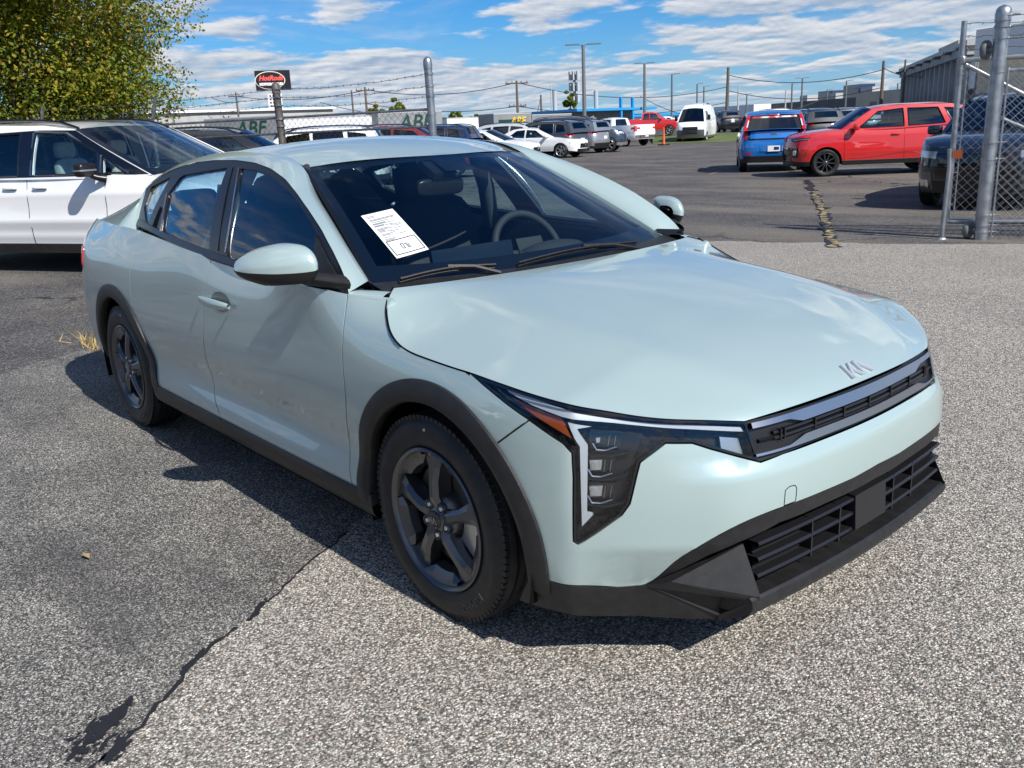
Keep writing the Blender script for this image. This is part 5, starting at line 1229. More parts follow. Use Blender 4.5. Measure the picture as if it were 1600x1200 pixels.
    def seams(s, xs, z0=.32):
        for xx in xs:
            for side in (-1, 1):
                zt = float(s.belt(xx)[0])-.01; c = np.array([s.S([[s.ax(xx+.03*math.sin((z-z0)*3)), z]])[0] for z in np.linspace(z0, min(zt, float(s.zt(xx)[0])-.01), 8)])*[1, -side, 1]
                Geo().tube(c, .004, 4).build('door_gap', MAT['deep_black'], s.root)
        return s
    def handles(s, xs, z, mat=None):
        for xx in xs:
            for side in (-1, 1):
                p = s.S([[s.ax(xx), z]])[0]*[1, -side, 1]; g = Geo(); rbox(g, p+[0, side*.02, 0], (.20, .035, .035), n=6, m=6); g.build('handle', mat or s.paint, s.root, smooth=60)
        return s
    def mirrors(s, x, z, mat=None, size=(.12, .22, .15)):
        for side in (-1, 1):
            y = abs(s.C([[x, float(s.belt(x)[0])]])[0][1]); g = Geo(); rbox(g, (x, side*(y+.15), z), size, n=8, m=8); o = g.build('mirror', mat or s.paint, s.root, smooth=60)
            g = Geo(); g.tube([(x+.05, side*(y-.03), z-.07), (x, side*(y+.10), z-.04)], .03, 6); g.build('mirror_arm', MAT['satin_plastic'], o, smooth=40)
        return s
    def plate(s, rear=True, z=.75, mat='plate_white', w=.30):
        x = s.T['xr']-.012 if rear else s.T['xf']+.012; g = Geo(); p = s.S([[0 if rear else s.AC, z]])[0]
        g.box((p[0]+(-.02 if rear else .02), 0, z), (.012, w, .15)); s.pl = g.build('plate', MAT[mat], s.root); return s
    def plaque(s, name, txt, pos, size, mat, rear=True, bold=0.):
        v, f = text_geo(txt, size, .006, bold); ex = (0, -1, 0) if rear else (0, 1, 0); g = Geo(); g.add(placed(v, pos, ex, (0, 0, 1)), f); g.build(name, MAT[mat], s.root, fix=False); return s

def hdg(vx, vy): return math.atan2(vy, vx)

SOUL = dict(xf=.83, xr=-3.32, W=.90, wb=2.59, wr=.325, cf=.8, cr=.62, zm=.68, tuck=.07, shoulder=.10, nose=.09, tail=.02, zb=.27,
    top=[(.9, .86), (.55, .98), (.1, 1.03), (-.45, 1.07), (-1.5, 1.09), (-2.6, 1.12), (-3.4, 1.12)], belt=[(.9, 1.04), (-.4, 1.06), (-1.5, 1.08), (-2.6, 1.12), (-3.4, 1.14)],
    cab=[(-.32, 1.06), (-1.02, 1.50), (-1.35, 1.565), (-2.0, 1.585), (-2.8, 1.56), (-3.10, 1.50), (-3.30, 1.10)], nA=1, nD=5, tumble=.22, taper=.05, rc=.035, rearglass=(.04, .97), rgw=.93,
    win=[[(-.72, 1.10), (-1.15, 1.45), (-1.72, 1.50), (-1.74, 1.10)], [(-1.84, 1.11), (-1.82, 1.50), (-2.50, 1.49), (-2.66, 1.14)], [(-2.80, 1.20), (-2.64, 1.48), (-3.02, 1.44), (-3.10, 1.24)]],
    lower='black_plastic', lowh=.10, archtrim=False, seats=(-1.5, -2.4))
# ------------------------------------------------------------------ red hatchback
_fr = at(1288, 276, z=0); _dir = -(CR*[1, 1, 0])/np.linalg.norm(CR[:2]); _dir = np.array([_dir[0]*math.cos(R(-6))-_dir[1]*math.sin(R(-6)), _dir[0]*math.sin(R(-6))+_dir[1]*math.cos(R(-6))])
_h = hdg(*_dir); _left = np.array([-_dir[1], _dir[0]])
_loc = _fr[:2]-_left*(.78)
red = Car('hatchback', 'boxy bright red hatchback parked side on with black and silver wheels', 'car', 'red_paint', SOUL, _loc, _h, step=.07)
red.body().cabin().wheels('alloy_dark', 'multi').seams((-.42, -1.78, -2.7)).handles((-1.55, -2.55), .93).mirrors(-.62, 1.12)
red.patch('headlight', [(red.ax(.44), .87), (red.fy(.60), .83), (red.fy(.30), .85), (red.fy(.30), .90), (red.fy(.62), .91), (red.ax(.36), .92)], 'gloss_black')
red.patch('light_bar', [(red.ax(.42), .885), (red.fy(.62), .85), (red.fy(.62), .875), (red.ax(.40), .90)], 'lamp_silver', off=.012)
red.fpatch('fog_lamp', .60, .76, .46, .68, 'gloss_black'); red.fpatch('fog_lens', .64, .72, .52, .63, 'lamp_white', off=.015); red.fwide('grille', .56, .36, .70, 'gloss_black'); red.fwide('bumper_trim', .62, .27, .38, 'satin_plastic', .012)
red.patch('side_marker', [(red.ax(.43), .55), (red.ax(.48), .50), (red.ax(.47), .60), (red.ax(.42), .65)], 'amber', (-1, 1), .008, .1, .004)
# side crease
for side in (-1, 1):
    c = np.array([red.S([[red.ax(x), z]])[0] for x, z in ((-.55, .40), (-1.2, .44), (-2.0, .50), (-2.15, .47))])*[1, -side, 1]; Geo().tube(curve3(c, 12), .006, 4).build('door_crease', MAT['darkred_paint'], red.root)
# ------------------------------------------------------------------ blue hatchback seen from behind
_h2 = hdg(-.60, .80); _p = at(1160, 268, z=0); _l = np.array([-math.sin(_h2), math.cos(_h2)]); _f = np.array([math.cos(_h2), math.sin(_h2)])
_loc = _p[:2]-_l*.78+_f*2.59
blue = Car('hatchback', 'bright blue boxy hatchback seen from behind with a sun strip on its rear window', 'car', 'blue_paint', SOUL, _loc, _h2, step=.07)
blue.body().cabin().wheels('alloy_silver', 'multi').seams((-.42, -1.78)).mirrors(-.62, 1.12, MAT['satin_plastic']).plate(True, .62, w=.32)
blue.rwide('bumper_trim', .80, .27, .43, 'black_plastic', .02); blue.rwide('plate_recess', .36, .55, .70, 'blue_paint', .012)
blue.rpatch('fog_reflector', .60, .70, .46, .54, 'lamp_red', off=.02)
blue.patch('taillight', [(blue.ry(.71), .87), (blue.ry(.79), .87), (blue.ry(.83), 1.12), (blue.ry(.72), 1.12)], 'lamp_red', off=.024)
for side in (-1, 1):
    L = poly3([blue.C([p])[0] for p in SOUL['cab'][5:]], 10); 
    rows = [[np.array([p[0]-.055, p[1]*q, p[2]])*[1, -side, 1] for q in (.985, .93, .87)] for p in L]
    Geo().grid(np.array(rows)).build('taillight', MAT['lamp_red'], blue.root, smooth=50)
    Geo().grid(np.array([[(r[1]+(r[2]-r[1])*.15)-[.012, 0, 0], (r[1]+(r[2]-r[1])*.85)-[.012, 0, 0]] for r in np.array(rows)[3:8]])).build('lamp_insert', MAT['lamp_white'], blue.root)
L = poly3([blue.C([p])[0] for p in SOUL['cab'][5:]], 20)
def rear_strip(i0, i1, name, mat, w=.74, o=.10): return Geo().grid(np.array([[(p[0]-o+.045*q*q, p[1]*q*w, p[2]) for q in np.linspace(-1, 1, 13)] for p in L[i0:i1]])).build(name, MAT[mat], blue.root, smooth=50)
add_noise_col(principled('sun_strip', (.62, .62, .66), .5), (.45, .06, .05), 3.0, .45, .52)
rear_strip(2, 5, 'sun_strip', 'sun_strip', .78, .075); blue.rwide('hatch_surround', .70, .86, 1.13, 'gloss_black', .014); blue.rwide('hatch_panel', .63, .89, 1.08, 'blue_paint', .030); rear_strip(0, 2, 'brake_light', 'lamp_red', .22, .09)
blue.plaque('badge', 'KIA', (blue.S([[0, .99]])[0][0]-.036, 0, 1.0), .09, 'satin_chrome', True, .004)
g = Geo(); g.bbox((blue.S([[0, .62]])[0][0]-.030, -.13, .585), (blue.S([[0, .62]])[0][0]-.027, .0, .66)); g.build('plate_print', MAT['darkblue_paint'], blue.pl)
# ------------------------------------------------------------------ crossover behind the gate
CROSS = dict(xf=.90, xr=-3.72, W=.93, wb=2.70, wr=.345, cf=1.0, cr=.8, zm=.70, tuck=.08, shoulder=.10, nose=.10, zb=.26,
    top=[(.95, .84), (.6, .97), (.1, 1.04), (-.5, 1.07), (-1.5, 1.08), (-2.7, 1.12), (-3.8, 1.10)], belt=[(.9, 1.03), (-.4, 1.05), (-1.5, 1.07), (-2.7, 1.12), (-3.8, 1.14)],
    cab=[(-.30, 1.05), (-1.20, 1.52), (-1.6, 1.59), (-2.3, 1.60), (-3.0, 1.565), (-3.35, 1.49), (-3.68, 1.12)], nA=1, nD=5, tumble=.26, taper=.07, rc=.04, rearglass=(.05, .75),
    win=[[(-.78, 1.09), (-1.28, 1.45), (-1.85, 1.50), (-1.87, 1.09)], [(-1.97, 1.10), (-1.95, 1.50), (-2.70, 1.48), (-2.85, 1.14)], [(-2.97, 1.18), (-2.84, 1.46), (-3.2, 1.40), (-3.38, 1.20)]],
    wing=['car_glass', 'privacy_glass', 'privacy_glass'], lower='black_plastic', lowh=.12, archtrim=True, rails='satin_plastic', seats=(-1.55, -2.45))
_h3 = hdg(.16, -.985); _fv = np.array([math.cos(_h3), math.sin(_h3)]); _lv = np.array([-_fv[1], _fv[0]]); _c = at(1453, 320, z=0)[:2]+_lv*.80
navy = Car('crossover', 'dark navy crossover parked behind the chain link gate', 'car', 'navy_paint', CROSS, _c, _h3, step=.07)
navy.body().cabin().wheels('alloy_silver', 'multi').seams((-.45, -1.92, -2.8)).handles((-1.7, -2.7), .92).mirrors(-.70, 1.12)
navy.patch('headlight', [(navy.ax(.35), .78), (navy.fy(.55), .74), (navy.fy(.55), .84), (navy.ax(.30), .86)], 'lamp_silver'); navy.fwide('grille', .55, .45, .82, 'gloss_black', .008); navy.fwide('lower_bumper', .70, .26, .42, 'satin_plastic', .012)
navy.fpatch('bumper_insert', .60, .86, .30, .55, 'grey_paint', off=.012); navy.fpatch('fog_lamp', .66, .82, .34, .44, 'chrome', off=.02)
navy.patch('side_marker', [(navy.ax(.55), .66), (navy.ax(.42), .66), (navy.ax(.42), .75), (navy.ax(.55), .75)], 'amber', off=.01)

# ------------------------------------------------------------------ white minivan on the left
MINI = dict(crease=((.62, .07, .022), (.93, .06, .012), (.45, .05, .008)), xf=.93, xr=-4.20, W=1.0, wb=3.09, wr=.36, cf=1.15, cr=.7, zm=.72, tuck=.06, shoulder=.09, nose=.14, zb=.26,
    top=[(1.0, .84), (.7, .99), (.35, 1.07), (-.1, 1.12), (-.6, 1.14), (-2.0, 1.15), (-4.3, 1.17)], belt=[(.9, 1.10), (-.1, 1.12), (-2.0, 1.14), (-4.3, 1.17)],
    cab=[(.10, 1.12), (-1.02, 1.645), (-1.5, 1.705), (-2.2, 1.735), (-3.4, 1.72), (-3.95, 1.66), (-4.17, 1.17)], nA=1, nD=5, tumble=.20, taper=.07, rc=.035, cabw=.965, screen='windscreen_glass',
    win=[[(-.62, 1.15), (-.64, 1.375), (-1.14, 1.60), (-1.60, 1.625), (-1.62, 1.15)], [(-.26, 1.15), (-.56, 1.335), (-.56, 1.15)], [(-1.84, 1.15), (-1.84, 1.63), (-2.8, 1.63), (-2.8, 1.15)], [(-2.9, 1.16), (-2.9, 1.62), (-3.85, 1.57), (-3.9, 1.19)]],
    wing=['side_glass', 'side_glass', 'privacy_glass', 'privacy_glass'], lower='gloss_black', lowh=.10, rails='gloss_black', seats=(-1.55, -2.5), pillar=None, apil='gloss_black', framemat='gloss_black')
add_noise_col(principled('cream_seat', (.42, .40, .34), .7), (.36, .34, .29), 10)

_h4 = R(28); mv = Car('minivan', 'white minivan with black roof rails parked behind the sedan', 'minivan', 'white_paint', MINI, (-8.75, 2.04), _h4, step=.06)
mv.body().cabin().wheels('alloy_dark', 'multi').seams((-.55, -1.75, -2.95))
for xx in (-1.50, -1.98):
    for side in (-1, 1):
        p = mv.S([[mv.ax(xx), 1.0]])[0]*[1, -side, 1]; g = Geo(); rbox(g, p+[0, side*.022, .012], (.23, .03, .03), n=6, m=6); hh = g.build('handle', MAT['white_paint'], mv.root, smooth=60)
        g = Geo(); rbox(g, p+[0, -side*.004, -.012], (.21, .02, .055), n=6, m=6); g.build('handle_recess', MAT['silver_paint'], hh, smooth=60)
mv.patch('headlight', [(mv.ax(.30), .80), (mv.fy(.40), .74), (mv.fy(.40), .84), (mv.ax(.25), .90)], 'lamp_silver'); mv.fwide('grille', .70, .36, .74, 'gloss_black', .008)
# black band round the side windows
CCW2 = lambda p: p if area2(p) > 0 else p[::-1]
mband = [(.07, 1.125), (-1.0, 1.634), (-1.55, 1.655), (-3.9, 1.63), (-4.0, 1.14)]
for side in (-1, 1): panel('window_band', mv.C, CCW2(mband), MAT['gloss_black'], mv.root, side, gap=0, lip=.0, off=.003, holes=[CCW2(w) for w in MINI['win']], step=.1)
for side in (-1, 1):
    c = np.array([mv.C([q])[0] for q in ((-.20, 1.145), (-1.12, 1.612), (-1.62, 1.64))])*[1, -side, 1]+np.array([0, side*.006, 0]); Geo().tube(c, .012, 5).build('window_chrome', MAT['satin_chrome'], mv.root)
    for x_ in (-.59, -1.64): Geo().tube(np.array([mv.C([q])[0] for q in ((x_, 1.15), (x_, 1.35 if x_ > -1 else 1.63))])*[1, -side, 1]+np.array([0, side*.006, 0]), .012, 5).build('window_chrome', MAT['satin_chrome'], mv.root)
    yy = 1.0; g = Geo(); rbox(g, (-.62, side*1.13, 1.20), (.15, .24, .155), n=10, m=10); mi = g.build('mirror', MAT['satin_plastic'], mv.root, smooth=60)
    g = Geo(); rbox(g, (-.615, side*1.13, 1.195), (.158, .248, .028), n=8, m=10); g.build('mirror_band', MAT['silver_paint'], mi, smooth=60)
    g = Geo(); g.tube([(-.50, side*.96, 1.09), (-.56, side*1.04, 1.115), (-.62, side*1.10, 1.16)], [.05, .035, .03], 8); g.build('mirror_arm', MAT['satin_plastic'], mi, smooth=50)
for y in (-.42, .42):
    g = Geo(); rbox(g, (-1.50, y, 1.02), (.16, .50, .62), Matrix.Rotation(R(-14), 3, 'Y')); rbox(g, (-1.63, y, 1.42), (.11, .28, .20)); g.build('seat', MAT['cream_seat'], mv.root, smooth=60)

# ------------------------------------------------------------------ vehicles further off
import copy as _copy
SUV = dict(CROSS, xr=-3.85, wb=2.80, W=.95, wr=.37, cab=[(-.25, 1.08), (-1.12, 1.58), (-1.5, 1.66), (-2.4, 1.685), (-3.2, 1.655), (-3.55, 1.58), (-3.80, 1.12)],
    win=[[(-.70, 1.12), (-1.20, 1.50), (-1.80, 1.56), (-1.82, 1.12)], [(-1.92, 1.13), (-1.90, 1.57), (-2.72, 1.56), (-2.80, 1.15)], [(-2.92, 1.17), (-2.86, 1.55), (-3.35, 1.48), (-3.48, 1.22)]], rearglass=(.06, .62))
SEDAN = dict(CROSS, xr=-3.80, wb=2.80, W=.92, wr=.335, zb=.22, top=[(.95, .72), (.6, .84), (.1, .92), (-.5, .96), (-1.5, .98), (-2.7, 1.02), (-3.85, 1.0)], belt=[(.9, .93), (-.4, .95), (-1.5, .97), (-2.7, 1.02), (-3.8, 1.03)],
    cab=[(-.35, .95), (-1.25, 1.36), (-1.7, 1.42), (-2.2, 1.42), (-2.55, 1.38), (-3.40, 1.04)], nD=4, deck=-3.30, rearglass=(.06, .9), rails=None, archtrim=False, lower=None,
    win=[[(-.85, .985), (-1.33, 1.30), (-1.80, 1.345), (-1.82, .985)], [(-1.92, .99), (-1.90, 1.345), (-2.35, 1.32), (-2.75, 1.05)]], wing=None, glass='car_glass')
PICK = dict(xf=.98, xr=-4.55, W=.97, wb=3.45, wr=.39, cf=.8, cr=.35, zm=.85, tuck=.06, shoulder=.05, nose=.05, tail=.0, zb=.45,
    top=[(1.0, 1.06), (.7, 1.15), (0, 1.20), (-.5, 1.22), (-2.2, 1.24), (-2.35, 1.34), (-4.6, 1.34)], belt=[(.9, 1.2), (-.5, 1.21), (-2.3, 1.23), (-4.6, 1.25)],
    cab=[(-.35, 1.22), (-1.0, 1.74), (-1.3, 1.82), (-1.8, 1.83), (-2.12, 1.78), (-2.25, 1.24)], nA=1, nD=4, tumble=.20, taper=.05, rc=.03, rearglass=(.08, .85), rgw=.85, deck=-2.30, bed=True,
    win=[[(-.72, 1.27), (-1.08, 1.68), (-1.55, 1.74), (-1.57, 1.27)], [(-1.66, 1.27), (-1.64, 1.74), (-2.02, 1.70), (-2.10, 1.29)]], seats=(-1.5,))
WAGON = dict(SUV, xr=-4.35, wb=3.02, W=1.0, wr=.39, zb=.36, top=[(.95, 1.02), (.7, 1.12), (.0, 1.18), (-.5, 1.20), (-4.4, 1.22)], belt=[(.9, 1.18), (-.5, 1.19), (-4.4, 1.22)],
    cab=[(-.40, 1.20), (-1.05, 1.76), (-1.5, 1.87), (-2.5, 1.90), (-3.8, 1.88), (-4.15, 1.80), (-4.33, 1.22)], win=[[(-.82, 1.25), (-1.16, 1.70), (-1.75, 1.76), (-1.77, 1.25)], [(-1.9, 1.25), (-1.88, 1.77), (-2.75, 1.77), (-2.78, 1.25)], [(-2.92, 1.25), (-2.9, 1.77), (-4.0, 1.74), (-4.1, 1.28)]])
VAN = dict(xf=.95, xr=-5.0, W=1.03, wb=4.04, wr=.345, cf=.8, cr=.4, zm=.8, tuck=.05, shoulder=.04, nose=.09, tail=.0, zb=.30,
    top=[(1.0, 1.10), (.75, 1.26), (.3, 1.36), (-.3, 1.42), (-5.1, 1.45)], belt=[(.9, 1.36), (-.3, 1.40), (-5.1, 1.42)], cab=[(.45, 1.36), (-.35, 2.20), (-.70, 2.44), (-1.5, 2.50), (-4.6, 2.50), (-4.85, 2.42), (-4.95, 1.42)], nA=1, nD=5, tumble=.085, taper=.03, rc=.03, rearglass=(.2, .5),
    win=[[(.0, 1.46), (-.42, 2.02), (-1.05, 2.02), (-1.05, 1.46)]], lower='grey_paint', lowh=.14, seats=(-1.0,))
def lights(c, fz=.80, rz=1.0, dz=.08, rear='lamp_red'):
    c.patch('headlight', [(c.ax(c.T['xf']-.42), fz-.02), (c.fy(c.T['W']*.55), fz-dz), (c.fy(c.T['W']*.55), fz+dz*.4), (c.ax(c.T['xf']-.45), fz+dz)], 'lamp_white', step=.3)
    c.patch('taillight', [(c.ry(c.T['W']*.58), rz-.05), (c.ax(c.T['xr']+.42), rz-.05), (c.ax(c.T['xr']+.40), rz+.08), (c.ry(c.T['W']*.58), rz+.06)], rear, off=.012, step=.3)
    return c
def place(px, py, hd, T, anchor, z=0.):
    """world location so that the local ground point 'anchor' falls on a photo pixel"""
    p = at(px, py, z=z)[:2]; f = np.array([math.cos(hd), math.sin(hd)]); l = np.array([-f[1], f[0]]); return p-f*anchor[0]-l*anchor[1]
def quick(name, label, cat, paint, T, px, py, hd, anchor, group=None, rim='alloy_silver', glass='car_glass', mirror=True, step=.16, fz=.80, rz=1.0, scale=None, z=0.):
    loc = place(px, py, hd, T, anchor, z); c = Car(name, label, cat, paint, T, (loc[0], loc[1], z), hd, group, step=step); key = (repr(sorted(T.items(), key=str)), glass, rim, mirror, fz, rz)
    if key in QC:           # a copy of an earlier car of the same build, in its own colour
        old, pm = QC[key]
        for ch in old:
            o = copy_tree(ch, c.root)
            for q in [o]+list(o.children_recursive):
                if q.type == 'MESH' and q.data.materials and q.data.materials[0] is pm: q.material_slots[0].link = 'OBJECT'; q.material_slots[0].material = c.paint
        return c
    c.body().cabin(glass).wheels(rim, 'six', 28); lights(c, fz, rz)
    if mirror: c.mirrors(T['cab'][0][0]-.35, float(c.belt(T['cab'][0][0])[0])+.09)
    c.fwide('grille', T['W']*.5, fz-.22, fz-.02, 'gloss_black', .008); QC[key] = (list(c.root.children), c.paint); return c
QC = {}
RIGHT = math.atan2(CR[1], CR[0]); AWAY = math.atan2(CF[1], CF[0])
DEG = math.pi/180
# row in front of the trailers: everything stands on the far lot
wx = quick('crossover', 'white crossover facing the open lot at the end of the parked row', 'car', 'pearl_paint', SUV, 868, 247, RIGHT-24*DEG, (.55, -.9), fz=.92)
wx.fpatch('lamp_slot', .62, .80, .62, .95, 'gloss_black', off=.012)
gx = quick('crossover', 'dark grey crossover with red tail lamps beside the white crossover', 'car', 'grey_paint', SUV, 884, 247, RIGHT+180*DEG-40*DEG, (-3.5, .9), rz=1.06); gx.plate(True, .80)
kx = quick('sedan_car', 'white sedan nose peeking out between two grey crossovers', 'car', 'white_paint', SEDAN, 904, 246, RIGHT-28*DEG, (.75, -.5), fz=.66); kx.fwide('bumper_trim', .62, .24, .40, 'gloss_black', .01)
sx = quick('crossover', 'silver grey crossover with bright red tail lamps next to the dark pickup', 'car', 'silver_paint', SUV, 922, 240, RIGHT+180*DEG-42*DEG, (-3.5, .9), rz=1.06); sx.plate(True, .80); sx.rwide('bumper_trim', .80, .30, .52, 'black_plastic', .015)
bx_ = quick('large_wagon', 'dark slate blue large wagon with roof rack and silver wheels', 'car', 'slate_paint', dict(WAGON, rails='satin_plastic', lower='silver_paint', archtrim=False), 951, 238, RIGHT-14*DEG, (0, -.95), fz=1.0)
wp = quick('pickup_truck', 'white pickup truck with its tailgate towards the lot', 'truck', 'white_paint', PICK, 978, 229, RIGHT+180*DEG-52*DEG, (-3.45, .8), rz=1.12); wp.rwide('bumper', .92, .50, .70, 'chrome', .03); wp.plate(True, .66)
wp.patch('taillight', [(wp.ry(.84), .95), (wp.ry(.95), .95), (wp.ry(.95), 1.27), (wp.ry(.84), 1.27)], 'lamp_red', off=.02, step=.3)
rp = quick('pickup_truck', 'red pickup truck with silver wheels behind the white pickup', 'truck', 'red_paint', PICK, 1046, 211, RIGHT-8*DEG, (0, -.85), fz=1.0, z=.4)
vn = quick('cargo_van', 'tall white cargo van with grey bumper facing the lot', 'van', 'white_paint', VAN, 1062, 223, R(-61), (.0, -.85), glass='privacy_glass', fz=1.05, mirror=False)
vn.mirrors(-.10, 1.62, MAT['satin_plastic'], (.16, .20, .36)); vn.fwide('bumper', .92, .30, .84, 'grey_paint', .03); vn.fwide('grille_slots', .50, .58, .86, 'deep_black', .05)
for z_ in (.64, .72, .80): vn.fwide('grille_bar', .50, z_-.018, z_+.012, 'grey_paint', .07)
bs = quick('crossover', 'black crossover with red tail lamps beyond the grass strip', 'car', 'black_paint', SUV, 1121, 207, AWAY+8*DEG, (-2.8, .9), rz=1.08, z=.4); bs.plate(True, .85)
ws1 = quick('crossover', 'white crossover parked beyond the red pickup', 'car', 'white_paint', SUV, 1043, 204, RIGHT+176*DEG, (-3.0, .9), rz=1.05, z=.4)
rs1 = quick('sedan_car', 'dark red car between the white van and the black crossover', 'car', 'darkred_paint', SEDAN, 1120, 203, AWAY+30*DEG, (0, 0), z=.4)
ws2 = quick('crossover', 'white crossover seen past the blue hatchback window', 'car', 'white_paint', CROSS, 1259, 202, RIGHT+6*DEG, (0, -.85), z=.4)
ds1 = quick('crossover', 'black crossover with its mirror showing behind the red hatchback nose', 'car', 'black_paint', SUV, 1283, 232, AWAY+2*DEG, (-3.3, 0.), rz=1.06)
ds2 = quick('crossover', 'dark grey crossover with black roof rails behind the red hatchback', 'car', 'grey_paint', SUV, 1322, 226, AWAY+2*DEG, (-3.3, 0.), rz=1.06)
ds3 = quick('crossover', 'silver crossover roof showing over the red hatchback bonnet', 'car', 'silver_paint', SUV, 1352, 224, AWAY+2*DEG, (-3.3, 0.), rz=1.06)
wc2 = quick('crossover', 'white crossover with dark windows behind the dark parked crossovers', 'car', 'white_paint', SUV, 1225, 198, RIGHT, (-1, 0.), z=.4)
bk2 = quick('sedan_car', 'black sedan at the far end of the right hand row', 'car', 'black_paint', SEDAN, 1275, 196, RIGHT, (0, 0.), z=.4)
# behind the left fence
quick('sedan_car', 'black sedan just behind the chain link fence beside the tree', 'car', 'black_paint', SUV, 345, 338, RIGHT+4*DEG, (-1.6, -.9))
quick('crossover', 'white car behind the fence post under the motorcycle sign', 'car', 'white_paint', SUV, 468, 300, RIGHT+180*DEG, (-1.4, .9))
quick('crossover', 'dark blue crossover behind the fence left of the tall gate post', 'car', 'darkblue_paint', SUV, 552, 292, RIGHT, (-1.4, -.9))
quick('crossover', 'dark maroon crossover behind the fence beside the tall gate post', 'car', 'darkred_paint', SUV, 640, 282, RIGHT, (-1.4, -.9))
quick('crossover', 'dark blue crossover with a red rear lamp just right of the gate post', 'car', 'darkblue_paint', SUV, 705, 262, RIGHT+180*DEG-20*DEG, (-3.0, .9))
quick('sedan_car', 'low white sedan in front of the white crossover', 'car', 'white_paint', SEDAN, 800, 256, RIGHT-20*DEG, (.0, -.9), fz=.66)

# the row behind the camera that mirrors itself in the sedan's doors
for i, (x_, y_, T_, pt, lb) in enumerate(((-7.5, -10.3, SUV, 'white_paint', 'white crossover across the aisle mirrored in the sedan doors'), (-4.6, -10.0, SEDAN, 'grey_paint', 'grey sedan across the aisle mirrored in the sedan doors'), (-1.7, -10.399999999999999, SUV, 'black_paint', 'black crossover across the aisle mirrored in the sedan doors'), (1.2, -10.100000000000001, SUV, 'silver_paint', 'silver crossover across the aisle mirrored in the sedan doors'), (4.2, -10.2, SUV, 'darkblue_paint', 'dark blue crossover across the aisle mirrored in the sedan doors'))):
    c_ = quick('crossover' if T_ is SUV else 'sedan_car', lb, 'car', pt, T_, 800, 800, R(90), (0, 0), fz=.80 if T_ is SUV else .66); c_.root.location = (x_, y_, 0)
# ================================================================== fences, gate, poles, buildings, trees
add_noise_col(principled('galvanised', (.42, .44, .46), .38, .85), (.30, .32, .34), 9); principled('wire', (.45, .47, .48), .4, .8); principled('wire_dark', (.10, .10, .105), .5, .6)
add_noise_col(principled('old_post', (.085, .08, .075), .6, .5), (.16, .14, .12), 5)
principled('weathered_wood', (.13, .105, .085), .9); principled('pole_grey', (.16, .17, .17), .6, .3); principled('pole_light', (.45, .45, .44), .6, .2)
GP = at(1532, 374, z=0)[:2]                       # gate post
FD3 = np.array([fence_dir[0], fence_dir[1], 0]); FN3 = np.array([-fence_dir[1], fence_dir[0], 0])
def along(t, z, off=0.): return np.array([GP[0], GP[1], 0])+FD3*t+FN3*off+np.array([0, 0, z])
def t_at(px):       # parameter on the fence line seen at a pixel column (at eye height)
    d = CF+CR*(px-800)/FPX+CU*(600-190)/FPX; A = np.array([[d[0], -FD3[0]], [d[1], -FD3[1]]]); s_, t = np.linalg.solve(A, GP-CAM_C[:2]); return t
def mesh_panel(t0, t1, z0, z1, off, pitch=.10, r=.0024, parent=None, mat='wire'):
    g = Geo(); n = int((t1-t0)/pitch); kz = int((z1-z0)/(pitch/2))
    for i in range(n+1):
        for sg in (1,):
            P = [along(t0+i*pitch+(pitch/2 if k % 2 else 0)*1., z0+k*pitch/2, off+(.003 if k % 2 else -.003)) for k in range(kz+1)]
            Q = [along(t0+i*pitch-(pitch/2 if k % 2 else 0)*1., z0+k*pitch/2, off-(.003 if k % 2 else -.003)) for k in range(kz+1)]
            g.tube(P, r, 3, cap=False); g.tube(Q, r, 3, cap=False)
    o = g.build('chain_link', MAT[mat], parent, fix=False); o['kind'] = 'stuff'; return o
def barbed(g, a, b, sag=.06, r=.0035, seed=0):
    rr = np.random.default_rng(seed); n = 40; P = [a+(b-a)*w-np.array([0, 0, sag*4*w*(1-w)])+np.array([0, 0, rr.normal(0, .006)]) for w in np.linspace(0, 1, n)]; g.tube(P, r, 4)
    for w in np.arange(.02, 1, .13/np.linalg.norm(b-a)):
        p = a+(b-a)*w-np.array([0, 0, sag*4*w*(1-w)]); g.tube([p+[-.012, 0, .016], p+[.012, 0, -.016]], r*.8, 3); g.tube([p+[.012, .0, .014], p+[-.012, 0, -.014]], r*.8, 3)
def cap_post(g, base, top, r):
    b, t = np.array(base, float), np.array(top, float); g.tube([b, t], r, 20); d = (t-b)/np.linalg.norm(t-b)
    g.tube([t-d*.10, t-d*.02, t+d*.02, t+d*.045, t+d*.062], [r*1.10, r*1.10, r*1.0, r*.7, r*.15], 20)
def clamp(g, p, r, w=.028):
    g.tube([p-[0, 0, w/2], p+[0, 0, w/2]], r*1.12, 20)
# --- left fence
tl = t_at(677); tm = t_at(440); spacing = tl-tm; t_end = tm-spacing*2.1
FL = empty('chain_link_fence', tuple(along(tl, 0)), 0, 'long chain link fence with three barbed wires behind the minivan', 'fence'); FLi = Matrix.Translation(-Vector(along(tl, 0)))
def under(o, root): o.parent = root; o.matrix_parent_inverse = root.matrix_basis.inverted(); return o
ztop = lambda px, py, t: float(at_y_t(px, py, t))
def z_on(px, py, t):
    p = along(t, 0); d = CF+CR*(px-800)/FPX+CU*(600-py)/FPX; k = ((p-CAM_C)[:2]@d[:2])/(d[:2]@d[:2]); return float(CAM_C[2]+d[2]*k)
zl, zm_ = z_on(673, 88, tl), z_on(437, 128, tm); zr = z_on(560, 177, t_at(560)); zr2 = z_on(560, 203, t_at(560))
g = Geo(); cap_post(g, along(tl, 0), along(tl, zl-.06)-FD3*.03, .056); pl_ = g.build('gate_post', MAT['galvanised'], None, smooth=40); under(pl_, FL)
g = Geo()
for py in (115, 134, 150, 178): clamp(g, along(tl, z_on(675, py, tl))-FD3*.02, .056)
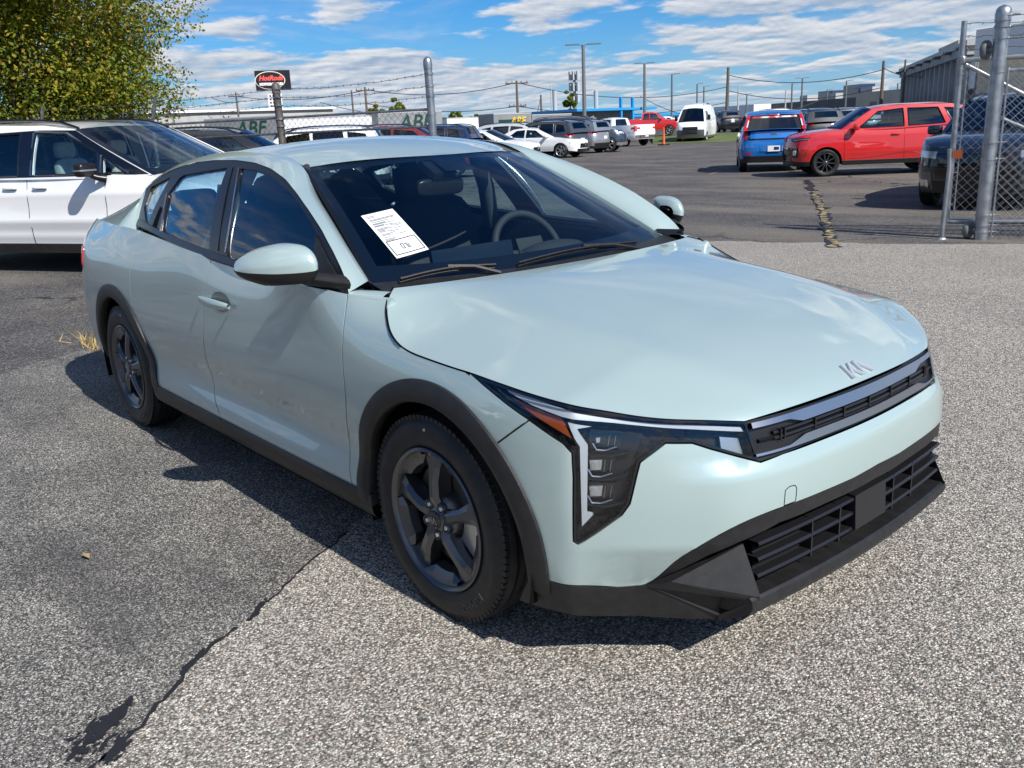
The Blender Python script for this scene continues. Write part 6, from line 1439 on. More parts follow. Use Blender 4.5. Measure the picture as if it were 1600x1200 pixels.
under(g.build('clamp', MAT['galvanised'], None, smooth=40), FL)
g = Geo(); cap_post(g, along(tm, 0), along(tm, zm_-.06)-FD3*.04, .058); under(g.build('line_post', MAT['old_post'], None, smooth=40), FL)
for py in (139, 152, 165, 186, 197):
    g = Geo(); clamp(g, along(tm, z_on(440, py, tm))-FD3*.02, .058, .02); under(g.build('clamp', MAT['galvanised'], None, smooth=40), FL)
for k in (1, 2):
    g = Geo(); g.tube([along(tm-spacing*k, 0), along(tm-spacing*k, zr)], .03, 10); g.tube([along(tm-spacing*k, zr), along(tm-spacing*k, zr+.42)+FD3*.0+FN3*.0+FD3*.16], .024, 8); under(g.build('line_post', MAT['galvanised'], None, smooth=40), FL)
for z_ in (zr, zr2):
    g = Geo(); g.tube([along(t_end, z_), along(tl, z_)], .018, 10); under(g.build('rail', MAT['galvanised'], None, smooth=40), FL)
under(mesh_panel(t_end, tl, .05, zr+.05, -.03, r=.0034, mat='wire_dark'), FL)
for j, (p1, p2) in enumerate(((115, 139), (134, 152), (150, 165))):
    g = Geo(); a = along(tl, z_on(675, p1, tl), -.06); b = along(tm, z_on(440, p2, tm), -.06); barbed(g, b, a, .05, seed=j); zc = b[2]; barbed(g, along(t_end, zc-.05), b, .05, seed=j+5); under(g.build('barbed_wire', MAT['wire_dark'], None), FL)
# --- gate on the right: heavy post, sliding leaf, fixed fence
GT = empty('gate_post', tuple(along(0, 0)), 0, 'thick galvanised gate post with roller guides and wire clamps', 'post')
z_gp = z_on(1575, 7, 0)
g = Geo(); cap_post(g, along(0, 0), along(0, z_gp-.06), .073); under(g.build('post', MAT['galvanised'], None, smooth=40), GT)
for py in (24, 42, 60, 112, 222, 248, 336, 352, 362):
    g = Geo(); z_ = z_on(1560, py, 0); clamp(g, along(0, z_), .073, .022); g.tube([along(-.02, z_), along(.16, z_)], .009, 6); under(g.build('clamp', MAT['galvanised'], None, smooth=40), GT)
for zc in (z_on(1565, 76, 0), z_on(1535, 360, 0)):
    g = Geo(); c = along(-.13, zc, .06); g.lathe([(0, -.03), (.09, -.03), (.10, -.015), (.10, .015), (.09, .03), (0, .03)], 20, 'x', c=c); g.tube([along(0, zc+.03), along(-.13, zc+.03, .05)], .012, 6); g.tube([along(0, zc-.03), along(-.13, zc-.03, .05)], .012, 6); under(g.build('roller', MAT['pole_grey'], None, smooth=35), GT)
SG = empty('sliding_gate', tuple(along(0, 0, .25)), 0, 'galvanised sliding gate leaf with chain link and diagonal brace', 'gate')
OFFG = .42
def tg(px):
    d = CF+CR*(px-800)/FPX+CU*(600-200)/FPX; A = np.array([[d[0], -FD3[0]], [d[1], -FD3[1]]]); s_, t = np.linalg.solve(A, (GP+FN3[:2]*OFFG)-CAM_C[:2]); return t
def zg(px, py, t):
    p = along(t, 0, OFFG); d = CF+CR*(px-800)/FPX+CU*(600-py)/FPX; k = ((p-CAM_C)[:2]@d[:2])/(d[:2]@d[:2]); return float(CAM_C[2]+d[2]*k)
ts = tg(1492); zgt, zgb, zgr = zg(1503, 33, ts), zg(1481, 346, ts), zg(1500, 94, ts); tE = ts+7.
P3 = lambda t, z: along(t, z, OFFG)
def part(g, name, mat, root, sm=40): return under(g.build(name, MAT[mat], None, smooth=sm), root)
g = Geo(); g.tube([P3(ts, zgb-.03), P3(ts, zgt)], .031, 14); part(g, 'stile', 'galvanised', SG)
g = Geo(); g.tube([P3(ts, zgb), P3(tE, zgb)], .031, 14); part(g, 'bottom_rail', 'galvanised', SG)
g = Geo(); g.tube([P3(ts, zgr), P3(tE, zgr)], .031, 14); part(g, 'top_rail', 'galvanised', SG)
g = Geo(); g.tube([P3(ts+.05, zgr-.05), P3(ts+2.9, zgb+.1)], .024, 12); part(g, 'brace', 'galvanised', SG)
for k in (2.9, 5.6):
    g = Geo(); g.tube([P3(ts+k, zgb), P3(ts+k, zgt)], .024, 12); part(g, 'upright', 'galvanised', SG)
g = Geo(); g.tube([P3(ts+.07, zgb+.1), P3(ts+.07, zgr-.12)], .008, 6); part(g, 'tension_bar', 'galvanised', SG)
for z_ in np.linspace(zgb+.2, zgr-.15, 5):
    g = Geo(); clamp(g, P3(ts, z_), .031, .02); g.tube([P3(ts, z_), P3(ts+.075, z_)], .006, 5); part(g, 'clamp', 'galvanised', SG)
g = Geo(); rbox(g, P3(ts+.01, zgr), (.09, .09, .09), n=6, m=6); part(g, 'corner_fitting', 'galvanised', SG)
cl = mesh_panel(ts+.08, ts+3.4, zgb+.05, zgr, OFFG-.02); under(cl, SG)
for j, zz in enumerate((zg(1503, 38, ts), zg(1500, 58, ts), zg(1497, 77, ts))):
    g = Geo(); barbed(g, P3(ts, zz), P3(ts+2.9, zz), .03, seed=20+j); part(g, 'barbed_wire', 'wire_dark', SG, None)
FR = empty('chain_link_fence', tuple(along(.2, 0)), 0, 'fixed chain link fence beside the thick gate post', 'fence')
zfr = z_on(1582, 109, .15)
g = Geo(); g.tube([along(.10, .03, -.03), along(.10, zfr+.03, -.03)], .010, 6); part(g, 'tension_bar', 'galvanised', FR)
g = Geo(); g.tube([along(.10, zfr), along(6., zfr)], .021, 10); part(g, 'rail', 'galvanised', FR)
g = Geo(); g.tube([along(.0, zfr-.45), along(2.6, .1)], .018, 8); part(g, 'brace', 'galvanised', FR)
g = Geo(); g.tube([along(3., 0), along(3., zfr)], .03, 10); part(g, 'line_post', 'galvanised', FR)
under(mesh_panel(.11, 3.2, .03, zfr+.04, -.03), FR)
for j, py in enumerate((24, 42, 60)):
    g = Geo(); z_ = z_on(1575, py, 0); barbed(g, along(0, z_, -.07), along(5., z_+.05, -.07), .04, seed=40+j); part(g, 'barbed_wire', 'wire_dark', FR, None)
# short pipe with an amber reflector
b = at(1471.5, 374, z=0); zt_ = float(CAM_C[2]+0); p = np.array(b); d = CF+CR*(1474-800)/FPX+CU*(600-233)/FPX; k = ((p-CAM_C)[:2]@d[:2])/(d[:2]@d[:2]); zt_ = float(CAM_C[2]+d[2]*k)
BP = empty('guard_pipe', tuple(b), 0, 'short galvanised guard pipe with an orange reflector at its top', 'bollard')
g = Geo(); g.tube([(0, 0, 0), (.0, 0, zt_*.2), (.012, .008, zt_*.8), (0, 0, zt_)], .026, 12); g.build('pipe', MAT['galvanised'], BP, smooth=40)
g = Geo(); c = np.array([0, 0, zt_-.06])+FD3*.085; g.box(c, (.09, .05, .09), math.atan2(fence_dir[1], fence_dir[0])); g.build('reflector', MAT['amber'], BP)
g = Geo(); g.tube([(0, 0, .0), (0, 0, .02)], [.045, .035], 12); g.build('footing', MAT['pole_light'], BP)

# ------------------------------------------------------------------ poles and wires
def P_at(px, py, dist): return at_dist(px, py, dist)
def light_pole(px, py, dist, arms, label, r=.10, mat='pole_grey', group=None, head=1.0):
    top = P_at(px, py, dist); root = empty('light_pole', (top[0], top[1], 0), 0, label, 'light pole', group); h = top[2]
    g = Geo(); g.tube([(0, 0, 0), (0, 0, h)], [r*1.2, r*.85], 8); g.build('pole', MAT[mat], root, smooth=40)
    for s_ in arms:
        g = Geo(); v = np.array([CR[0], CR[1], 0])*s_; g.tube([(0, 0, h-.05), v*.35+[0, 0, h+.02]], .05, 6); c = v*(.35+.45*head)+np.array([0, 0, h+.05]); g.box(c, (.85*head, .36, .10), math.atan2(v[1], v[0])); g.build('lamp_head', MAT[mat], root)
    return root
light_pole(911, 70, 88, (-1, 1), 'tall double headed light pole beyond the pickup row', .17, head=1.5)
LP = [(1007, 99, 118, (-1, 1), .17), (1050, 116, 150, (1,), .16), (1089.5, 131, 190, (1,), .17), (1100, 135, 205, (1,), .17), (1154, 134, 200, (1,), .17), (1167, 147, 240, (-1, 1), .19), (1228, 141, 230, (1,), .19), (1238, 130, 205, (1,), .18), (1254, 122, 180, (-1, 1), .17), (1293, 140, 235, (1,), .19), (1323, 126, 190, (1,), .17), (1403, 130, 180, (1,), .16)]
names = ['slim light pole behind the white pickup', 'light pole left of the white cargo van', 'light pole over the cargo van roof', 'second light pole over the cargo van roof', 'light pole between the black crossover and the blue hatchback', 'low far light pole left of the blue hatchback', 'far light pole above the blue hatchback roof', 'taller light pole above the blue hatchback roof', 'double headed light pole right of the blue hatchback', 'light pole over the red hatchback bonnet', 'light pole above the red hatchback mirror', 'light pole beside the grey concrete building']
for (px, py, ds, ar, r_), lb in zip(LP, names): light_pole(px, py, ds, ar, lb, r_, 'pole_light' if px in (1154, 1228) else 'pole_grey')
light_pole(861, 135, 130, (1,), 'pale slender light pole beside the wooden transformer pole', .10, 'pole_light', head=.7)
def wood_pole(px, py, dist, label, arms=(), tilt=0., r=.16, extra=None):
    top = P_at(px, py, dist); root = empty('utility_pole', (top[0], top[1], 0), 0, label, 'utility pole'); h = top[2]; R3 = np.array([CR[0], CR[1], 0])
    g = Geo(); g.tube([R3*tilt*-h, (0, 0, h)], [r*1.25, r*.8], 8); g.build('pole', MAT['weathered_wood'], root, smooth=40)
    for z_, w_ in arms:
        g = Geo(); g.tube([R3*-w_+[0, 0, h-z_], R3*w_+[0, 0, h-z_]], .09, 6)
        for q in (-.9, -.4, .4, .9): g.tube([R3*w_*q+[0, 0, h-z_], R3*w_*q+[0, 0, h-z_+.25]], .06, 5)
        g.build('crossarm', MAT['weathered_wood'], root)
    if extra:
        g = Geo(); g.tube([R3*.35+[0, 0, h-extra-1.0], R3*.35+[0, 0, h-extra]], .30, 10); g.build('transformer', MAT['pole_light'], root, smooth=40); g = Geo(); g.tube([R3*-.4+[0, 0, h-extra-.9], R3*-.4+[0, 0, h-extra-.1]], .26, 10); g.build('transformer', MAT['pole_light'], root, smooth=40)
    return top
WP = {}
WP['t'] = wood_pole(807, 126, 115, 'wooden utility pole with crossarms and transformers above the grey trailer', ((.3, 1.4), (3., 1.1)), extra=6.6)
WP['a'] = wood_pole(570, 136, 120, 'wooden utility pole with one crossarm above the left fence', ((.4, 1.2),), extra=6.)
WP['b'] = wood_pole(549, 141, 125, 'bare thin wooden pole left of the crossarm pole', (), r=.13)
WP['c'] = wood_pole(368, 144, 150, 'wooden pole with crossarm near the motorcycle sign', ((.6, 1.2),))
WP['d'] = wood_pole(1138, 105, 130, 'tall wooden pole behind the black crossover', (), .012, r=.22)
WP['e'] = wood_pole(1381, 95, 120, 'tall wooden pole left of the grey concrete building', (), .0, r=.20)
WP['f'] = wood_pole(1415, 93, 105, 'thin wooden pole at the corner of the grey concrete building', (), .0, r=.12)
WP['g'] = wood_pole(845, 148, 140, 'short wooden pole carrying wires right of the transformer pole', ())
principled('cable', (.05, .055, .06), .6)
def cable(a, b, sag, label, r=.045):
    a, b = np.array(a), np.array(b); P = [a+(b-a)*w-np.array([0, 0, sag*4*w*(1-w)]) for w in np.linspace(0, 1, 24)]; g = Geo(); g.tube(P, r, 4); o = g.build('overhead_cable', MAT['cable'], None); tag(o, label, 'cable', 'overhead power cables')
D = lambda k, dz: WP[k]-np.array([0, 0, dz])
CB = [('a', .3, 't', .2, 1.0, 'upper cable from the crossarm pole to the transformer pole top'), ('a', 2., 't', 3., .8, 'lower cable from the crossarm pole to the transformer pole'), ('t', .2, 'd', 2.5, 1.6, 'long upper cable sagging from the transformer pole to the tall bare pole'), ('t', 3., 'd', 4.5, 1.3, 'long lower cable sagging from the transformer pole to the tall bare pole'),
      ('c', .6, 'a', .4, .8, 'cable from the pole near the motorcycle sign to the crossarm pole'), ('d', 1., 'e', 1., 1.2, 'topmost cable between the two tall bare wooden poles'), ('d', 3., 'e', 3., 1.2, 'middle cable between the two tall bare wooden poles'), ('e', .8, (1440, 120, 100), 0, .3, 'short cable from the tall bare pole to the concrete building'), ((500, 160, 140), 0, 't', 5., 1.0, 'low cable reaching the transformer pole from behind the gate post'), ('t', 9., 'g', .2, 1.4, 'slack looping cable from the transformers to the short pole'),
      ((330, 152, 150), 0, 'c', 1.5, .3, 'cable entering the pole near the motorcycle sign from the maple'), ((1000, 150, 150), 0, 'd', 7., .9, 'low cable passing above the red pickup to the tall bare pole'), ('d', 6.5, (1290, 152, 150), 0, .9, 'low cable passing above the blue hatchback from the tall bare pole')]
for a, da, b, db, sg, lb in CB:
    cable(D(a, da) if isinstance(a, str) else P_at(*a), D(b, db) if isinstance(b, str) else P_at(*b), sg, lb)
# mast with antennas
tp = P_at(897, 113, 230); MT = empty('cell_mast', (tp[0], tp[1], 0), 0, 'thin antenna mast behind the double headed light pole', 'mast')
g = Geo(); g.tube([(0, 0, 0), (0, 0, tp[2])], [.5, .3], 8); g.build('pole', MAT['pole_grey'], MT)
for dz in (.8, 3.4, 6.0):
    g = Geo()
    for q in range(6): g.box((1.1*math.cos(q*1.05), 1.1*math.sin(q*1.05), tp[2]-dz), (.45, .45, 2.0))
    g.build('antenna', MAT['pole_light'], MT)

# ------------------------------------------------------------------ buildings and trailers
def wall_box(name, label, cat, px0, px1, py_top, d0, d1, depth, mat, roof=None, parapet=0.):
    """building whose front runs between two pixel columns at two distances"""
    a, b = P_at(px0, py_top if np.isscalar(py_top) else py_top[0], d0), P_at(px1, py_top if np.isscalar(py_top) else py_top[1], d1); h = (a[2]+b[2])/2; v = (b-a)[:2]; L_ = np.linalg.norm(v); v /= L_
    root = empty(name, (a[0], a[1], 0), math.atan2(v[1], v[0]), label, cat); g = Geo(); g.bbox((0, 0, 0), (L_, depth, h)); g.build('wall', MAT[mat], root)
    if roof: g = Geo(); g.bbox((-.3, -.5, h), (L_+.3, depth+.3, h+.35)); g.build('roof', MAT[roof], root)
    return root, L_, h
add_noise_col(principled('concrete_wall', (.42, .42, .40), .85), (.35, .35, .34), .6); add_noise_col(principled('tan_wall', (.52, .46, .36), .85), (.46, .41, .33), .4); add_noise_col(principled('grey_clad', (.085, .09, .095), .7), (.11, .11, .115), .3)
principled('white_roof', (.78, .78, .77), .6); principled('dark_glass', (.02, .024, .03), .15); add_noise_col(principled('trailer_grey', (.30, .315, .32), .5, .3), (.25, .26, .27), .8); principled('blue_trim', (.02, .28, .62), .5); principled('trailer_white', (.72, .73, .74), .5); principled('logo_green', (.008, .05, .035), .5); principled('logo_yellow', (.75, .50, .03), .5)
principled('sign_black', (.012, .010, .018), .4); principled('neon_red', (.75, .10, .08), .4); principled('cream', (.80, .70, .50), .5); principled('sign_red_band', (.22, .02, .03), .45)
add_noise_col(principled('fence_wood', (.20, .18, .15), .9), (.30, .27, .22), 1.2)
rt, L_, h = wall_box('office_building', 'long grey concrete building with deep vertical piers', 'building', 1417, 1531, (108, 62), 118, 76, 30, 'concrete_wall')
zb_ = h*.84
for i in range(15):
    w_ = L_/15; g = Geo(); g.bbox((i*w_, -.55, 0), (i*w_+.45, -.02, zb_)); g.build('pier', MAT['concrete_wall'], rt)
    g = Geo(); g.bbox((i*w_+.5, -.06, 0), (i*w_+w_-.05, -.03, zb_*.55)); g.build('window', MAT['dark_glass'], rt)
    g = Geo(); g.bbox((i*w_+.5, -.10, zb_*.55), (i*w_+w_-.05, -.03, zb_)); g.build('spandrel', MAT['trailer_white'], rt)
    g = Geo(); g.bbox((i*w_+.03, -.75, zb_+.03), (i*w_+w_-.03, -.03, h-.35)); g.build('fascia_panel', MAT['concrete_wall'], rt)
    if i % 2 == 0: g = Geo(); g.box((i*w_+w_/2, -1.05, h*.93), (.6, .5, .22)); g.build('floodlight', MAT['grey_clad'], rt)
g = Geo(); g.bbox((-.2, -.85, h-.33), (L_+.2, 2, h+.05)); g.build('coping', MAT['pole_light'], rt)
g = Geo(); g.bbox((1.5, 3., h+.05), (14, 12, h+1.9)); g.build('roof_plant', MAT['concrete_wall'], rt)
rt, L_, h = wall_box('warehouse', 'tan wall of the building behind the sliding gate', 'building', 1530, 1680, (92, 80), 75, 70, 20, 'tan_wall')
rt2, L2, h2 = wall_box('billboard', 'blank white panel above the tan wall behind the gate', 'sign', 1526, 1680, (44, 30), 73, 68, .4, 'trailer_white')
for o in rt2.children: o.name = 'panel'
rt2.children[0].data.transform(Matrix.Scale((h2-h)/h2, 4, (0, 0, 1))); rt2.location.z = h+.05
rt, L_, h = wall_box('warehouse', 'long dark grey flat roofed warehouse beyond the parked cars', 'building', 1205, 1345, (160, 154), 260, 220, 40, 'grey_clad')
for x_, w_, hh in ((10, 4, 1.6), (25, 6, 2.2), (34, 3, 1.5), (44, 7, 3.0), (56, 5, 2.2)): g = Geo(); g.bbox((x_*L_/70, 5, h), (x_*L_/70+w_, 9, h+hh)); g.build('roof_unit', MAT['darkblue_paint'] if x_ in (25, 44) else MAT['pole_light'], rt)
wall_box('warehouse', 'small white block at the left end of the dark grey warehouse', 'building', 1178, 1205, (163, 162), 255, 258, 20, 'trailer_white')
rt, L_, h = wall_box('warehouse', 'cream building with a small window left of the concrete building', 'building', 1338, 1420, (147, 136), 175, 160, 30, 'tan_wall')
g = Geo(); g.bbox((L_*.30, -.08, 1.0), (L_*.42, -.02, 3.2)); g.build('window', MAT['dark_glass'], rt)
rt, L_, h = wall_box('warehouse', 'low building with a bright white roof behind the left fence', 'building', 230, 520, (176, 172), 150, 160, 30, 'concrete_wall', 'white_roof')
rt, L_, h = wall_box('workshop', 'grey workshop with blue roof edge and blue posts', 'building', 880, 990, (176, 172), 112, 122, 20, 'trailer_grey')
g = Geo(); g.bbox((-.8, -3.0, h), (L_+1, 14, h+.28)); g.build('roof_edge', MAT['blue_trim'], rt)
for x_ in (L_*.55, L_*.72): g = Geo(); g.bbox((x_, -2.9, 0), (x_+.3, -2.6, h+1.5)); g.build('sign_post', MAT['blue_trim'], rt)
g = Geo(); g.bbox((L_*.56, -.5, h*.25), (L_*.95, -.1, h*.62)); g.build('fascia_sign', MAT['darkblue_paint'], rt)
for x_ in (.1, .3): g = Geo(); g.bbox((L_*x_, -.06, .1), (L_*x_+.9*2, -.02, 2.2)); g.build('door', MAT['dark_glass'], rt)
for x_ in (.05, .62): g = Geo(); g.tube([(L_*x_, 2, h), (L_*x_, 2, h+2.6)], .28, 10); g.build('vent_stack', MAT['pole_light'], rt)
rt, L_, h = wall_box('store_building', 'far white low building behind the cargo van', 'building', 985, 1120, (181, 179), 210, 230, 30, 'trailer_white')
g = Geo(); g.bbox((-.5, -.6, h), (L_+.5, 30, h+.6)); g.build('roof_edge', MAT['blue_trim'], rt)
def trailer(label, px0, px1, py0, py1, d0, d1, mat, text=None, tpos=.6, size=1.6, tm='logo_green', gy=True, swoosh=False):
    a, b = P_at(px0, py0, d0), P_at(px1, py1, d1); h = (a[2]+b[2])/2; v = (b-a)[:2]; L_ = np.linalg.norm(v); v /= L_; root = empty('semi_trailer', (a[0], a[1], 0), math.atan2(v[1], v[0]), label, 'trailer')
    g = Geo(); g.bbox((0, 0, 1.15), (L_, 2.6, h)); g.build('box', MAT[mat], root)
    g = Geo(); g.bbox((-.01, -.02, 1.13), (L_+.01, 2.62, 1.28)); g.bbox((-.01, -.02, h-.10), (L_+.01, 2.62, h+.01)); g.build('rail', MAT['pole_light'], root)
    for x_ in (1.0, 2.2):
        g = Geo(); g.lathe([(.2, -.12), (.5, -.12), (.5, .12), (.2, .12)], 16, 'y', c=(x_, .25, .5)); g.build('wheel', MAT['tyre_rubber'], root)
    g = Geo(); g.bbox((L_-2.5, .2, 0), (L_-2.3, .4, 1.2)); g.build('landing_leg', MAT['pole_grey'], root)
    if text:
        v_, f_ = text_geo(text, size, .02, .03, shear=.25); g = Geo(); g.add(placed(v_, (L_*tpos, -.03, 1.15+(h-1.15)*.55), (1, 0, 0), (0, 0, 1)), f_); g.build('lettering', MAT[tm], root, fix=False)
        if gy: g = Geo(); g.bbox((L_*tpos-size*1.4, -.04, 1.6), (L_*tpos-size*.1, -.02, 1.95)); g.build('logo_bar', MAT['logo_yellow'], root)
    if swoosh: g = Geo(); g.prism([(.6, -.04, h-1.6), (L_*.75, -.04, h-1.6), (L_*.78, -.04, h-.6), (.6, -.04, h-.6)], (0, .02, 0)); g.build('logo_panel', MAT['logo_green'], root); 
    return root, L_, h
trailer('grey semi trailer with dark ABF lettering behind the left fence', 318, 433, 184, 182, 104, 100, 'trailer_grey', 'ABF', .62, 2.0)
trailer('plain white semi trailer between the two lettered grey trailers', 436, 588, 184, 181, 100, 100, 'trailer_white')
trailer('grey semi trailer with ABF lettering beside the tall gate post', 590, 690, 176, 173, 96, 98, 'trailer_grey', 'ABF', .56, 2.1)
rt, L_, h = trailer('grey semi trailer with a green panel behind the grey crossovers', 771, 830, 177.5, 176, 92, 95, 'trailer_grey', 'ABF', .62, 1.1, 'logo_yellow', False, True)
trailer('weathered plain grey semi trailer next to the workshop', 831, 893, 178, 178, 95, 99, 'trailer_grey')
trailer('white box trailer with dark stripe left of the green panel trailer', 698, 770, 183, 183, 108, 110, 'trailer_white')
ADDED_B = empty('added_building', (-22, -30, 0), 0, 'low unseen building added across the aisle to darken reflections in the sedan doors', 'building')  # unseen building, added to darken the door reflections and the sky fill
g = Geo(); g.bbox((0, -12, 0), (44, 0, 5.6)); g.build('wall', MAT['grey_clad'], ADDED_B)
g = Geo(); g.bbox((-.3, -12.3, 5.6), (44.3, .5, 6.1)); g.build('roof_edge', MAT['concrete_wall'], ADDED_B)
for i in range(14): g = Geo(); g.bbox((.6+i*3.1, .02, .5), (3.3+i*3.1, .06, 3.6)); g.build('window', MAT['dark_glass'], ADDED_B)
# wooden fence bits beside the workshop
PF = empty('board_fence', tuple(P_at(893, 200, 97))[:2]+(0,), RIGHT, 'weathered board fence next to the workshop', 'fence')
for i in range(12): g = Geo(); g.bbox((i*.22, 0, 0), (i*.22+.20, .04, 2.3+.1*math.sin(i*2.1))); g.build('board', MAT['fence_wood'], PF)
# motorcycle shop sign
sa, sb = P_at(397, 111, 86), P_at(452, 108, 86); sc = P_at(399, 142, 86); hh = abs(sa[2]-sc[2]); v = (sb-sa)[:2]; SW = np.linalg.norm(v); v /= SW
SGN = empty('pylon_sign', (sa[0]+v[0]*SW/2, sa[1]+v[1]*SW/2, 0), math.atan2(v[1], v[0]), 'tall black motorcycle shop sign with a red script oval', 'sign'); zc = (sa[2]+sc[2])/2
g = Geo(); g.bbox((-SW/2, -.25, zc-hh/2), (SW/2, .25, zc+hh/2)); g.build('cabinet', MAT['sign_black'], SGN)
def oval(a, b, y, mat, nm): g = Geo(); th = np.linspace(0, 2*np.pi, 40, endpoint=False); g.prism([(-.08*SW+a*math.cos(t), y, zc+b*math.sin(t)) for t in th], (0, .03, 0)); g.build(nm, MAT[mat], SGN)
oval(SW*.43, hh*.46, -.29, 'cream', 'oval_rim'); oval(SW*.405, hh*.42, -.32, 'sign_black', 'oval_face')
def sgn_text(t, x, z, s_, mat, sh=0., bold=.0): v_, f_ = text_geo(t, s_, .02, bold, shear=sh); g = Geo(); g.add(placed(v_, (x, -.35, z), (1, 0, 0), (0, 0, 1)), f_); g.build('lettering', MAT[mat], SGN, fix=False)
sgn_text('HotRods', -.06*SW, zc+hh*.10, SW*.185, 'neon_red', .3, .03); sgn_text('MOTORCYCLES', -.06*SW, zc-hh*.20, SW*.092, 'trailer_white', 0, .03)
g = Geo(); g.tube([(.03*SW, 0, 0), (.03*SW, 0, zc-hh/2)], .16, 10); g.build('pole', MAT['sign_black'], SGN)
z1 = P_at(420, 147, 86)[2]; z0 = P_at(420, 170, 86)[2]; g = Geo(); g.bbox((-.20*SW, -.14, z0), (.20*SW, .14, z1)); g.build('message_board', MAT['trailer_white'], SGN)
for k, t in enumerate(('WE BUY', 'USED', 'NOW OPEN')): 
    pass
for k in range(4):
    for j in range(3+k % 2): g = Geo(); w_ = SW*.05; x_ = -.15*SW+j*SW*.085; g.bbox((x_, -.16, z1-(k+.85)*(z1-z0)/4.4), (x_+w_, -.145, z1-(k+.35)*(z1-z0)/4.4)); g.build('letter_row', MAT['ink'], SGN)
# traffic cone
cp = at(1037, 227, z=0); CN = empty('traffic_cone', (cp[0], cp[1], 0), 0, 'tall orange traffic marker beside the white pickup', 'cone'); g = Geo(); g.lathe([(.0, 1.1), (.05, 1.08), (.09, .06)], 14, 'z'); g.build('cone', MAT['orange_dot'], CN, smooth=40); g = Geo(); g.box((0, 0, .035), (.55, .55, .07)); g.build('base', MAT['rubber'], CN)

# ------------------------------------------------------------------ trees
add_noise_col(principled('bark', (.085, .065, .05), .9), (.14, .11, .085), 6, bump=.8, bscale=14, stretch=(1, 1, .25))
def leafmat(name, c, c2):
    m = principled(name, c, .55, spec=.25); b = m.node_tree.nodes['Principled BSDF']; add_noise_col(m, c2, .9, .38, .62)
    nt = m.node_tree; tr = nt.nodes.new('ShaderNodeBsdfTranslucent'); tr.inputs[0].default_value = (c[0]*1.6, c[1]*1.5, c[2]*.9, 1); mx = nt.nodes.new('ShaderNodeMixShader'); mx.inputs[0].default_value = .35; out = nt.nodes['Material Output']
    nt.links.new(b.outputs[0], mx.inputs[1]); nt.links.new(tr.outputs[0], mx.inputs[2]); nt.links.new(mx.outputs[0], out.inputs[0]); return m
leafmat('leaf_green', (.10, .155, .018), (.15, .20, .022)); leafmat('leaf_olive', (.26, .255, .026), (.32, .26, .028)); leafmat('leaf_rust', (.33, .17, .03), (.40, .26, .04))
def tree(name, label, base, height, crown_c, crown_r, nleaf, leaf, seed, mats=('leaf_green', 'leaf_olive', 'leaf_rust'), wts=(.55, .36, .09), nblob=70, trunk_r=.22, group=None, flat_=.75, limbs=14):
    rr = np.random.default_rng(seed); root = empty(name, tuple(base), 0, label, 'tree', group); cc = np.array(crown_c)-np.array(base); cr = np.array(crown_r)
    g = Geo(); tz = cc[2]+cr[2]*.2; tk = [np.array([rr.normal(0, .05)*k, rr.normal(0, .05)*k, tz*k/6]) for k in range(7)]; g.tube(tk, np.linspace(trunk_r, trunk_r*.3, 7), 10); blobs = []
    for i in range(nblob):
        u = rr.normal(0, 1, 3); u /= np.linalg.norm(u); rad = rr.random()**.42; p = cc+u*cr*rad*.92; blobs.append((p, (.16+.13*rr.random())*cr.mean()))
    for i in range(limbs):
        p, _ = blobs[rr.integers(nblob)]; s_ = tk[rr.integers(2, 6)]; m_ = (s_+p)/2+rr.normal(0, .12, 3)*cr.mean()*.4; g.tube([s_, m_, p], [trunk_r*.38, trunk_r*.2, trunk_r*.05], 6)
    g.build('trunk', MAT['bark'], root, smooth=50)
    per = nleaf//nblob; V = []; F = []; Mi = []
    for p, br in blobs:
        tint = rr.random(); u = rr.normal(0, 1, (per, 3)); u /= np.linalg.norm(u, axis=1)[:, None]; q = p+u*br*(rr.random((per, 1))**.35)*[1.15, 1.15, flat_]
        nrm = u*.6+rr.normal(0, .7, (per, 3))+[0, 0, .5]; nrm /= np.linalg.norm(nrm, axis=1)[:, None]
        t1 = np.cross(nrm, rr.normal(0, 1, (per, 3))); t1 /= np.linalg.norm(t1, axis=1)[:, None]; t2 = np.cross(nrm, t1); s_ = leaf*(.6+.8*rr.random((per, 1)))
        top = (p[2]-cc[2])/cr[2]; pw = np.array(wts)*[1, .5+1.1*tint, .3+1.6*(tint > .72)*(1+max(0, top))]; pw /= pw.sum(); mi = rr.choice(3, per, p=pw)
        b = len(V)*1; A = np.stack([q-t1*s_, q+t2*s_*.55+nrm*s_*.12, q+t1*s_, q-t2*s_*.55+nrm*s_*.12], 1).reshape(-1, 3)
        V.append(A); Mi.append(mi)
    A = np.vstack(V); n = len(A)//4; me = bpy.data.meshes.new('crown'); me.vertices.add(len(A)); me.vertices.foreach_set('co', A.ravel()); me.loops.add(n*4); me.loops.foreach_set('vertex_index', np.arange(n*4)); me.polygons.add(n)
    me.polygons.foreach_set('loop_start', np.arange(n)*4); me.polygons.foreach_set('loop_total', np.full(n, 4))
    for k in mats: me.materials.append(MAT[k])
    me.polygons.foreach_set('material_index', np.concatenate(Mi)); me.update(); me.validate(); link('crown', me, root); return root
tb = P_at(40, 200, 23); tree('maple_tree', 'large maple turning yellow green behind the chain link fence', (tb[0], tb[1], 0), 10, (tb[0]+.1, tb[1]+.1, 5.2), (3.6, 3.6, 4.6), 210000, .043, 3, nblob=210, trunk_r=.22)
tb = P_at(592, 190, 150); tree('round_tree', 'small rust tinged tree beyond the trailers', (tb[0], tb[1], 0), 5, (tb[0], tb[1], 4.6), (1.7, 1.7, 1.6), 2600, .22, 5, wts=(.5, .2, .3), nblob=22, limbs=5)
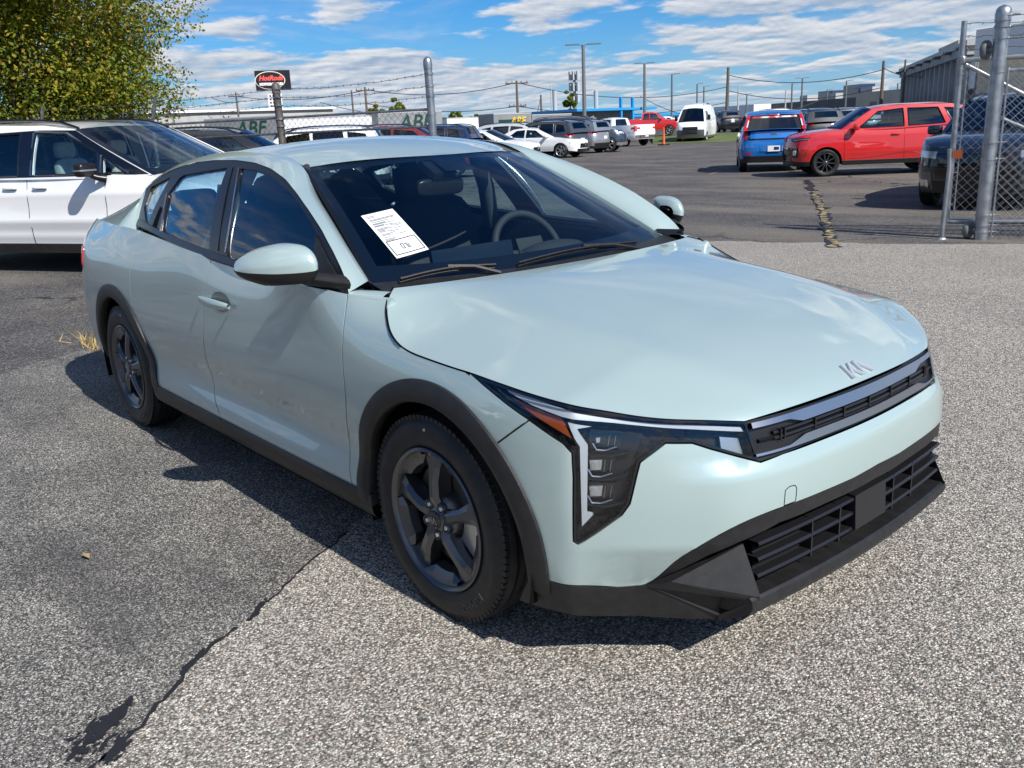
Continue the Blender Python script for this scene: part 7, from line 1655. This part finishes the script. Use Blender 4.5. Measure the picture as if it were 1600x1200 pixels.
tb = P_at(622, 190, 150); tree('round_tree', 'small green tree beside the rust tinged one', (tb[0], tb[1], 0), 6, (tb[0], tb[1], 5.2), (1.3, 1.3, 2.0), 2600, .22, 6, wts=(.85, .12, .03), nblob=22, limbs=5)
tb = P_at(891, 165, 170); tree('round_tree', 'small green tree showing over the workshop roof', (tb[0], tb[1], 0), 8, (tb[0], tb[1], 5.8), (1.4, 1.4, 2.2), 2200, .24, 7, wts=(.9, .1, 0), nblob=18, limbs=5)
for i, (px, py, d_, s_, lb) in enumerate(((708, 176, 190, 1.6, 'low dark shrub line left of the green panel trailer'), (738, 177, 190, 1.3, 'second low shrub left of the green panel trailer'))):
    tb = P_at(px, py, d_); tree('shrub', lb, (tb[0], tb[1], 0), 4, (tb[0], tb[1], tb[2]-1.2), (s_*1.6, s_*1.6, 1.4), 900, .28, 30+i, wts=(.9, .1, 0), nblob=10, limbs=3)
# hedge line far away closes the horizon
rr = np.random.default_rng(8)
g = Geo()
for i in range(90):
    px = -150+i*22+rr.normal(0, 5); p = P_at(px, 190, 420+60*rr.random()); w_ = 9+6*rr.random(); h_ = 3.5+3*rr.random(); rbox(g, (p[0], p[1], h_*.4), (w_, w_, h_), n=5, m=4)
o = g.build('distant_trees', MAT['leaf_green'], None); tag(o, 'far hazy tree line along the horizon', 'trees', kind='stuff')
# weeds and a fallen leaf on the pavement
principled('dry_grass', (.36, .27, .12), .8)
g = Geo(); c0 = at(150, 541, z=0)
for i in range(160):
    b = c0+np.array([rr.normal(0, .22), rr.normal(0, .05), 0]); t = b+np.array([rr.normal(0, .05), rr.normal(0, .05), .04+.06*rr.random()]); s_ = rr.normal(0, 1, 3)*[.004, .004, 0]; g.add([b-s_, b+s_, t], [(0, 1, 2)])
tag(g.build('dry_weeds', MAT['dry_grass'], None, fix=False), 'tuft of dry weeds growing at the pavement edge', 'weeds', kind='stuff')
c0 = at(134, 870, z=.012); g = Geo(); g.add([c0+[-.03, 0, .004], c0+[0, -.012, .012], c0+[.035, .004, .005], c0+[0, .014, .010], c0+[.0, 0, .006]], [(0, 1, 4), (1, 2, 4), (2, 3, 4), (3, 0, 4)]); tag(g.build('fallen_leaf', MAT['dry_grass'], None, fix=False), 'single dry tan leaf lying on the dark pavement', 'leaf')
